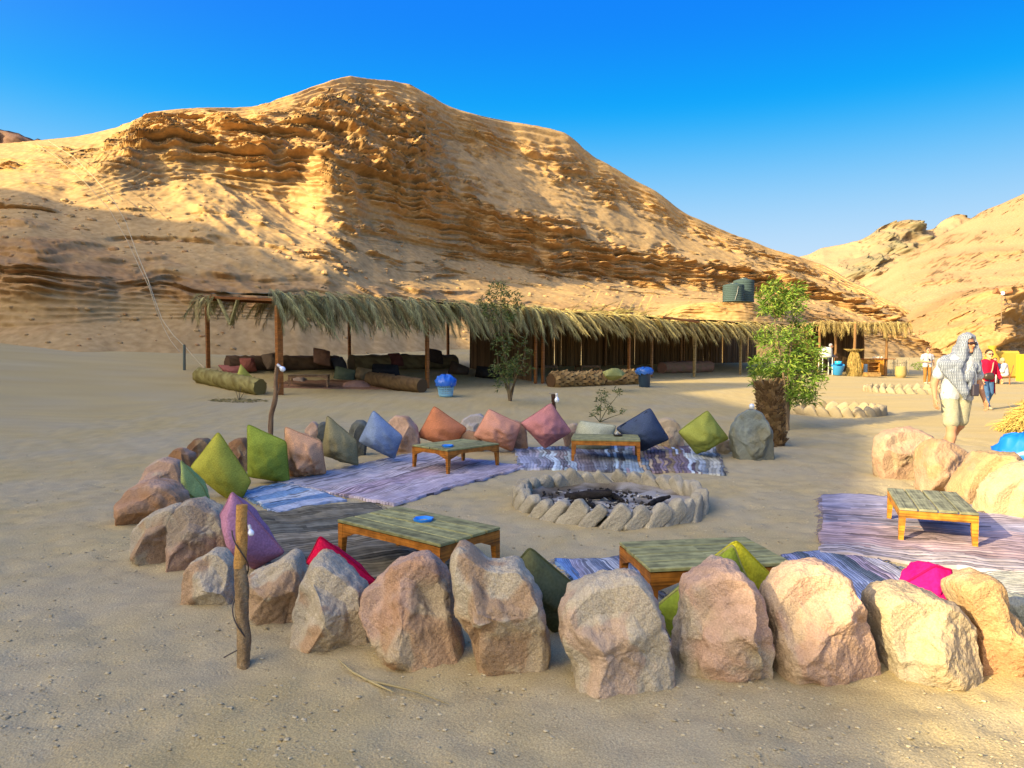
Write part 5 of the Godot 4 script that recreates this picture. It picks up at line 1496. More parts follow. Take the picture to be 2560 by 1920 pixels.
func huts() -> void:
	var green := [frond(801, Color(0.36, 0.34, 0.15)), frond(802, Color(0.28, 0.275, 0.115), 1.25, 0.42, 0.5), frond(803, Color(0.41, 0.385, 0.18), 1.05, 0.55, 0.2), frond(804, Color(0.34, 0.27, 0.12), 1.3, 0.4, 0.4)]  # shade put into the tint: duller fronds for the roof out of the sun
	var gold := [frond(811, Color(0.52, 0.43, 0.16), 1.15, 0.5, 0.75), frond(812, Color(0.46, 0.40, 0.15), 1.2, 0.5, 0.9), frond(813, Color(0.56, 0.46, 0.19), 1.0, 0.6, 0.6), frond(814, Color(0.42, 0.33, 0.13), 1.2, 0.4, 0.8)]  # sunlight put into the tint: brighter straw for the lit eave
	var out := Vector3(0.677, 0, 0.735)
	var along := Vector3(0.735, 0, -0.677)
	var wood := Color(0.34, 0.135, 0.035)
	var wood2 := Color(0.30, 0.165, 0.07)

	# open shelter
	var t := thing("palm_shelter", "open shelter with a green palm thatch roof on orange wooden posts", "shelter", hp(0, 0, 0.3))
	var inv := t.transform.affine_inverse()
	for q in [[0.0, 0.0, 0.17], [5.23, 0.0, 0.11], [10.35, 0.0, 0.10], [0.05, 5.7, 0.12], [5.57, 5.7, 0.10], [10.5, 5.7, 0.10]]:
		var g := hut_ground(q[0], q[1])
		var top := hp(q[0], q[1], 2.9 if q[1] == 0.0 else 3.35)
		part("post", timber(inv * (g + Vector3.DOWN * 0.2), inv * top, q[2], wood if q[1] == 0.0 else wood * 0.85), M.table_wood, t)
	for q in [[0.0, 2.98], [5.7, 3.38]]:
		part("beam", timber(inv * hp(-0.05, q[0], q[1]), inv * hp(10.8, q[0], q[1]), 0.10, wood * 0.8), M.table_wood, t)
	for k in 7:
		part("rafter", timber(inv * hp(k * 1.75, 0.15, 3.07), inv * hp(k * 1.75, 6.0, 3.48), 0.09, wood * (0.9 if k else 0.7)), M.table_wood, t)
	part("brace", timber(inv * hp(0.02, 4.6, 3.35), inv * hp(0.02, 3.6, 2.45), 0.09, Color(0.34, 0.33, 0.17)), M.table_wood, t)
	part("brace", timber(inv * hp(0.02, 3.6, 2.45), inv * hp(0.02, 2.9, 3.3), 0.09, Color(0.34, 0.33, 0.17)), M.table_wood, t)
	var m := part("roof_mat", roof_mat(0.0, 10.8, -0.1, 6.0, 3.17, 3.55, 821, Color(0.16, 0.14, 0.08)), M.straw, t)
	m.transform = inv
	fringe(t, green, hp(-0.4, -0.25, 3.26), hp(10.9, -0.2, 3.26), out, 125, 831, true, 0.82)
	fringe(t, green, hp(-0.3, -0.2, 3.18), hp(10.9, -0.15, 3.18), out, 140, 832, false, 0.82)
	fringe(t, green, hp(0.2, 0.3, 3.36), hp(10.9, 0.3, 3.36), out, 90, 833, false)
	fringe(t, green, hp(-0.05, 6.1, 3.5), hp(-0.05, 4.6, 3.42), -along, 9, 834, false)
	fringe(t, green, hp(10.9, 6.1, 3.5), hp(-0.1, 6.1, 3.5), -out, 70, 835, false)

	# closed hut with the reed back wall
	t = thing("palm_hut", "long palm hut with sunlit straw fringe and a dark reed back wall", "hut", hp(10.6, 0, 0.3))
	inv = t.transform.affine_inverse()
	for q in [[10.75, 0.0, 0.11, 1], [16.1, 0.0, 0.10, 1], [18.3, 0.4, 0.09, 0], [21.2, 0.0, 0.12, 2], [25.5, 0.0, 0.11, 2], [19.5, 4.2, 0.09, 0], [23.3, 2.2, 0.09, 0], [26.5, 4.2, 0.1, 0], [10.75, 4.3, 0.1, 0], [15.0, 4.3, 0.1, 0]]:
		var g := hut_ground(q[0], q[1])
		part("post", timber(inv * (g + Vector3.DOWN * 0.2), inv * hp(q[0], q[1], 2.9 if q[1] < 3.0 else 3.2), q[2], wood if q[3] == 1 else (Color(0.36, 0.27, 0.12) if q[3] == 2 else wood2)), M.table_wood, t)
	for q in [[0.0, 2.93], [4.3, 3.2]]:
		part("beam", timber(inv * hp(10.6, q[0], q[1]), inv * hp(31.0, q[0], q[1]), 0.10, wood), M.table_wood, t)
	part("beam", timber(inv * hp(18.0, -0.35, 3.13), inv * hp(21.0, -0.35, 2.98), 0.09, wood * 1.2), M.table_wood, t)
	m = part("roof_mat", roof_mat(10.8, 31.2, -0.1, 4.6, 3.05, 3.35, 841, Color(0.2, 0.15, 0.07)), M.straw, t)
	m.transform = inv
	fringe(t, gold, hp(10.7, -0.15, 3.2), hp(18.2, -0.15, 3.1), out, 80, 851, true)
	fringe(t, gold, hp(18.6, -0.15, 3.02), hp(31.2, -0.15, 3.02), out, 110, 852, true)
	fringe(t, gold, hp(10.7, -0.1, 3.08), hp(31.0, -0.1, 2.92), out, 180, 853, false)
	fringe(t, gold, hp(10.7, 0.4, 3.3), hp(31.0, 0.4, 3.15), out, 110, 854, false)
	fringe(t, gold, hp(31.2, -0.1, 3.05), hp(31.2, 4.5, 3.25), along, 30, 855, false)
	# tufts standing up from the roof
	for k in 26:
		var at := hp(rng.randf_range(14.0, 22.5), rng.randf_range(1.0, 4.0), 3.25)
		var o := part("thatch_tuft", gold[k % 4], M.straw, t)
		o.transform = inv * Transform3D(eave_frame(along, out) * Basis(Vector3.RIGHT, -1.5 - rng.randf() * 0.5) * Basis(Vector3.UP, rng.randf_range(-1.2, 1.2)) * 0.7, at)
	var mb := MB.new()
	var r := RandomNumberGenerator.new()
	r.seed = 861
	for layer in 2:
		var tt := 10.7
		while tt < 35.0:
			tt += 0.055
			if r.randf() < (0.16 if layer == 0 else 0.22):
				continue
			var g := hut_ground(tt, 4.35)
			var q := 4.35 + layer * 0.09 + r.randf_range(-0.03, 0.03)
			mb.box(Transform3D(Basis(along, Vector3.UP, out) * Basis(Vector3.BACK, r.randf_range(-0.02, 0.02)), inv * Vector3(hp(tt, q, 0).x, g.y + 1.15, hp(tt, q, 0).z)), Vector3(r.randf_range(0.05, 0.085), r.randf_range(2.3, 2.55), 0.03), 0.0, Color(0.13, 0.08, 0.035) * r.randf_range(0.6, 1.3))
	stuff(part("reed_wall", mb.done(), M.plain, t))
	mb = MB.new()
	for k in 70:
		var q := 0.6 + k * 0.053
		var g := hut_ground(10.7, q)
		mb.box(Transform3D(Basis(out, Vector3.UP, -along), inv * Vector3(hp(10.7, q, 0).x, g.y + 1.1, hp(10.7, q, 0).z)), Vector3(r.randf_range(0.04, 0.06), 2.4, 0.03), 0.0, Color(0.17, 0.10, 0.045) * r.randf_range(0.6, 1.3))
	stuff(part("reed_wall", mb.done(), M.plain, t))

	# log seats
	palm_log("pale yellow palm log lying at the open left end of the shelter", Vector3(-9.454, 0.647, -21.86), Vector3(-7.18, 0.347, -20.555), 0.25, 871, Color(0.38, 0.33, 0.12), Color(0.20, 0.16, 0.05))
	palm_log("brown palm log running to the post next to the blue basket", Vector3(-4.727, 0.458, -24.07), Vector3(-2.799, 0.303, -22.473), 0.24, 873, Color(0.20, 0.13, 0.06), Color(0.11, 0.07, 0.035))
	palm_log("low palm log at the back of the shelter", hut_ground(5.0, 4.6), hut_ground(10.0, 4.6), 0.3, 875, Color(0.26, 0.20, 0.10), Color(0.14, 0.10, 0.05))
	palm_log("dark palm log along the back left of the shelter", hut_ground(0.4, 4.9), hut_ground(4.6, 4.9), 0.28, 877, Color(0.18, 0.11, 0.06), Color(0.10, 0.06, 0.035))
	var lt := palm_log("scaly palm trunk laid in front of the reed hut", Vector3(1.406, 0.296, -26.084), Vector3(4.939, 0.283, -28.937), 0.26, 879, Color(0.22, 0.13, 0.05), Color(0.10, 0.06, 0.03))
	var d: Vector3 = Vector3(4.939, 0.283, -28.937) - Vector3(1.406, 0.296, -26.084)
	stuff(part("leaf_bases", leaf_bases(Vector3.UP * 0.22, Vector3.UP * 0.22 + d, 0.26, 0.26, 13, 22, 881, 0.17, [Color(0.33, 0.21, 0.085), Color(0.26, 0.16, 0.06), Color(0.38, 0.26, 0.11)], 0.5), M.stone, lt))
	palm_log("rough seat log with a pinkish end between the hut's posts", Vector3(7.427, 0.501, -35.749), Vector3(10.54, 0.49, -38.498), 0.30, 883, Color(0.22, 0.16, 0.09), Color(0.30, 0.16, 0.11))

	# furniture in the huts
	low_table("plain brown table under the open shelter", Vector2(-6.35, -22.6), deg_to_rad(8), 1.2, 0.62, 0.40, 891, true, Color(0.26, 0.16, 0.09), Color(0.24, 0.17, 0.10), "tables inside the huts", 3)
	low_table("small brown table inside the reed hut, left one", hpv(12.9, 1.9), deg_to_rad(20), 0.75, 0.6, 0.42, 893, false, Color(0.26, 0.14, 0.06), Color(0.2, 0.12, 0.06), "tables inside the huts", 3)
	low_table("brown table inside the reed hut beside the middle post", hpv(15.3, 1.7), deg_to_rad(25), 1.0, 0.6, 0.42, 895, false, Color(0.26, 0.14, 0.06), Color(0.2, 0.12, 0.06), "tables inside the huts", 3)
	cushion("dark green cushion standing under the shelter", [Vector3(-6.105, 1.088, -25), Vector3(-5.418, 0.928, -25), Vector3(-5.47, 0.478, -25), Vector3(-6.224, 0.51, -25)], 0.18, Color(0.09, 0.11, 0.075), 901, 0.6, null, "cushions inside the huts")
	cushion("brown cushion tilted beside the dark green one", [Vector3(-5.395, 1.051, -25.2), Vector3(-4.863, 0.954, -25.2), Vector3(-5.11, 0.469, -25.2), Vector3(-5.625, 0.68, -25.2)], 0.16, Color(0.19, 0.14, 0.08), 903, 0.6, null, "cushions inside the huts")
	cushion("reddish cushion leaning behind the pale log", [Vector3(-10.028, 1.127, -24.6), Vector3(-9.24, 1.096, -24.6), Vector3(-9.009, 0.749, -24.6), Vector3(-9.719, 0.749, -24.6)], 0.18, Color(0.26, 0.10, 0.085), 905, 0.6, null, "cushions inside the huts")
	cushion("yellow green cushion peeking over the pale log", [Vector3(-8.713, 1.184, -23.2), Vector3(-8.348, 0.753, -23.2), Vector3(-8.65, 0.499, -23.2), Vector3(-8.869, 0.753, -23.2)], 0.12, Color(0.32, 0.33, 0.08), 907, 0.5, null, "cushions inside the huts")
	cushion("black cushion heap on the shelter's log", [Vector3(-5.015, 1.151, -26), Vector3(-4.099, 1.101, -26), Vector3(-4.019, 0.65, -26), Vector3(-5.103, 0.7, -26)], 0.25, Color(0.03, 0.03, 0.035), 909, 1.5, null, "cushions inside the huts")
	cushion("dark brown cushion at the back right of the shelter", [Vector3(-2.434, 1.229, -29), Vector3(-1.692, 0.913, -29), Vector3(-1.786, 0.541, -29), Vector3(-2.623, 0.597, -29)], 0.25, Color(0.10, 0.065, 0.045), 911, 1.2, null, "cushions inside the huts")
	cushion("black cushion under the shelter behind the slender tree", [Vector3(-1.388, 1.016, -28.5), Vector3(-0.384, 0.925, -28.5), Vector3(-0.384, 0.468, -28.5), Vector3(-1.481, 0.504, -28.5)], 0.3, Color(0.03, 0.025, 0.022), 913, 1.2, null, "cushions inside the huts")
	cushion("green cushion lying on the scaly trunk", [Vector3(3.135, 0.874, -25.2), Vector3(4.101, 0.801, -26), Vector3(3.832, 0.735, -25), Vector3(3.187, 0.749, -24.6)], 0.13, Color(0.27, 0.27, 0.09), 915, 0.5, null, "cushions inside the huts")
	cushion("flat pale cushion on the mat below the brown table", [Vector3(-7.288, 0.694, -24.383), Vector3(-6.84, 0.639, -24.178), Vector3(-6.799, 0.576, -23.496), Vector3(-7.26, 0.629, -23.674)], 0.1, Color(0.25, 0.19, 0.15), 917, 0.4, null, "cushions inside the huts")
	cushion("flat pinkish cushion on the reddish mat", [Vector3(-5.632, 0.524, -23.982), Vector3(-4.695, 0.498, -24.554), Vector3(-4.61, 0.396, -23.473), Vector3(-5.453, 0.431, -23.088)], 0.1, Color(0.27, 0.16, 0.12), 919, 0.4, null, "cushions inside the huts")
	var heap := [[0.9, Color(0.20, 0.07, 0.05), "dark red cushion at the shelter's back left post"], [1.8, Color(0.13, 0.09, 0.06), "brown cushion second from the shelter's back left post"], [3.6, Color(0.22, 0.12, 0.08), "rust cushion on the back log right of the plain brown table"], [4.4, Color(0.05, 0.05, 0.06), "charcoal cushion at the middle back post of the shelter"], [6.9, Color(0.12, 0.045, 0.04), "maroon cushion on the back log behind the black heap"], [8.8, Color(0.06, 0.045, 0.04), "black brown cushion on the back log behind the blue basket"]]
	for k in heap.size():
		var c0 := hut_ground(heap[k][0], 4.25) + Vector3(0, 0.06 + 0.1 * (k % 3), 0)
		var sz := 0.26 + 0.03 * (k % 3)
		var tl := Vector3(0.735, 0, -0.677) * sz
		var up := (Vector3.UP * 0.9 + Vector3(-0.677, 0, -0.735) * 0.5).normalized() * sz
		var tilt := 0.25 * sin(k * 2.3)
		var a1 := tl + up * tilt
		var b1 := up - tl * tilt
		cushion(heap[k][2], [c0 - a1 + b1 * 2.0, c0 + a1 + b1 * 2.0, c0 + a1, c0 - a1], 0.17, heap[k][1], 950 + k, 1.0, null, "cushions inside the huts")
	rug("rag_rug", "reddish brown mat on the shelter's floor", [Vector3(-7.298, 0.63, -23.65), Vector3(-4.499, 0.558, -25.41), Vector3(-3.858, 0.335, -23.478), Vector3(-7.263, 0.475, -21.928)], [Color(0.24, 0.13, 0.08), Color(0.20, 0.12, 0.08), Color(0.28, 0.15, 0.09)], true, 0.012, 921, 20, 0.4)

	laundry_basket("light blue lattice basket with a blue bag in front of the shelter", Vector3(-1.967, 0.24, -21.417), Color(0.22, 0.48, 0.68), Color(0.025, 0.13, 0.55), 931)
	var bin := thing("bin", "dark blue bin with a blue bag beside the scaly trunk", "bin", Vector3(5.05, 0.224, -27.51))
	var bb := MB.new()
	bb.lathe([Vector3(0, 0, 0), Vector3(0.20, 0, 0), Vector3(0.24, 0.5, 0), Vector3(0.255, 0.62, 0), Vector3(0.24, 0.62, 0), Vector3(0.22, 0.55, 0), Vector3(0, 0.5, 0)], 26, Transform3D(), Color(0.015, 0.035, 0.06))
	part("drum", bb.done(), M.plastic, bin)
	var o := part("bag", bag_mesh(0.255, 0.10, 941, Color(0.03, 0.12, 0.42), 0.06), M.plastic, bin)
	o.position.y = 0.60


func hpv(t: float, q: float) -> Vector2:
	var p := hp(t, q, 0)
	return Vector2(p.x, p.z)

# ---------------------------------------------------------------- trees and shrubs
func leaves(clumps: Array, s: int, l0: float, l1: float, w: float, cols: Array, base := Vector3.ZERO) -> ArrayMesh:
	var r := RandomNumberGenerator.new()
	r.seed = s
	var b := MB.new()
	for q in clumps:
		var ctr: Vector3 = q[0] - base
		var rad: Vector3 = q[1]
		for k in int(q[2]):
			# twigs of several leaves give the crown its tufts
			var d := Vector3(r.randfn(), r.randfn(), r.randfn()).normalized()
			var at := ctr + d * rad * pow(r.randf(), 0.42)
			var grow := (d * 0.7 + Vector3.UP * 0.8 + Vector3(r.randfn(), r.randfn(), r.randfn()) * 0.25).normalized()
			var tone := r.randf_range(0.7, 1.25)
			for n in 6:
				var a := TAU * n / 6.0 + r.randf()
				var side := grow.cross(Vector3(0.3, 0.1, 0.9)).normalized()
				var dir := (grow * r.randf_range(0.3, 1.0) + (side * cos(a) + grow.cross(side) * sin(a)) * 0.9).normalized()
				var l := r.randf_range(l0, l1)
				var wv := dir.cross(Vector3(r.randfn(), r.randfn(), r.randfn())).normalized() * w * r.randf_range(0.7, 1.2)
				var root := at + grow * n * l * 0.16
				var mid := root + dir * l * 0.5
				var tip := root + dir * l + Vector3.DOWN * l * 0.12
				var c: Color = cols[r.randi() % cols.size()] * tone * r.randf_range(0.85, 1.15)
				c.a = 1.0
				b.tri(root, mid + wv, tip, c)
				b.tri(root, tip, mid - wv, c)
	return b.done()


func plants() -> void:
	var greens := [Color(0.12, 0.21, 0.028), Color(0.16, 0.25, 0.035), Color(0.085, 0.16, 0.02), Color(0.24, 0.29, 0.05)]
	var darks := [Color(0.065, 0.10, 0.028), Color(0.085, 0.125, 0.035), Color(0.05, 0.08, 0.022), Color(0.14, 0.15, 0.06)]
	# big oleander-like tree at the right of the circle
	var foot := Vector3(5.55, 0, -14.469)
	var t := thing("leafy_tree", "bright green leafy tree with two tiers behind the palm stump", "tree", foot)
	var cr := []
	for q in [[Vector3(5.418, 2.728, -15), 0.36, 0.30, 120], [Vector3(5.868, 2.736, -15.1), 0.26, 0.22, 85], [Vector3(5.327, 2.423, -15), 0.28, 0.20, 70], [Vector3(5.653, 2.456, -14.9), 0.30, 0.20, 80], [Vector3(5.433, 1.821, -15), 0.42, 0.26, 110], [Vector3(6.026, 2.015, -15.1), 0.26, 0.22, 60], [Vector3(6.044, 1.485, -15), 0.36, 0.36, 150], [Vector3(5.445, 1.297, -14.8), 0.46, 0.34, 170], [Vector3(5.248, 1.008, -14.9), 0.32, 0.30, 90], [Vector3(5.831, 0.917, -14.8), 0.46, 0.36, 200], [Vector3(6.34, 1.052, -15), 0.22, 0.22, 50], [Vector3(5.609, 0.619, -14.7), 0.42, 0.20, 110], [Vector3(6.116, 0.606, -14.9), 0.26, 0.18, 50], [Vector3(5.134, 1.293, -15), 0.16, 0.2, 30]]:
		cr.append([q[0], Vector3(q[1], q[2], q[1]) * 0.92, int(q[3] * 0.85)])
	stuff(part("leaves", leaves(cr, 1001, 0.085, 0.15, 0.014, greens, foot), M.leaf, t))
	var bark := Color(0.24, 0.17, 0.10)
	for q in [Vector3(5.381, 2.633, -15), Vector3(5.9, 2.592, -15.1), Vector3(6.046, 1.389, -15), Vector3(5.388, 1.199, -14.9), Vector3(5.645, 0.727, -14.8)]:
		var rel: Vector3 = q - foot
		part("trunk", branch([Vector3(0, -0.1, 0), Vector3(rel.x * 0.15, rel.y * 0.35, rel.z * 0.3), Vector3(rel.x * 0.6, rel.y * 0.7, rel.z * 0.7), rel], [0.035, 0.028, 0.02, 0.008], 1010, bark, bark * 0.7, 9, 6), M.stone, t)
	# its cut palm stump neighbour
	foot = Vector3(4.444, 0, -12.188)
	t = thing("palm_stump", "shaggy brown palm stump in front of the bright green tree", "stump", foot)
	var top: Vector3 = Vector3(4.337, 1.053, -12.2) - foot
	part("stem", branch([Vector3(0, -0.15, 0), top * 0.3, top * 0.6, top * 0.95], [0.165, 0.18, 0.20, 0.15], 1020, Color(0.16, 0.10, 0.05), Color(0.08, 0.05, 0.025), 22, 10), M.stone, t)
	stuff(part("leaf_bases", leaf_bases(Vector3(0, 0.02, 0), top * 0.97, 0.165, 0.185, 14, 20, 1021, 0.10, [Color(0.20, 0.125, 0.055), Color(0.14, 0.085, 0.04), Color(0.27, 0.18, 0.085)], 0.55), M.stone, t))
	var b := MB.new()
	for k in 420:
		var f := rng.randf()
		var a := rng.randf() * TAU
		var o := Vector3(cos(a), 0, sin(a))
		var p := top * f + o * lerpf(0.175, 0.21, f)
		var q := p + (o * rng.randf_range(0.02, 0.09) + Vector3(rng.randf_range(-0.05, 0.05), rng.randf_range(-0.10, 0.06), rng.randf_range(-0.05, 0.05)))
		b.tube(PackedVector3Array([p, (p + q) / 2 + Vector3.UP * 0.01, q]), [0.004, 0.002], 3, Color(0.24, 0.155, 0.075) * rng.randf_range(0.5, 1.4), false)
	for k in 40:
		var a := rng.randf() * TAU
		var o := Vector3(cos(a), 0, sin(a)) * rng.randf_range(0.02, 0.2)
		b.tube(PackedVector3Array([top * 0.92 + o, top + o * 1.25 + Vector3.UP * rng.randf_range(0.0, 0.1)]), [0.022, 0.008], 5, Color(0.30, 0.20, 0.09) * rng.randf_range(0.6, 1.2))
	stuff(part("fibre", b.done(), M.plain, t))

	# slender tree before the shelter
	foot = Vector3(-0.054, 0.144, -21.012)
	t = thing("leafy_tree", "slender dark green tree standing in front of the long huts", "tree", foot)
	cr = []
	for q in [[Vector3(-0.394, 3.198, -19.9), 0.30, 0.22, 42], [Vector3(-0.013, 2.907, -19.9), 0.30, 0.30, 52], [Vector3(-0.587, 2.85, -20), 0.28, 0.26, 42], [Vector3(-0.268, 2.468, -20), 0.36, 0.2, 35], [Vector3(-0.269, 1.766, -20), 0.28, 0.40, 42], [Vector3(0.282, 1.638, -20), 0.20, 0.40, 23], [Vector3(-0.268, 1.065, -19.9), 0.34, 0.30, 62], [Vector3(0.115, 1.062, -20), 0.34, 0.26, 42], [Vector3(-0.204, 0.656, -19.9), 0.24, 0.2, 23]]:
		cr.append([q[0], Vector3(q[1], q[2], q[1]), q[3]])
	stuff(part("leaves", leaves(cr, 1031, 0.09, 0.15, 0.014, darks, foot), M.leaf, t))
	for q in [Vector3(-0.305, 3.097, -19.9), Vector3(0.371, 1.958, -20), Vector3(-0.397, 1.574, -20), Vector3(0.077, 1.065, -19.9)]:
		var rel: Vector3 = q - foot
		part("trunk", branch([Vector3(0, -0.1, 0), Vector3(rel.x * 0.3, rel.y * 0.3, 0), Vector3(rel.x * 0.9, rel.y * 0.65, rel.z * 0.7), rel], [0.035, 0.028, 0.018, 0.007], 1040, Color(0.22, 0.17, 0.10), Color(0.14, 0.1, 0.06), 8, 6), M.stone, t)

	# sapling behind the pale cushion
	foot = Vector3(1.976, 0, -16.169)
	t = thing("sapling", "small sparse sapling growing behind the pale sage cushion", "sapling", foot)
	cr = []
	for q in [[Vector3(2.039, 0.592, -16.2), 10], [Vector3(1.998, 0.436, -16.2), 10], [Vector3(2.124, 0.331, -16.2), 9], [Vector3(2.382, 0.623, -16.2), 9], [Vector3(1.979, 0.227, -16.2), 10], [Vector3(2.25, 0.206, -16.2), 9], [Vector3(1.771, 0.175, -16.2), 4], [Vector3(2.489, 0.195, -16.2), 4]]:
		cr.append([q[0], Vector3(0.09, 0.10, 0.09), q[1]])
	stuff(part("leaves", leaves(cr, 1051, 0.06, 0.10, 0.011, darks, foot), M.leaf, t))
	for q in [Vector3(2.018, 0.644, -16.2), Vector3(2.434, 0.665, -16.2), Vector3(2.489, 0.195, -16.2), Vector3(1.729, 0.227, -16.2)]:
		var rel: Vector3 = q - foot
		part("stem", branch([Vector3.ZERO, Vector3(rel.x * 0.4, rel.y * 0.5, 0), rel], [0.010, 0.007, 0.004], 1055, Color(0.10, 0.11, 0.05), Color(0.08, 0.08, 0.04), 6, 4), M.stone, t)
	# dry little plant by the pale log
	foot = Vector3(-7.075, 0.306, -18.668)
	t = thing("sapling", "tiny half dry plant on a mulch patch before the pale log", "sapling", foot)
	cr = []
	for q in [Vector3(-8.486, 0.514, -22), Vector3(-8.271, 0.698, -22), Vector3(-8.134, 0.472, -22), Vector3(-8.347, 0.358, -22)]:
		cr.append([q, Vector3(0.16, 0.12, 0.12), 6])
	stuff(part("leaves", leaves(cr, 1061, 0.05, 0.08, 0.010, [Color(0.26, 0.25, 0.06), Color(0.15, 0.17, 0.05)], foot), M.leaf, t))
	for q in [Vector3(-8.485, 0.585, -22), Vector3(-8.242, 0.754, -22), Vector3(-8.062, 0.514, -22)]:
		var rel: Vector3 = q - foot
		part("stem", branch([Vector3.ZERO, rel * 0.5, rel], [0.010, 0.007, 0.004], 1065, Color(0.14, 0.11, 0.06), Color(0.09, 0.07, 0.04), 5, 3), M.stone, t)
	var mul := MB.new()
	for k in 260:
		var a := rng.randf() * TAU
		var rr := sqrt(rng.randf())
		var p := on_ground(foot.x + cos(a) * rr * 0.75, foot.z + sin(a) * rr * 0.5, 0.012)
		var d := Vector3(rng.randfn(), rng.randf() * 0.25, rng.randfn()).normalized() * rng.randf_range(0.05, 0.14)
		mul.tube(PackedVector3Array([p, p + d]), [0.007, 0.003], 4, Color(0.22, 0.18, 0.07) * rng.randf_range(0.5, 1.3), false)
	var o := part("straw_litter", mul.done(), M.plain)
	stuff(o)
	# low green weeds far right
	for q in [[Vector3(27.926, 0.266, -49.609), 0.55, "small green bush beside the fence of sticks"], [Vector3(39.048, 0.096, -55.926), 0.7, "small green bush behind the seated group"]]:
		t = thing("bush", q[2], "bush", q[0])
		stuff(part("leaves", leaves([[q[0] + Vector3(0, q[1] * 0.45, 0), Vector3(q[1], q[1] * 0.5, q[1]), 70]], 1071, 0.08, 0.16, 0.02, [Color(0.20, 0.26, 0.07), Color(0.14, 0.2, 0.05)], q[0]), M.leaf, t))
		part("stem", branch([Vector3(0, -0.1, 0), Vector3(0.03, q[1] * 0.5, 0)], [0.03, 0.015], 1075, Color(0.2, 0.15, 0.08), Color(0.12, 0.1, 0.05), 6, 3), M.stone, t)

# ---------------------------------------------------------------- tanks, kiosk and the far right
func stone_ring(label: String, at: Vector3, radius: float, count: int, s: int, from := 0.0, to := TAU) -> void:
	var t := thing("stone_ring", label, "stone ring", at, 0.0, "low rings of leaning stones")
	var r := RandomNumberGenerator.new()
	r.seed = s
	for k in count:
		var a := lerpf(from, to, float(k) / count)
		var b := MB.new()
		var nz := noise(s + k, 4.0, 3)
		var p := PackedVector3Array()
		for y in 9:
			var e := -PI / 2 + PI * y / 8.0
			for x in 12:
				var q := -TAU * x / 12.0
				var u := Vector3(cos(q) * cos(e), sin(e), sin(q) * cos(e))
				var pos := Vector3(signf(u.x) * pow(absf(u.x), 0.6), signf(u.y) * pow(absf(u.y), 0.6), signf(u.z) * pow(absf(u.z), 0.6)) * Vector3(0.13, 0.22, 0.08)
				p.append(pos + u * nz.get_noise_3dv(pos + Vector3.ONE * k) * 0.05)
		b.grid(p, 12, 9, true, PackedColorArray([Color(0.40, 0.33, 0.215) * r.randf_range(0.75, 1.05)]))
		var o := part("stone", b.done(), M.stone, t)
		var out := Vector3(cos(a), 0, sin(a))
		o.transform = Transform3D(Basis(Vector3(sin(a), 0, -cos(a)), Vector3.UP, out) * Basis(Vector3.BACK, 0.6 + r.randf_range(-0.1, 0.1)), out * radius + Vector3.UP * 0.03)


func water_tank(label: String, at: Vector3, r: float, h: float, hose: bool) -> void:
	var t := thing("water_tank", label, "water tank", at, 0.0, "dark water tanks on the slope")
	var prof := [Vector3(0, 0, 0), Vector3(r, 0, 0)]
	for k in 9:
		var y := h * 0.82 * k / 8.0
		prof.append(Vector3(r, y + 0.02, 0))
		prof.append(Vector3(r, y + h * 0.06, 0))
		prof.append(Vector3(r * 0.965, y + h * 0.075, 0))
		prof.append(Vector3(r * 0.965, y + h * 0.09, 0))
	prof.append_array([Vector3(r * 0.98, h * 0.93, 0), Vector3(r * 0.55, h * 0.99, 0), Vector3(0.0, h, 0)])
	var b := MB.new()
	b.lathe(prof, 36, Transform3D(), Color(0.05, 0.075, 0.075))
	part("barrel", b.done(), M.plain, t)
	b = MB.new()
	b.lathe([Vector3(0.0, h * 0.97, 0), Vector3(r * 0.32, h * 0.97, 0), Vector3(r * 0.34, h * 1.04, 0), Vector3(0, h * 1.06, 0)], 20, Transform3D(), Color(0.07, 0.095, 0.09))
	part("lid", b.done(), M.plastic, t)
	if not hose:
		return
	b = MB.new()
	b.tube(PackedVector3Array([Vector3(0.1, h * 0.8, r * 1.02), Vector3(0.02, h * 0.45, r * 1.06), Vector3(-0.12, h * 0.05, r * 1.05)]), [0.016], 6, Color(0.25, 0.25, 0.23))
	part("hose", b.done(), M.plastic, t)


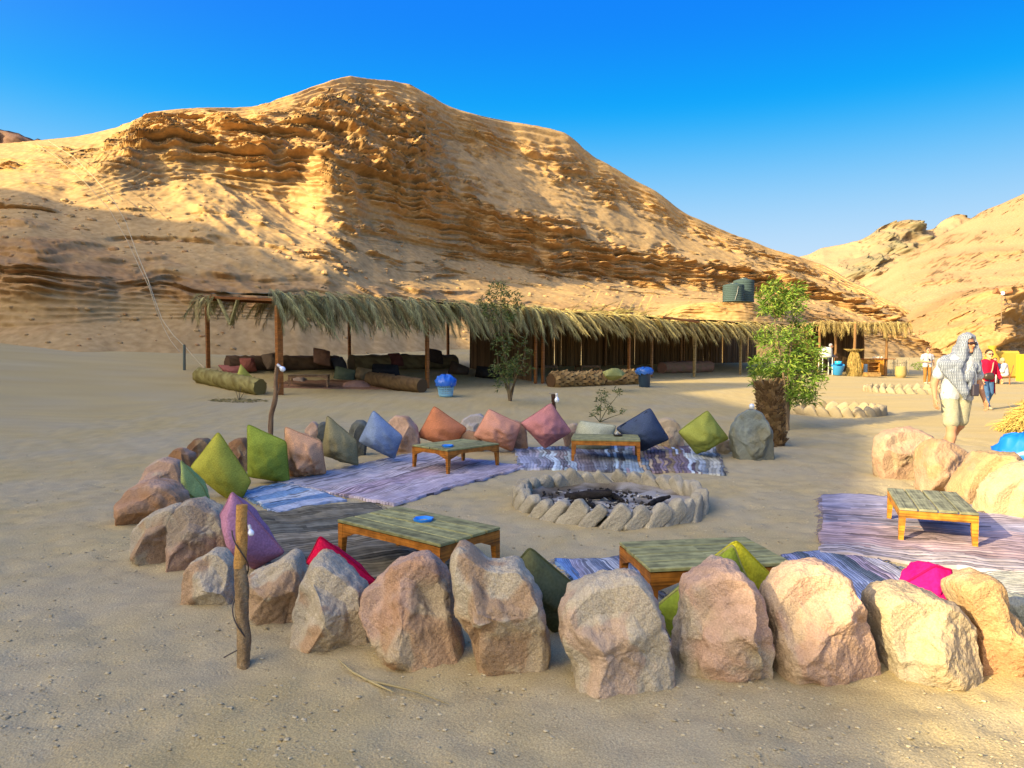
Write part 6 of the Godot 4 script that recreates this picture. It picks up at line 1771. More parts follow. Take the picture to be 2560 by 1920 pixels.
func far_things() -> void:
	water_tank("short dark water tank with a pale hose on the sandy ledge", Vector3(15.104, 4.946, -49.5), 0.72, 1.22, true)
	water_tank("tall dark water tank standing behind the short one", Vector3(16.279, 5.015, -51), 0.72, 1.62, false)
	stone_ring("low ring of leaning stones past the bright green tree", Vector3(8.295, 0, -18.593), 1.15, 26, 1101)
	stone_ring("far pale ring of leaning stones in the sunlit yard", Vector3(15.999, 0, -28.35), 1.9, 34, 1151)

	# rope lines down the left hill
	var b := MB.new()
	b.tube(PackedVector3Array([Vector3(-30.647, 15.471, -48.4), Vector3(-26.272, 13.196, -43.9), Vector3(-23.057, 11.135, -40.4), Vector3(-20.425, 9.325, -37.4), Vector3(-18.488, 7.756, -34.9), Vector3(-16.206, 5.852, -31.4), Vector3(-13.98, 4.318, -27.9), Vector3(-13.239, 3.453, -26.9), Vector3(-12.513, 2.724, -25.9), Vector3(-11.925, 2.138, -25.5), Vector3(-11.043, 1.756, -24.4), Vector3(-10.254, 1.299, -23.5), Vector3(-9.718, 0.981, -23)]), [0.018], 5, Color(0.42, 0.34, 0.2), false)
	tag(part("cable", b.done(), M.plain), "upper of the two thin pale cables running down the left hillside", "cable", "cables down the left hillside")
	b = MB.new()
	b.tube(PackedVector3Array([Vector3(-30.798, 15.008, -47.4), Vector3(-26.8, 12.929, -43.4), Vector3(-23.284, 10.767, -39.9), Vector3(-20.12, 8.707, -36.4), Vector3(-17.386, 6.574, -32.9), Vector3(-15.093, 5.023, -29.4), Vector3(-13.7, 4.009, -27.4), Vector3(-12.95, 3.082, -26.4), Vector3(-12.775, 2.497, -26.5), Vector3(-12.043, 1.975, -25.5), Vector3(-11.311, 1.569, -24.6)]), [0.014], 5, Color(0.40, 0.32, 0.19), false)
	tag(part("cable", b.done(), M.plain), "lower of the two thin pale cables running down the left hillside", "cable", "cables down the left hillside")
	b = MB.new()
	b.tube(PackedVector3Array([Vector3(0, -0.2, 0), Vector3(-11.013, 1.802, -24.3) - Vector3(-10.899, 0.954, -24.009)]), [0.05, 0.045], 8, Color(0.10, 0.11, 0.09))
	var o := part("iron_peg", b.done(), M.plain)
	o.position = Vector3(-10.899, 0.954, -24.009)
	tag(o, "short iron stake the cables are tied to, left of the shelter", "stake")

	kiosk()

	# straw heap and basket at the right edge
	var at := Vector3(10.75, 0, -13.9)
	var t := thing("straw_heap", "golden heap of dry palm straw at the right edge", "straw heap", at)
	b = MB.new()
	b.lathe([Vector3(0, 0, 0), Vector3(1.0, 0, 0), Vector3(0.85, 0.3, 0), Vector3(0.6, 0.65, 0), Vector3(0.25, 0.9, 0), Vector3(0, 0.95, 0)], 24, Transform3D(), Color(0.40, 0.29, 0.09))
	part("core", b.done(), M.stone, t)
	b = MB.new()
	for k in 4200:
		var a := rng.randf() * TAU
		var f := rng.randf()
		var rad := lerpf(1.15, 0.15, f)
		var p := Vector3(cos(a) * rad, 0.02 + 1.02 * pow(f, 0.9), sin(a) * rad)
		var d := Vector3(cos(a) * 0.4 + rng.randfn() * 0.5, -0.7 + rng.randfn() * 0.5, sin(a) * 0.4 + rng.randfn() * 0.5).normalized() * rng.randf_range(0.12, 0.32)
		b.tube(PackedVector3Array([p, p + d * 0.5 + Vector3(cos(a), 0.3, sin(a)) * 0.03, p + d]), [0.012, 0.004], 3, Color(0.50, 0.36, 0.11) * rng.randf_range(0.6, 1.25), false)
	stuff(part("straw", b.done(), M.straw, t))
	laundry_basket("white lattice basket with a bright blue bag at the right edge", Vector3(5.86, 0, -8.2), Color(0.75, 0.76, 0.75), Color(0.008, 0.16, 0.70), 1161)


func kiosk() -> void:
	var straw := [frond(1201, Color(0.44, 0.33, 0.11), 1.0, 0.45, 0.1, 16), frond(1202, Color(0.36, 0.26, 0.09), 1.1, 0.4, -0.15, 16), frond(1203, Color(0.50, 0.39, 0.15), 0.9, 0.5, 0.1, 16)]
	var t := thing("kiosk", "thatched kiosk with an orange counter at the foot of the hill", "kiosk", on_ground(19.8, -41.5))
	var inv := t.transform.affine_inverse()
	var wood := Color(0.22, 0.12, 0.05)
	for q in [[17.4, -41.0], [18.4, -41.2], [21.3, -41.2], [17.3, -45.2], [21.9, -45.2]]:
		var g := on_ground(q[0], q[1])
		part("post", branch([inv * (g + Vector3.DOWN * 0.2), inv * Vector3(q[0] + 0.05, 1.7, q[1]), inv * Vector3(q[0], 3.1, q[1])], [0.085, 0.075, 0.07], int(q[0] * 10), wood * 1.3, wood, 9, 4), M.stone, t)
	var mb := MB.new()
	mb.box(Transform3D(Basis(), inv * Vector3(19.7, 3.15, -43.0)), Vector3(5.0, 0.16, 4.8), 0.04, Color(0.22, 0.16, 0.07))
	part("roof_mat", mb.done(), M.straw, t)
	fringe(t, straw, Vector3(17.2, 3.3, -40.6), Vector3(22.2, 3.22, -40.6), Vector3.BACK, 56, 1211, true)
	fringe(t, straw, Vector3(17.2, 3.16, -40.55), Vector3(22.2, 3.12, -40.55), Vector3.BACK, 50, 1212, false)
	fringe(t, straw, Vector3(22.25, 3.22, -40.6), Vector3(22.25, 3.22, -45.3), Vector3.RIGHT, 34, 1213, false)
	fringe(t, straw, Vector3(17.2, 3.22, -45.3), Vector3(17.2, 3.22, -40.6), Vector3.LEFT, 30, 1214, false)
	mb = MB.new()
	for k in 58:
		mb.box(Transform3D(Basis(), inv * Vector3(17.3 + k * 0.08, 1.75, -45.2 + 0.03 * sin(k * 5.0))), Vector3(0.085, 2.9, 0.04), 0.0, Color(0.10, 0.06, 0.03) * rng.randf_range(0.7, 1.3))
	stuff(part("reed_wall", mb.done(), M.plain, t))
	# counter
	var c := thing("counter", "orange wooden bar counter under the kiosk roof", "counter", on_ground(20.55, -41.1))
	mb = MB.new()
	mb.box(Transform3D(Basis(), Vector3(-0.25, 0.47, 0)), Vector3(1.75, 0.90, 0.06), 0.01, Color(0.56, 0.27, 0.03))
	part("front_panel", mb.done(), M.table_wood, c)
	mb = MB.new()
	mb.box(Transform3D(Basis(Vector3.UP, 0.9), Vector3(0.83, 0.47, -0.28)), Vector3(0.9, 0.90, 0.06), 0.01, Color(0.46, 0.20, 0.03))
	part("side_panel", mb.done(), M.table_wood, c)
	mb = MB.new()
	mb.box(Transform3D(Basis(), Vector3(0.0, 0.95, -0.2)), Vector3(2.5, 0.05, 0.6), 0.01, Color(0.30, 0.11, 0.03))
	part("top_board", mb.done(), M.table_wood, c)
	var sh := thing("shelf", "small orange open shelf standing before the bar counter", "shelf", on_ground(20.35, -40.75))
	for k in 4:
		mb = MB.new()
		mb.box(Transform3D(Basis(), Vector3(0, 0.05 + k * 0.24, 0)), Vector3(0.6, 0.03, 0.3), 0.004, Color(0.5, 0.24, 0.05))
		part("board", mb.done(), M.table_wood, sh)
	for s in [-1.0, 1.0]:
		mb = MB.new()
		mb.box(Transform3D(Basis(), Vector3(s * 0.31, 0.41, 0)), Vector3(0.04, 0.82, 0.32), 0.004, Color(0.52, 0.25, 0.05))
		part("side_panel", mb.done(), M.table_wood, sh)
	mb = MB.new()
	mb.box(Transform3D(Basis(), Vector3(0, 0.41, -0.14)), Vector3(0.58, 0.8, 0.02), 0.002, Color(0.42, 0.19, 0.04))
	part("back_panel", mb.done(), M.table_wood, sh)
	mb = MB.new()
	mb.lathe([Vector3(0, 0, 0), Vector3(0.13, 0, 0), Vector3(0.14, 0.62, 0), Vector3(0.12, 0.66, 0), Vector3(0, 0.66, 0)], 18, Transform3D(), Color(0.20, 0.30, 0.40))
	var o := part("barrel", mb.done(), M.plastic)
	o.position = on_ground(20.0, -40.8)
	tag(o, "narrow blue grey barrel before the orange counter", "barrel")
	mb = MB.new()
	for k in 7:
		mb.lathe([Vector3(0, 0, 0), Vector3(0.07, 0.03, 0), Vector3(0.05, 0.09, 0), Vector3(0, 0.11, 0)], 8, Transform3D(Basis(), Vector3(0.1 + k * 0.09, 0.0, sin(k * 3.0) * 0.08)), Color(0.55, 0.5, 0.4))
	o = part("cups", mb.done(), M.plastic)
	o.name = numbered("dishes")
	stuff(o)
	o.position = on_ground(20.5, -41.2) + Vector3(0, 0.975, 0)
	tag(o, "pale dishes heaped on the bar counter", "dishes")
	# straw clad pillar
	var p := thing("straw_pillar", "flared pillar clad in straw beside the orange counter", "pillar", on_ground(18.95, -40.0))
	mb = MB.new()
	var prof := [Vector3(0, 0, 0), Vector3(0.33, 0, 0), Vector3(0.28, 0.3, 0), Vector3(0.24, 0.9, 0), Vector3(0.19, 1.25, 0), Vector3(0.15, 1.5, 0), Vector3(0, 1.52, 0)]
	mb.lathe(prof, 22, Transform3D(), Color(0.34, 0.24, 0.08))
	part("core", mb.done(), M.stone, p)
	mb = MB.new()
	for k in 700:
		var a := rng.randf() * TAU
		var h := rng.randf_range(0.35, 1.9)
		var rr := 0.17 + 0.12 * maxf(0.0, 1.4 - h)
		var up := h > 1.35
		var q := Vector3(cos(a) * rr, h, sin(a) * rr)
		var d := Vector3(cos(a) * (0.5 if up else 0.2), 0.3 if up else -0.6, sin(a) * (0.5 if up else 0.2)) * rng.randf_range(0.4, 0.9)
		if up:
			q = Vector3(cos(a) * 0.12, 1.35, sin(a) * 0.12)
		mb.tube(PackedVector3Array([q, q + d * 0.5 + Vector3(cos(a), 0, sin(a)) * 0.03, q + d + Vector3.DOWN * (0.12 if up else 0.0)]), [0.016, 0.006], 3, Color(0.48, 0.34, 0.11) * rng.randf_range(0.6, 1.25), false)
	stuff(part("straw", mb.done(), M.straw, p))
	part("mast", branch([Vector3(0, 1.3, 0), Vector3(0.02, 2.9, 0)], [0.09, 0.07], 1231, wood * 1.4, wood, 8, 4), M.stone, p)
	# water tank on a stand
	var w := thing("white_tank", "white plastic water tank on a thin metal stand left of the kiosk", "water tank", on_ground(17.36, -40.0))
	mb = MB.new()
	mb.lathe([Vector3(0, 0.95, 0), Vector3(0.30, 0.97, 0), Vector3(0.33, 1.05, 0), Vector3(0.33, 1.42, 0), Vector3(0.28, 1.52, 0), Vector3(0, 1.55, 0)], 22, Transform3D(), Color(0.62, 0.63, 0.55))
	part("barrel", mb.done(), M.plastic, w)
	for s in 4:
		mb = MB.new()
		var sx := -0.27 if s % 2 == 0 else 0.27
		var sz := -0.25 if s < 2 else 0.25
		mb.tube(PackedVector3Array([Vector3(sx, 0, sz), Vector3(sx, 0.97, sz)]), [0.022], 7, Color(0.6, 0.6, 0.58))
		part("leg", mb.done(), M.plastic, w)
	var tub := thing("tub", "blue plastic tub tilted beside the white tank stand", "tub", on_ground(17.95, -39.9), 0.0)
	mb = MB.new()
	mb.lathe([Vector3(0, 0, 0), Vector3(0.26, 0, 0), Vector3(0.36, 0.55, 0), Vector3(0.33, 0.55, 0), Vector3(0.24, 0.05, 0), Vector3(0, 0.05, 0)], 22, Transform3D(Basis(Vector3.RIGHT, 0.25), Vector3(0, 0.08, 0)), Color(0.03, 0.22, 0.50))
	part("bowl", mb.done(), M.plastic, tub)
	mb = MB.new()
	mb.lathe([Vector3(0, 0, 0), Vector3(0.16, 0, 0), Vector3(0.2, 0.16, 0), Vector3(0, 0.17, 0)], 18, Transform3D(Basis(), Vector3(0.05, 0.62, 0.02)), Color(0.02, 0.50, 0.85))
	part("basin", mb.done(), M.plastic, tub)
	# fence of sticks
	var f := thing("stick_fence", "short fence of pale crooked sticks right of the kiosk", "fence", on_ground(22.3, -42.5))
	for k in 13:
		var s := MB.new()
		var x := k * 0.085
		s.tube(PackedVector3Array([Vector3(x, -0.1, 0), Vector3(x + rng.randf_range(-0.06, 0.06), rng.randf_range(0.75, 1.0), rng.randf_range(-0.05, 0.05))]), [0.022, 0.016], 6, Color(0.45, 0.37, 0.22) * rng.randf_range(0.7, 1.2))
		part("stick", s.done(), M.plain, f)
	mb = MB.new()
	mb.tube(PackedVector3Array([Vector3(-0.1, 0.7, 0.03), Vector3(1.15, 0.72, 0.03)]), [0.018], 6, Color(0.4, 0.32, 0.18))
	part("rail", mb.done(), M.plain, f)
	mb = MB.new()
	mb.lathe([Vector3(0, 0, 0), Vector3(0.24, 0, 0), Vector3(0.30, 0.2, 0), Vector3(0.29, 0.45, 0), Vector3(0.27, 0.62, 0), Vector3(0.24, 0.62, 0), Vector3(0.24, 0.5, 0), Vector3(0, 0.5, 0)], 22, Transform3D(), Color(0.44, 0.33, 0.13))
	o = part("straw_basket", mb.done(), M.stone)
	o.position = on_ground(21.75, -40.4)
	tag(o, "woven straw basket standing on the sand right of the counter", "basket")
	var cr := thing("crate", "low flat wooden crate on the sand before the kiosk", "crate", on_ground(19.75, -39.6), 0.05)
	for k in 4:
		mb = MB.new()
		mb.box(Transform3D(Basis(), Vector3(0, 0.15, 0.2 if k == 0 else -0.2)) if k < 2 else Transform3D(Basis(), Vector3(0.38 if k == 2 else -0.38, 0.15, 0)), Vector3(0.78, 0.22, 0.02) if k < 2 else Vector3(0.02, 0.22, 0.38), 0.003, Color(0.42, 0.26, 0.10))
		part("board", mb.done(), M.table_wood, cr)
	# clay urns and the yellow post
	for q in [[27.9, -42.0, 1.9, 0.40, "tall yellow clay urn behind the woman in red"], [27.0, -43.0, 1.35, 0.40, "squat yellow clay urn left of the tall one"]]:
		mb = MB.new()
		var h: float = q[2]
		var r: float = q[3]
		mb.lathe([Vector3(0, 0, 0), Vector3(r * 0.9, 0, 0), Vector3(r * 1.25, h * 0.35, 0), Vector3(r, h * 0.62, 0), Vector3(r * 0.45, h * 0.80, 0), Vector3(r * 0.42, h * 0.9, 0), Vector3(r * 0.62, h, 0), Vector3(r * 0.5, h, 0), Vector3(0, h * 0.8, 0)], 26, Transform3D(), Color(0.58, 0.36, 0.05))
		o = part("clay_urn", mb.done(), M.stone)
		o.position = on_ground(q[0], q[1])
		tag(o, q[4], "urn", "yellow clay urns")
	mb = MB.new()
	mb.box(Transform3D(Basis(), Vector3(0, 0.8, 0)), Vector3(1.9, 1.6, 0.5), 0.12, Color(0.58, 0.37, 0.06))
	o = part("mud_wall", mb.done(), M.stone)  # plain block of yellow mud wall
	o.position = on_ground(28.9, -42.6)
	tag(o, "yellow mud block wall behind the seated group", "mud wall")
	mb = MB.new()
	mb.box(Transform3D(Basis(), Vector3(0, 0.7, 0)), Vector3(0.5, 1.45, 0.3), 0.04, Color(0.60, 0.38, 0.03))
	o = part("yellow_pillar", mb.done(), M.plain)
	o.position = on_ground(26.85, -38.0)
	tag(o, "yellow painted pillar cut by the right edge", "pillar")
	# pole with two brown horn shapes and a pale head on the far slope
	var pole := thing("horn_pole", "pole with two brown horn shapes on the far right slope", "lamp pole", Vector3(49.3, 2.4, -73.0))
	mb = MB.new()
	mb.tube(PackedVector3Array([Vector3(0, 0, 0), Vector3(0, 5.0, 0)]), [0.045], 7, Color(0.22, 0.16, 0.10))
	part("mast", mb.done(), M.plain, pole)
	for s in [-1.0, 1.0]:
		mb = MB.new()
		mb.lathe([Vector3(0.05, 0, 0), Vector3(0.12, 0.3, 0), Vector3(0.34, 0.75, 0), Vector3(0.28, 0.75, 0), Vector3(0, 0.2, 0)], 14, Transform3D(Basis(Vector3.BACK, -s * 1.1), Vector3(s * 0.1, 4.9, 0.1)), Color(0.30, 0.13, 0.06))
		part("horn", mb.done(), M.plain, pole)
	mb = MB.new()
	mb.lathe([Vector3(0, 4.75, 0), Vector3(0.2, 4.85, 0), Vector3(0.2, 5.1, 0), Vector3(0, 5.2, 0)], 12, Transform3D(Basis(), Vector3(0, 0, 0.1)), Color(0.75, 0.74, 0.7))
	part("pale_head", mb.done(), M.plain, pole)

# ---------------------------------------------------------------- people
# meshes the smooth union of tapered capsules [a, b, ra, rb] as surface nets; cut holds capsules taken away
func nets(mb: MB, bones: Array, cell: float, k: float, col: Color, cut: Array = [], wob := 0.0, s := 0) -> void:
	var lo := Vector3.ONE * 1e9
	var hi := -lo
	for q in bones:
		var r: float = maxf(q[2], q[3]) + cell * 3.0
		lo = lo.min(q[0] - Vector3.ONE * r).min(q[1] - Vector3.ONE * r)
		hi = hi.max(q[0] + Vector3.ONE * r).max(q[1] + Vector3.ONE * r)
	var nx := int((hi.x - lo.x) / cell) + 2
	var ny := int((hi.y - lo.y) / cell) + 2
	var nz := int((hi.z - lo.z) / cell) + 2
	var f := PackedFloat32Array()
	f.resize(nx * ny * nz)
	f.fill(1.0)
	for pass_n in 2:
		for q in (bones if pass_n == 0 else cut):
			var a: Vector3 = q[0]
			var ab: Vector3 = q[1] - a
			var l2 := maxf(ab.length_squared(), 1e-9)
			var ra: float = q[2]
			var dr: float = q[3] - ra
			var m: float = maxf(ra, q[3]) + k + cell * 2.5
			var l := ((a.min(q[1]) - Vector3.ONE * m - lo) / cell).max(Vector3.ZERO)
			var h := ((a.max(q[1]) + Vector3.ONE * m - lo) / cell)
			for z in range(int(l.z), mini(int(h.z) + 1, nz)):
				for y in range(int(l.y), mini(int(h.y) + 1, ny)):
					var row := (z * ny + y) * nx
					for x in range(int(l.x), mini(int(h.x) + 1, nx)):
						var ap := lo + Vector3(x, y, z) * cell - a
						var t := clampf(ap.dot(ab) / l2, 0.0, 1.0)
						var d := (ap - ab * t).length() - ra - dr * t
						var o := f[row + x]
						if pass_n == 1:
							f[row + x] = maxf(o, -d)
						else:
							var e := maxf(k - absf(o - d), 0.0) / k
							f[row + x] = minf(o, d) - e * e * k * 0.25
	if wob > 0.0:
		var nn := noise(s, 9.0, 3, FastNoiseLite.TYPE_SIMPLEX_SMOOTH, FastNoiseLite.FRACTAL_RIDGED)
		for z in nz:
			for y in ny:
				for x in nx:
					var g := (z * ny + y) * nx + x
					if absf(f[g]) < cell * 3.0:
						f[g] += nn.get_noise_3d(x * cell, y * cell * 0.45, z * cell) * wob
	var id := PackedInt32Array()
	id.resize(nx * ny * nz)
	id.fill(-1)
	var p := PackedVector3Array()
	for z in nz - 1:
		for y in ny - 1:
			for x in nx - 1:
				var g := (z * ny + y) * nx + x
				if absf(f[g]) > cell * 2.6:
					continue
				var sum := Vector3.ZERO
				var n := 0
				for e in 12:
					var ax := e / 4
					var u := e & 1
					var v := (e >> 1) & 1
					var c := Vector3i(0, u, v) if ax == 0 else (Vector3i(u, 0, v) if ax == 1 else Vector3i(u, v, 0))
					var st := 1 if ax == 0 else (nx if ax == 1 else nx * ny)
					var g0 := g + c.x + c.y * nx + c.z * nx * ny
					var f0 := f[g0]
					var f1 := f[g0 + st]
					if (f0 < 0.0) != (f1 < 0.0):
						var t := f0 / (f0 - f1)
						var o := Vector3(c)
						o[ax] += t
						sum += o
						n += 1
				if n:
					id[g] = p.size()
					p.append(lo + (Vector3(x, y, z) + sum / n) * cell)
	var base := mb.v.size()
	var nrm := PackedVector3Array()
	nrm.resize(p.size())
	var step := [1, nx, nx * ny]
	for z in range(1, nz - 1):
		for y in range(1, ny - 1):
			for x in range(1, nx - 1):
				var g := (z * ny + y) * nx + x
				var f0 := f[g]
				if absf(f0) > cell * 2.6:
					continue
				for ax in 3:
					var f1 := f[g + step[ax]]
					if (f0 < 0.0) == (f1 < 0.0):
						continue
					var su: int = step[(ax + 1) % 3]
					var sv: int = step[(ax + 2) % 3]
					var a := id[g - su - sv]
					var b := id[g - sv]
					var c := id[g]
					var d := id[g - su]
					if a < 0 or b < 0 or c < 0 or d < 0:
						continue
					if f0 >= 0.0:
						var w := b
						b = d
						d = w
					var fn := (p[c] - p[a]).cross(p[d] - p[b])
					nrm[a] += fn; nrm[b] += fn; nrm[c] += fn; nrm[d] += fn
					mb.i.append_array([base + a, base + c, base + b, base + a, base + d, base + c])
	for q in p.size():
		mb.push(p[q], nrm[q].normalized(), col)


func hand(mb: MB, wrist: Vector3, dir: Vector3, palm_side: Vector3, thumb: Vector3, col: Color, cell: float, sc := 1.0) -> void:
	var w := palm_side.cross(dir).normalized()
	if w.dot(thumb) < 0:
		w = -w
	var b := []
	var k := wrist + dir * 0.085 * sc
	for n in 4:
		var o := w * (0.030 - 0.020 * n) * sc
		b.append([wrist + o * 0.6, k + o, 0.018 * sc, 0.013 * sc])
		var l: float = [0.066, 0.076, 0.070, 0.054][n] * sc
		var bend := (dir + palm_side * 0.35).normalized()
		var bend2 := (dir + palm_side * 0.9).normalized()
		b.append([k + o, k + o * 1.05 + bend * l * 0.5, 0.0105 * sc, 0.0095 * sc])
		b.append([k + o * 1.05 + bend * l * 0.5, k + o * 1.05 + bend * l * 0.5 + bend2 * l * 0.5, 0.0095 * sc, 0.008 * sc])
	var t0 := wrist + dir * 0.025 * sc + w * 0.03 * sc
	var t1 := t0 + (dir + w * 0.8 + palm_side * 0.3).normalized() * 0.045 * sc
	b.append([t0, t1, 0.015 * sc, 0.011 * sc])
	b.append([t1, t1 + (dir + w * 0.2 + palm_side * 0.5).normalized() * 0.03 * sc, 0.011 * sc, 0.009 * sc])
	nets(mb, b, cell, 0.006, col)


# joints: head, neck, shl, shr, ell, elr, hal, har, hipl, hipr, knl, knr, anl, anr; l is at -x
func figure(label: String, at: Vector3, turn: float, J: Dictionary, L: Dictionary, cell: float) -> Node3D:
	var t := thing("person", label, "person", at, turn, "people in the camp")
	var w: float = L.get("build", 1.0)
	var skin: Color = L.skin
	var H: Vector3 = J.head
	var N: Vector3 = J.neck
	var face: Vector3 = L.get("face", Vector3(0, 0, 1)).normalized()
	var fs := face.cross(Vector3.UP).normalized()
	var mid: Vector3 = (J.shl + J.shr) / 2.0
	var hips: Vector3 = (J.hipl + J.hipr) / 2.0
	var waist := mid.lerp(hips, 0.62)
	var mb := MB.new()
	var side: Vector3 = (J.shr - J.shl).normalized()
	var front := side.cross(Vector3.UP).normalized()
	var body := [
		[H + Vector3(0, 0.035, 0) - face * 0.012, H + Vector3(0, -0.02, 0) + face * 0.006, 0.094, 0.080], [H + Vector3(0, -0.04, 0) + face * 0.03, H + Vector3(0, -0.095, 0) + face * 0.062, 0.058, 0.034],
		[N - Vector3(0, 0.03, 0), H + Vector3(0, -0.06, 0) - face * 0.01, 0.056, 0.052],
		[J.shl, J.shr, 0.062 * w, 0.062 * w], [mid - side * 0.075 * w, waist - side * 0.06 * w, 0.105 * w, 0.095 * w], [mid + side * 0.075 * w, waist + side * 0.06 * w, 0.105 * w, 0.095 * w],
		[waist - side * 0.05 * w, J.hipl, 0.10 * w, 0.098 * w], [waist + side * 0.05 * w, J.hipr, 0.10 * w, 0.098 * w],
		[J.shl, J.ell, 0.052 * w, 0.041 * w], [J.ell, J.hal, 0.042 * w, 0.027], [J.shr, J.elr, 0.052 * w, 0.041 * w], [J.elr, J.har, 0.042 * w, 0.027],
		[J.hipl, J.knl, 0.088 * w, 0.058 * w], [J.knl, J.knl.lerp(J.anl, 0.35), 0.055 * w, 0.056 * w], [J.knl.lerp(J.anl, 0.35), J.anl, 0.056 * w, 0.036], [J.hipr, J.knr, 0.088 * w, 0.058 * w], [J.knr, J.knr.lerp(J.anr, 0.35), 0.055 * w, 0.056 * w], [J.knr.lerp(J.anr, 0.35), J.anr, 0.056 * w, 0.036],
		[J.anl - Vector3(0, 0.045, 0), J.anl + Vector3(0, -0.055, 0.14), 0.035, 0.028], [J.anr - Vector3(0, 0.045, 0), J.anr + Vector3(0, -0.055, 0.14), 0.035, 0.028]]
	nets(mb, body, cell, 0.035, skin)
	# face
	var fb := [[H + face * 0.088 + Vector3(0, 0.012, 0), H + face * 0.112 + Vector3(0, -0.022, 0), 0.009, 0.0155], [H + face * 0.10 - fs * 0.012 + Vector3(0, -0.024, 0), H + face * 0.10 + fs * 0.012 + Vector3(0, -0.024, 0), 0.010, 0.010]]
	nets(mb, fb, minf(cell, 0.006), 0.01, skin)
	var lip := [[H + face * 0.085 - fs * 0.020 + Vector3(0, -0.055, 0), H + face * 0.094 + Vector3(0, -0.053, 0), 0.006, 0.009], [H + face * 0.085 + fs * 0.020 + Vector3(0, -0.055, 0), H + face * 0.094 + Vector3(0, -0.053, 0), 0.006, 0.009]]
	nets(mb, lip, minf(cell, 0.006), 0.008, skin * Color(0.85, 0.6, 0.6))
	for sg in [-1.0, 1.0]:
		nets(mb, [[H + fs * sg * 0.088 + Vector3(0, 0.015, 0), H + fs * sg * 0.092 + Vector3(0, -0.025, 0) + face * 0.008, 0.014, 0.010]], minf(cell, 0.008), 0.01, skin)
		if not L.has("glasses"):
			nets(mb, [[H + fs * sg * 0.034 + face * 0.083 + Vector3(0, 0.012, 0), H + fs * sg * 0.034 + face * 0.084 + Vector3(0, 0.012, 0), 0.012, 0.012]], 0.006, 0.01, Color(0.05, 0.03, 0.02))
	var dl: Vector3 = (J.hal - J.ell).normalized()
	var dr: Vector3 = (J.har - J.elr).normalized()
	hand(mb, J.hal, dl, side, front, skin, minf(cell, 0.0065))
	hand(mb, J.har, dr, -side, front, skin, minf(cell, 0.0065))
	part("body", mb.done(), M.skin, t)
	# top
	var long_s: bool = L.get("sleeves", "short") == "long"
	var e := 0.017
	mb = MB.new()
	var top := [[J.shl, J.shr, 0.066 * w + e, 0.066 * w + e], [mid - side * 0.075 * w, waist - side * 0.07 * w, 0.110 * w + e, 0.108 * w + e], [mid + side * 0.075 * w, waist + side * 0.07 * w, 0.110 * w + e, 0.108 * w + e],
		[waist - side * 0.07 * w, J.hipl + Vector3(0, 0.02, 0), 0.108 * w + e, 0.104 * w + e], [waist + side * 0.07 * w, J.hipr + Vector3(0, 0.02, 0), 0.108 * w + e, 0.104 * w + e]]
	for q in [[J.shl, J.ell, J.hal], [J.shr, J.elr, J.har]]:
		if long_s:
			top.append([q[0], q[1], 0.056 * w + e, 0.047 * w + e])
			top.append([q[1], q[1].lerp(q[2], 0.9), 0.047 * w + e, 0.036 + e])
		else:
			top.append([q[0], q[0].lerp(q[1], 0.55), 0.060 * w + e, 0.062 * w + e])
	nets(mb, top, cell, 0.03, L.top, [[N + Vector3(0, 0.08, 0), N + Vector3(0, 0.2, 0), 0.065, 0.08]] + L.get("top_cut", []), 0.010, 3)
	part("shirt", mb.done(), M.plain_cloth, t)
	# trousers or shorts
	mb = MB.new()
	var long_t: bool = L.get("legs", "long") == "long"
	var tr := [[J.hipl + Vector3(0, 0.05, 0), J.hipr + Vector3(0, 0.05, 0), 0.108 * w, 0.108 * w]]
	for q in [[J.hipl, J.knl, J.anl], [J.hipr, J.knr, J.anr]]:
		if long_t:
			tr.append([q[0], q[1], 0.098 * w, 0.075 * w])
			tr.append([q[1], q[2] + Vector3(0, -0.01, 0), 0.074 * w, 0.060])
		else:
			tr.append([q[0], q[0].lerp(q[1], 0.80), 0.105 * w, 0.100 * w])
	nets(mb, tr, cell, 0.03, L.bottom, [], 0.008, 5)
	part("trousers" if long_t else "shorts", mb.done(), M.plain_cloth, t)
	for q in [J.anl, J.anr]:
		mb = MB.new()
		nets(mb, [[q + Vector3(0, -0.05, -0.04), q + Vector3(0, -0.05, 0.13), 0.043, 0.036], [q + Vector3(0, -0.06, 0.02), q + Vector3(0, -0.062, 0.17), 0.038, 0.032]], minf(cell, 0.012), 0.02, L.shoe)
		part("shoe", mb.done(), M.plain, t)
	if L.has("hair"):
		mb = MB.new()
		var hr := [[H + Vector3(0, 0.05, 0) - face * 0.025, H + Vector3(0, 0.02, 0) - face * 0.04, 0.098, 0.095]]
		if L.has("bun"):
			hr.append([H + Vector3(0, 0.03, 0) - face * 0.10, H + Vector3(0, -0.03, 0) - face * 0.10, 0.05, 0.05])
		nets(mb, hr, minf(cell, 0.012), 0.02, L.hair, [[H + face * 0.10 + Vector3(0, -0.05, 0), H + face * 0.10 + Vector3(0, 0.025, 0), 0.085, 0.085]])
		part("hair", mb.done(), M.plain, t)
	if L.has("glasses"):
		mb = MB.new()
		for sg in [-1.0, 1.0]:
			nets(mb, [[H + fs * sg * 0.024 + face * 0.100 + Vector3(0, 0.016, 0), H + fs * sg * 0.050 + face * 0.090 + Vector3(0, 0.016, 0), 0.019, 0.019]], 0.006, 0.01, L.glasses)
			mb.tube(PackedVector3Array([H + fs * sg * 0.066 + face * 0.08 + Vector3(0, 0.022, 0), H + fs * sg * 0.094 - face * 0.01 + Vector3(0, 0.02, 0)]), [0.006], 6, L.glasses)
		mb.tube(PackedVector3Array([H - fs * 0.02 + face * 0.112 + Vector3(0, 0.02, 0), H + fs * 0.02 + face * 0.112 + Vector3(0, 0.02, 0)]), [0.006], 6, L.glasses)
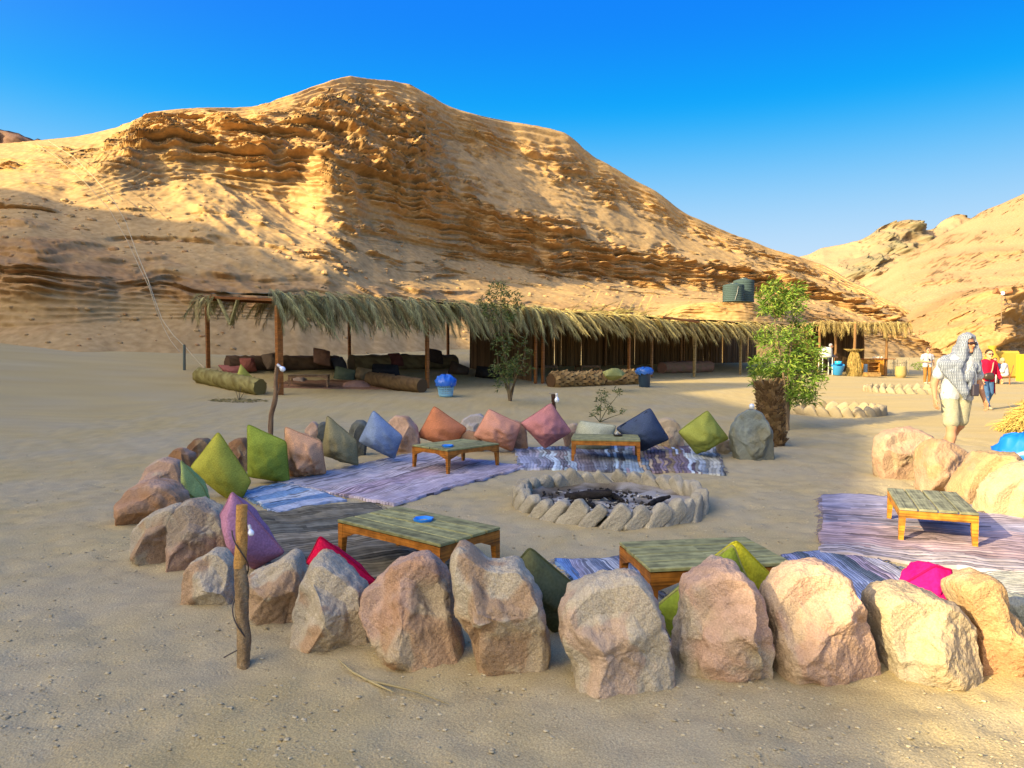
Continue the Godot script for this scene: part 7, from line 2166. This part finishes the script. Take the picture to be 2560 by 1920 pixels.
		part("sunglasses", mb.done(), M.plastic, t)
	return t


func check_cloth() -> StandardMaterial3D:
	var im := Image.create(64, 64, false, Image.FORMAT_RGB8)
	for y in 64:
		for x in 64:
			var c := Color(0.62, 0.64, 0.68)
			var gx := x % 16
			var gy := y % 16
			if gx < 5 and gy > 3:
				c = Color(0.10, 0.15, 0.24)
			elif gy < 5 and gx > 3:
				c = Color(0.20, 0.27, 0.37)
			im.set_pixel(x, y, c)
	var m := mat("check_cloth", Color.WHITE, 0.95, null, 0.0, 12.0, ImageTexture.create_from_image(im), false, 0.15)
	m.uv1_triplanar_sharpness = 3.0
	return m


func people() -> void:
	var cloth := check_cloth()
	# man in the check headscarf
	var J := {"head": Vector3(0.115, 1.70, 0.04), "neck": Vector3(0.075, 1.52, 0.0), "shl": Vector3(-0.19, 1.42, 0), "shr": Vector3(0.24, 1.42, 0.0), "ell": Vector3(-0.315, 1.12, -0.03), "elr": Vector3(0.335, 1.11, -0.01), "hal": Vector3(-0.345, 0.90, 0.06), "har": Vector3(0.375, 0.88, 0.06),
		"hipl": Vector3(-0.10, 0.93, 0), "hipr": Vector3(0.10, 0.93, 0), "knl": Vector3(-0.12, 0.50, 0.10), "knr": Vector3(0.08, 0.52, -0.04), "anl": Vector3(-0.17, 0.10, 0.16), "anr": Vector3(0.0, 0.16, -0.34)}
	var L := {"skin": Color(0.40, 0.20, 0.115), "top": Color(0.50, 0.51, 0.55), "bottom": Color(0.40, 0.38, 0.27), "legs": "shorts", "shoe": Color(0.12, 0.09, 0.07), "glasses": Color(0.03, 0.012, 0.012), "hair": Color(0.03, 0.025, 0.02), "build": 1.12, "face": Vector3(0.22, -0.05, 1.0)}
	var t := figure("man in a blue and white check headscarf, white shirt and pale shorts walking", Vector3(6.461, 0, -10.48), 0.0, J, L, 0.014)
	var mb := MB.new()
	var H: Vector3 = J.head
	var hood := [[H + Vector3(0.0, 0.05, -0.02), H + Vector3(-0.005, -0.03, -0.03), 0.125, 0.135], [H + Vector3(-0.08, -0.02, 0.05), H + Vector3(-0.10, -0.20, 0.05), 0.055, 0.075], [H + Vector3(0.08, 0.0, 0.04), H + Vector3(0.12, -0.20, 0.04), 0.05, 0.07], [H + Vector3(-0.04, -0.1, -0.08), H + Vector3(-0.06, -0.24, -0.05), 0.12, 0.13],
		[Vector3(-0.19, 1.45, 0.0), Vector3(0.0, 1.50, 0.0), 0.085, 0.09], [Vector3(-0.24, 1.40, 0.06), Vector3(-0.06, 1.40, 0.12), 0.075, 0.08], [Vector3(-0.22, 1.36, 0.09), Vector3(-0.05, 1.22, 0.15), 0.055, 0.055], [Vector3(-0.24, 1.32, 0.08), Vector3(-0.02, 1.02, 0.17), 0.05, 0.045], [Vector3(-0.15, 1.30, 0.12), Vector3(0.0, 1.02, 0.17), 0.05, 0.05], [Vector3(-0.08, 1.34, 0.15), Vector3(0.03, 1.00, 0.18), 0.05, 0.045], [Vector3(0.0, 1.0, 0.175), Vector3(0.03, 0.93, 0.17), 0.045, 0.03],
		[Vector3(0.20, 1.46, 0.05), Vector3(0.23, 1.33, 0.10), 0.075, 0.06], [Vector3(0.16, 1.38, 0.12), Vector3(0.10, 1.24, 0.165), 0.05, 0.04], [Vector3(0.10, 1.26, 0.17), Vector3(0.08, 1.06, 0.18), 0.04, 0.022], [Vector3(0.04, 1.22, 0.17), Vector3(0.06, 1.28, 0.175), 0.05, 0.045]]
	nets(mb, hood, 0.014, 0.035, Color.WHITE, [[H + Vector3(0.035, 0.02, 0.12), H + Vector3(0.035, -0.09, 0.15), 0.082, 0.078], [H + Vector3(0.05, -0.1, 0.16), H + Vector3(0.05, -0.22, 0.2), 0.06, 0.05]], 0.014, 9)
	part("headscarf", mb.done(), cloth, t)
	mb = MB.new()
	mb.box(Transform3D(Basis(Vector3.UP, 0.1), Vector3(0.155, 1.04, 0.175)), Vector3(0.10, 0.17, 0.06), 0.012, Color(0.04, 0.035, 0.05))
	var bag := part("pouch", mb.done(), M.plastic)
	bag.position = t.position
	tag(bag, "small black pouch hanging at the belly of the man in the headscarf", "pouch")
	mb = MB.new()
	mb.tube(PackedVector3Array([Vector3(0.155, 1.12, 0.19), Vector3(0.15, 1.25, 0.205), Vector3(0.13, 1.42, 0.16)]), [0.008], 6, Color(0.12, 0.14, 0.2))
	part("strap", mb.done(), M.plastic, bag)

	# woman in red
	J = {"head": Vector3(0.03, 1.50, 0.03), "neck": Vector3(0.02, 1.34, 0.0), "shl": Vector3(-0.15, 1.26, 0), "shr": Vector3(0.19, 1.26, 0.0), "ell": Vector3(-0.24, 1.02, 0.0), "elr": Vector3(0.30, 1.02, -0.03), "hal": Vector3(-0.22, 0.82, 0.10), "har": Vector3(0.36, 0.84, 0.02),
		"hipl": Vector3(-0.08, 0.80, 0), "hipr": Vector3(0.09, 0.80, 0), "knl": Vector3(-0.07, 0.46, 0.10), "knr": Vector3(0.10, 0.46, 0.02), "anl": Vector3(-0.07, 0.10, 0.16), "anr": Vector3(0.09, 0.14, -0.16)}
	L = {"skin": Color(0.52, 0.30, 0.17), "top": Color(0.50, 0.015, 0.05), "sleeves": "long", "bottom": Color(0.065, 0.135, 0.28), "shoe": Color(0.30, 0.24, 0.17), "glasses": Color(0.04, 0.025, 0.02), "hair": Color(0.035, 0.02, 0.015), "bun": true, "face": Vector3(-0.15, 0, 1), "build": 0.98, "top_cut": [[Vector3(0.02, 1.28, 0.17), Vector3(0.02, 1.12, 0.19), 0.06, 0.02]]}
	t = figure("woman in a red cardigan and blue jeans with sunglasses walking behind the headscarf man", Vector3(13.017, 0, -19.778), 0.0, J, L, 0.018)
	mb = MB.new()
	mb.grid(drape(Vector3(0.16, 0.86, 0.06), Vector3(0.24, 0.82, -0.12), 0.46), 8, 9, false, PackedColorArray([Color(0.48, 0.015, 0.05)]))
	part("cardigan_tail", mb.done(), M.plain_cloth, t)
	mb = MB.new()
	nets(mb, [[Vector3(-0.12, 0.93, 0.17), Vector3(-0.02, 0.94, 0.18), 0.075, 0.08], [Vector3(-0.14, 0.88, 0.17), Vector3(0.0, 0.88, 0.18), 0.06, 0.065]], 0.014, 0.03, Color(0.045, 0.03, 0.022))
	var wb := part("handbag", mb.done(), M.plastic)
	wb.position = t.position
	tag(wb, "dark brown shoulder bag carried by the woman in red", "bag")
	mb = MB.new()
	mb.tube(PackedVector3Array([Vector3(-0.02, 0.96, 0.18), Vector3(0.03, 1.12, 0.175), Vector3(0.10, 1.30, 0.10)]), [0.014], 6, Color(0.40, 0.28, 0.2))
	part("strap", mb.done(), M.plain, wb)

	# man with a phone by the kiosk
	J = {"head": Vector3(0.0, 1.62, 0.04), "neck": Vector3(0.0, 1.45, 0.0), "shl": Vector3(-0.21, 1.36, 0), "shr": Vector3(0.21, 1.36, 0.0), "ell": Vector3(-0.31, 1.10, 0.02), "elr": Vector3(0.31, 1.10, -0.03), "hal": Vector3(-0.12, 1.08, 0.24), "har": Vector3(0.30, 0.86, 0.04),
		"hipl": Vector3(-0.10, 0.86, 0), "hipr": Vector3(0.10, 0.86, 0), "knl": Vector3(-0.11, 0.48, 0.04), "knr": Vector3(0.12, 0.48, 0.02), "anl": Vector3(-0.12, 0.10, 0.02), "anr": Vector3(0.13, 0.10, -0.05)}
	L = {"skin": Color(0.45, 0.25, 0.15), "top": Color(0.5, 0.5, 0.54), "bottom": Color(0.33, 0.16, 0.045), "shoe": Color(0.4, 0.35, 0.27), "glasses": Color(0.08, 0.03, 0.02), "hair": Color(0.05, 0.035, 0.03), "build": 1.05}
	t = figure("man in a white shirt and brown trousers looking at a phone near the stick fence", Vector3(20.193, 0.002, -35.122), 0.0, J, L, 0.024)
	mb = MB.new()
	mb.box(Transform3D(Basis(Vector3.RIGHT, -0.5), Vector3(-0.06, 1.16, 0.29)), Vector3(0.075, 0.15, 0.012), 0.003, Color(0.02, 0.02, 0.025))
	var ph := part("phone", mb.done(), M.plastic)
	ph.position = t.position
	tag(ph, "dark phone in the hand of the man in brown trousers", "phone")
	# man working at the kiosk
	J = {"head": Vector3(0.05, 1.60, 0.06), "neck": Vector3(0.0, 1.44, 0.0), "shl": Vector3(-0.2, 1.35, 0), "shr": Vector3(0.2, 1.35, 0.0), "ell": Vector3(-0.27, 1.08, 0.06), "elr": Vector3(0.27, 1.08, 0.06), "hal": Vector3(-0.20, 1.0, 0.28), "har": Vector3(0.20, 1.0, 0.28),
		"hipl": Vector3(-0.10, 0.86, 0), "hipr": Vector3(0.10, 0.86, 0), "knl": Vector3(-0.10, 0.48, 0.02), "knr": Vector3(0.10, 0.48, 0.02), "anl": Vector3(-0.10, 0.10, 0.0), "anr": Vector3(0.11, 0.10, 0.0)}
	L = {"skin": Color(0.25, 0.14, 0.09), "top": Color(0.17, 0.17, 0.21), "sleeves": "long", "bottom": Color(0.05, 0.05, 0.07), "shoe": Color(0.05, 0.04, 0.04), "hair": Color(0.28, 0.27, 0.30), "build": 1.05}
	figure("person in a dark grey jacket standing beside the white tank at the kiosk", on_ground(17.85, -40.6), 0.9, J, L, 0.024)
	# seated pair at the far right
	J = {"head": Vector3(-0.04, 1.13, 0.18), "neck": Vector3(-0.02, 0.98, 0.10), "shl": Vector3(-0.2, 0.88, 0.08), "shr": Vector3(0.2, 0.88, 0.05), "ell": Vector3(-0.27, 0.64, 0.2), "elr": Vector3(0.27, 0.62, 0.12), "hal": Vector3(-0.10, 0.55, 0.38), "har": Vector3(0.16, 0.55, 0.36),
		"hipl": Vector3(-0.10, 0.46, 0), "hipr": Vector3(0.10, 0.46, 0), "knl": Vector3(-0.14, 0.48, 0.42), "knr": Vector3(0.14, 0.48, 0.42), "anl": Vector3(-0.14, 0.10, 0.40), "anr": Vector3(0.14, 0.10, 0.42)}
	L = {"skin": Color(0.40, 0.22, 0.14), "top": Color(0.52, 0.51, 0.56), "sleeves": "long", "bottom": Color(0.70, 0.67, 0.62), "shoe": Color(0.2, 0.12, 0.08), "hair": Color(0.45, 0.35, 0.2), "build": 1.15}
	var seat: Vector3 = Vector3(23.714, 0, -34.666)
	figure("person in white sitting on the wooden chair at the far right", seat, -2.2, J, L, 0.024)
	var c := thing("chair", "low brown wooden chair under the person in white", "chair", seat, -2.2)
	for q in [[Vector3(0, 0.36, 0.02), Vector3(0.46, 0.04, 0.44), 0.0], [Vector3(0, 0.66, -0.24), Vector3(0.46, 0.56, 0.04), -0.22]]:
		mb = MB.new()
		mb.box(Transform3D(Basis(Vector3.RIGHT, q[2]), q[0]), q[1], 0.008, Color(0.40, 0.16, 0.05))
		part("seat" if q[2] == 0.0 else "backrest", mb.done(), M.table_wood, c)
	for k in 4:
		mb = MB.new()
		var x := 0.2 if k % 2 == 0 else -0.2
		var z := 0.2 if k < 2 else -0.16
		mb.box(Transform3D(Basis(), Vector3(x, 0.17, z)), Vector3(0.045, 0.34, 0.045), 0.004, Color(0.36, 0.14, 0.045))
		part("leg", mb.done(), M.table_wood, c)
	L = {"skin": Color(0.40, 0.22, 0.14), "top": Color(0.05, 0.06, 0.16), "sleeves": "long", "bottom": Color(0.12, 0.12, 0.15), "shoe": Color(0.1, 0.08, 0.07), "hair": Color(0.04, 0.03, 0.025), "build": 1.0}
	seat = Vector3(23.888, 0, -35.659)
	figure("person in dark blue sitting half hidden behind the woman in red", seat, -0.6, J, L, 0.026)
	mb = MB.new()
	mb.lathe([Vector3(0, 0, 0), Vector3(0.27, 0, 0), Vector3(0.3, 0.18, 0), Vector3(0.27, 0.36, 0), Vector3(0, 0.37, 0)], 18, Transform3D(), Color(0.42, 0.26, 0.12))
	var o := part("stool", mb.done(), M.stone)
	o.position = seat
	tag(o, "round palm stool under the person in dark blue", "stool")


func drape(a: Vector3, b: Vector3, l: float) -> PackedVector3Array:
	var p := PackedVector3Array()
	for y in 9:
		for x in 8:
			var u := x / 7.0
			var v := y / 8.0
			p.append(a.lerp(b, u) + Vector3(0.02 * sin(u * 9.0) + v * 0.05, -l * v * (1.0 - 0.3 * absf(u - 0.4)), 0.025 * cos(u * 8.0 + v * 2.0)))
	return p
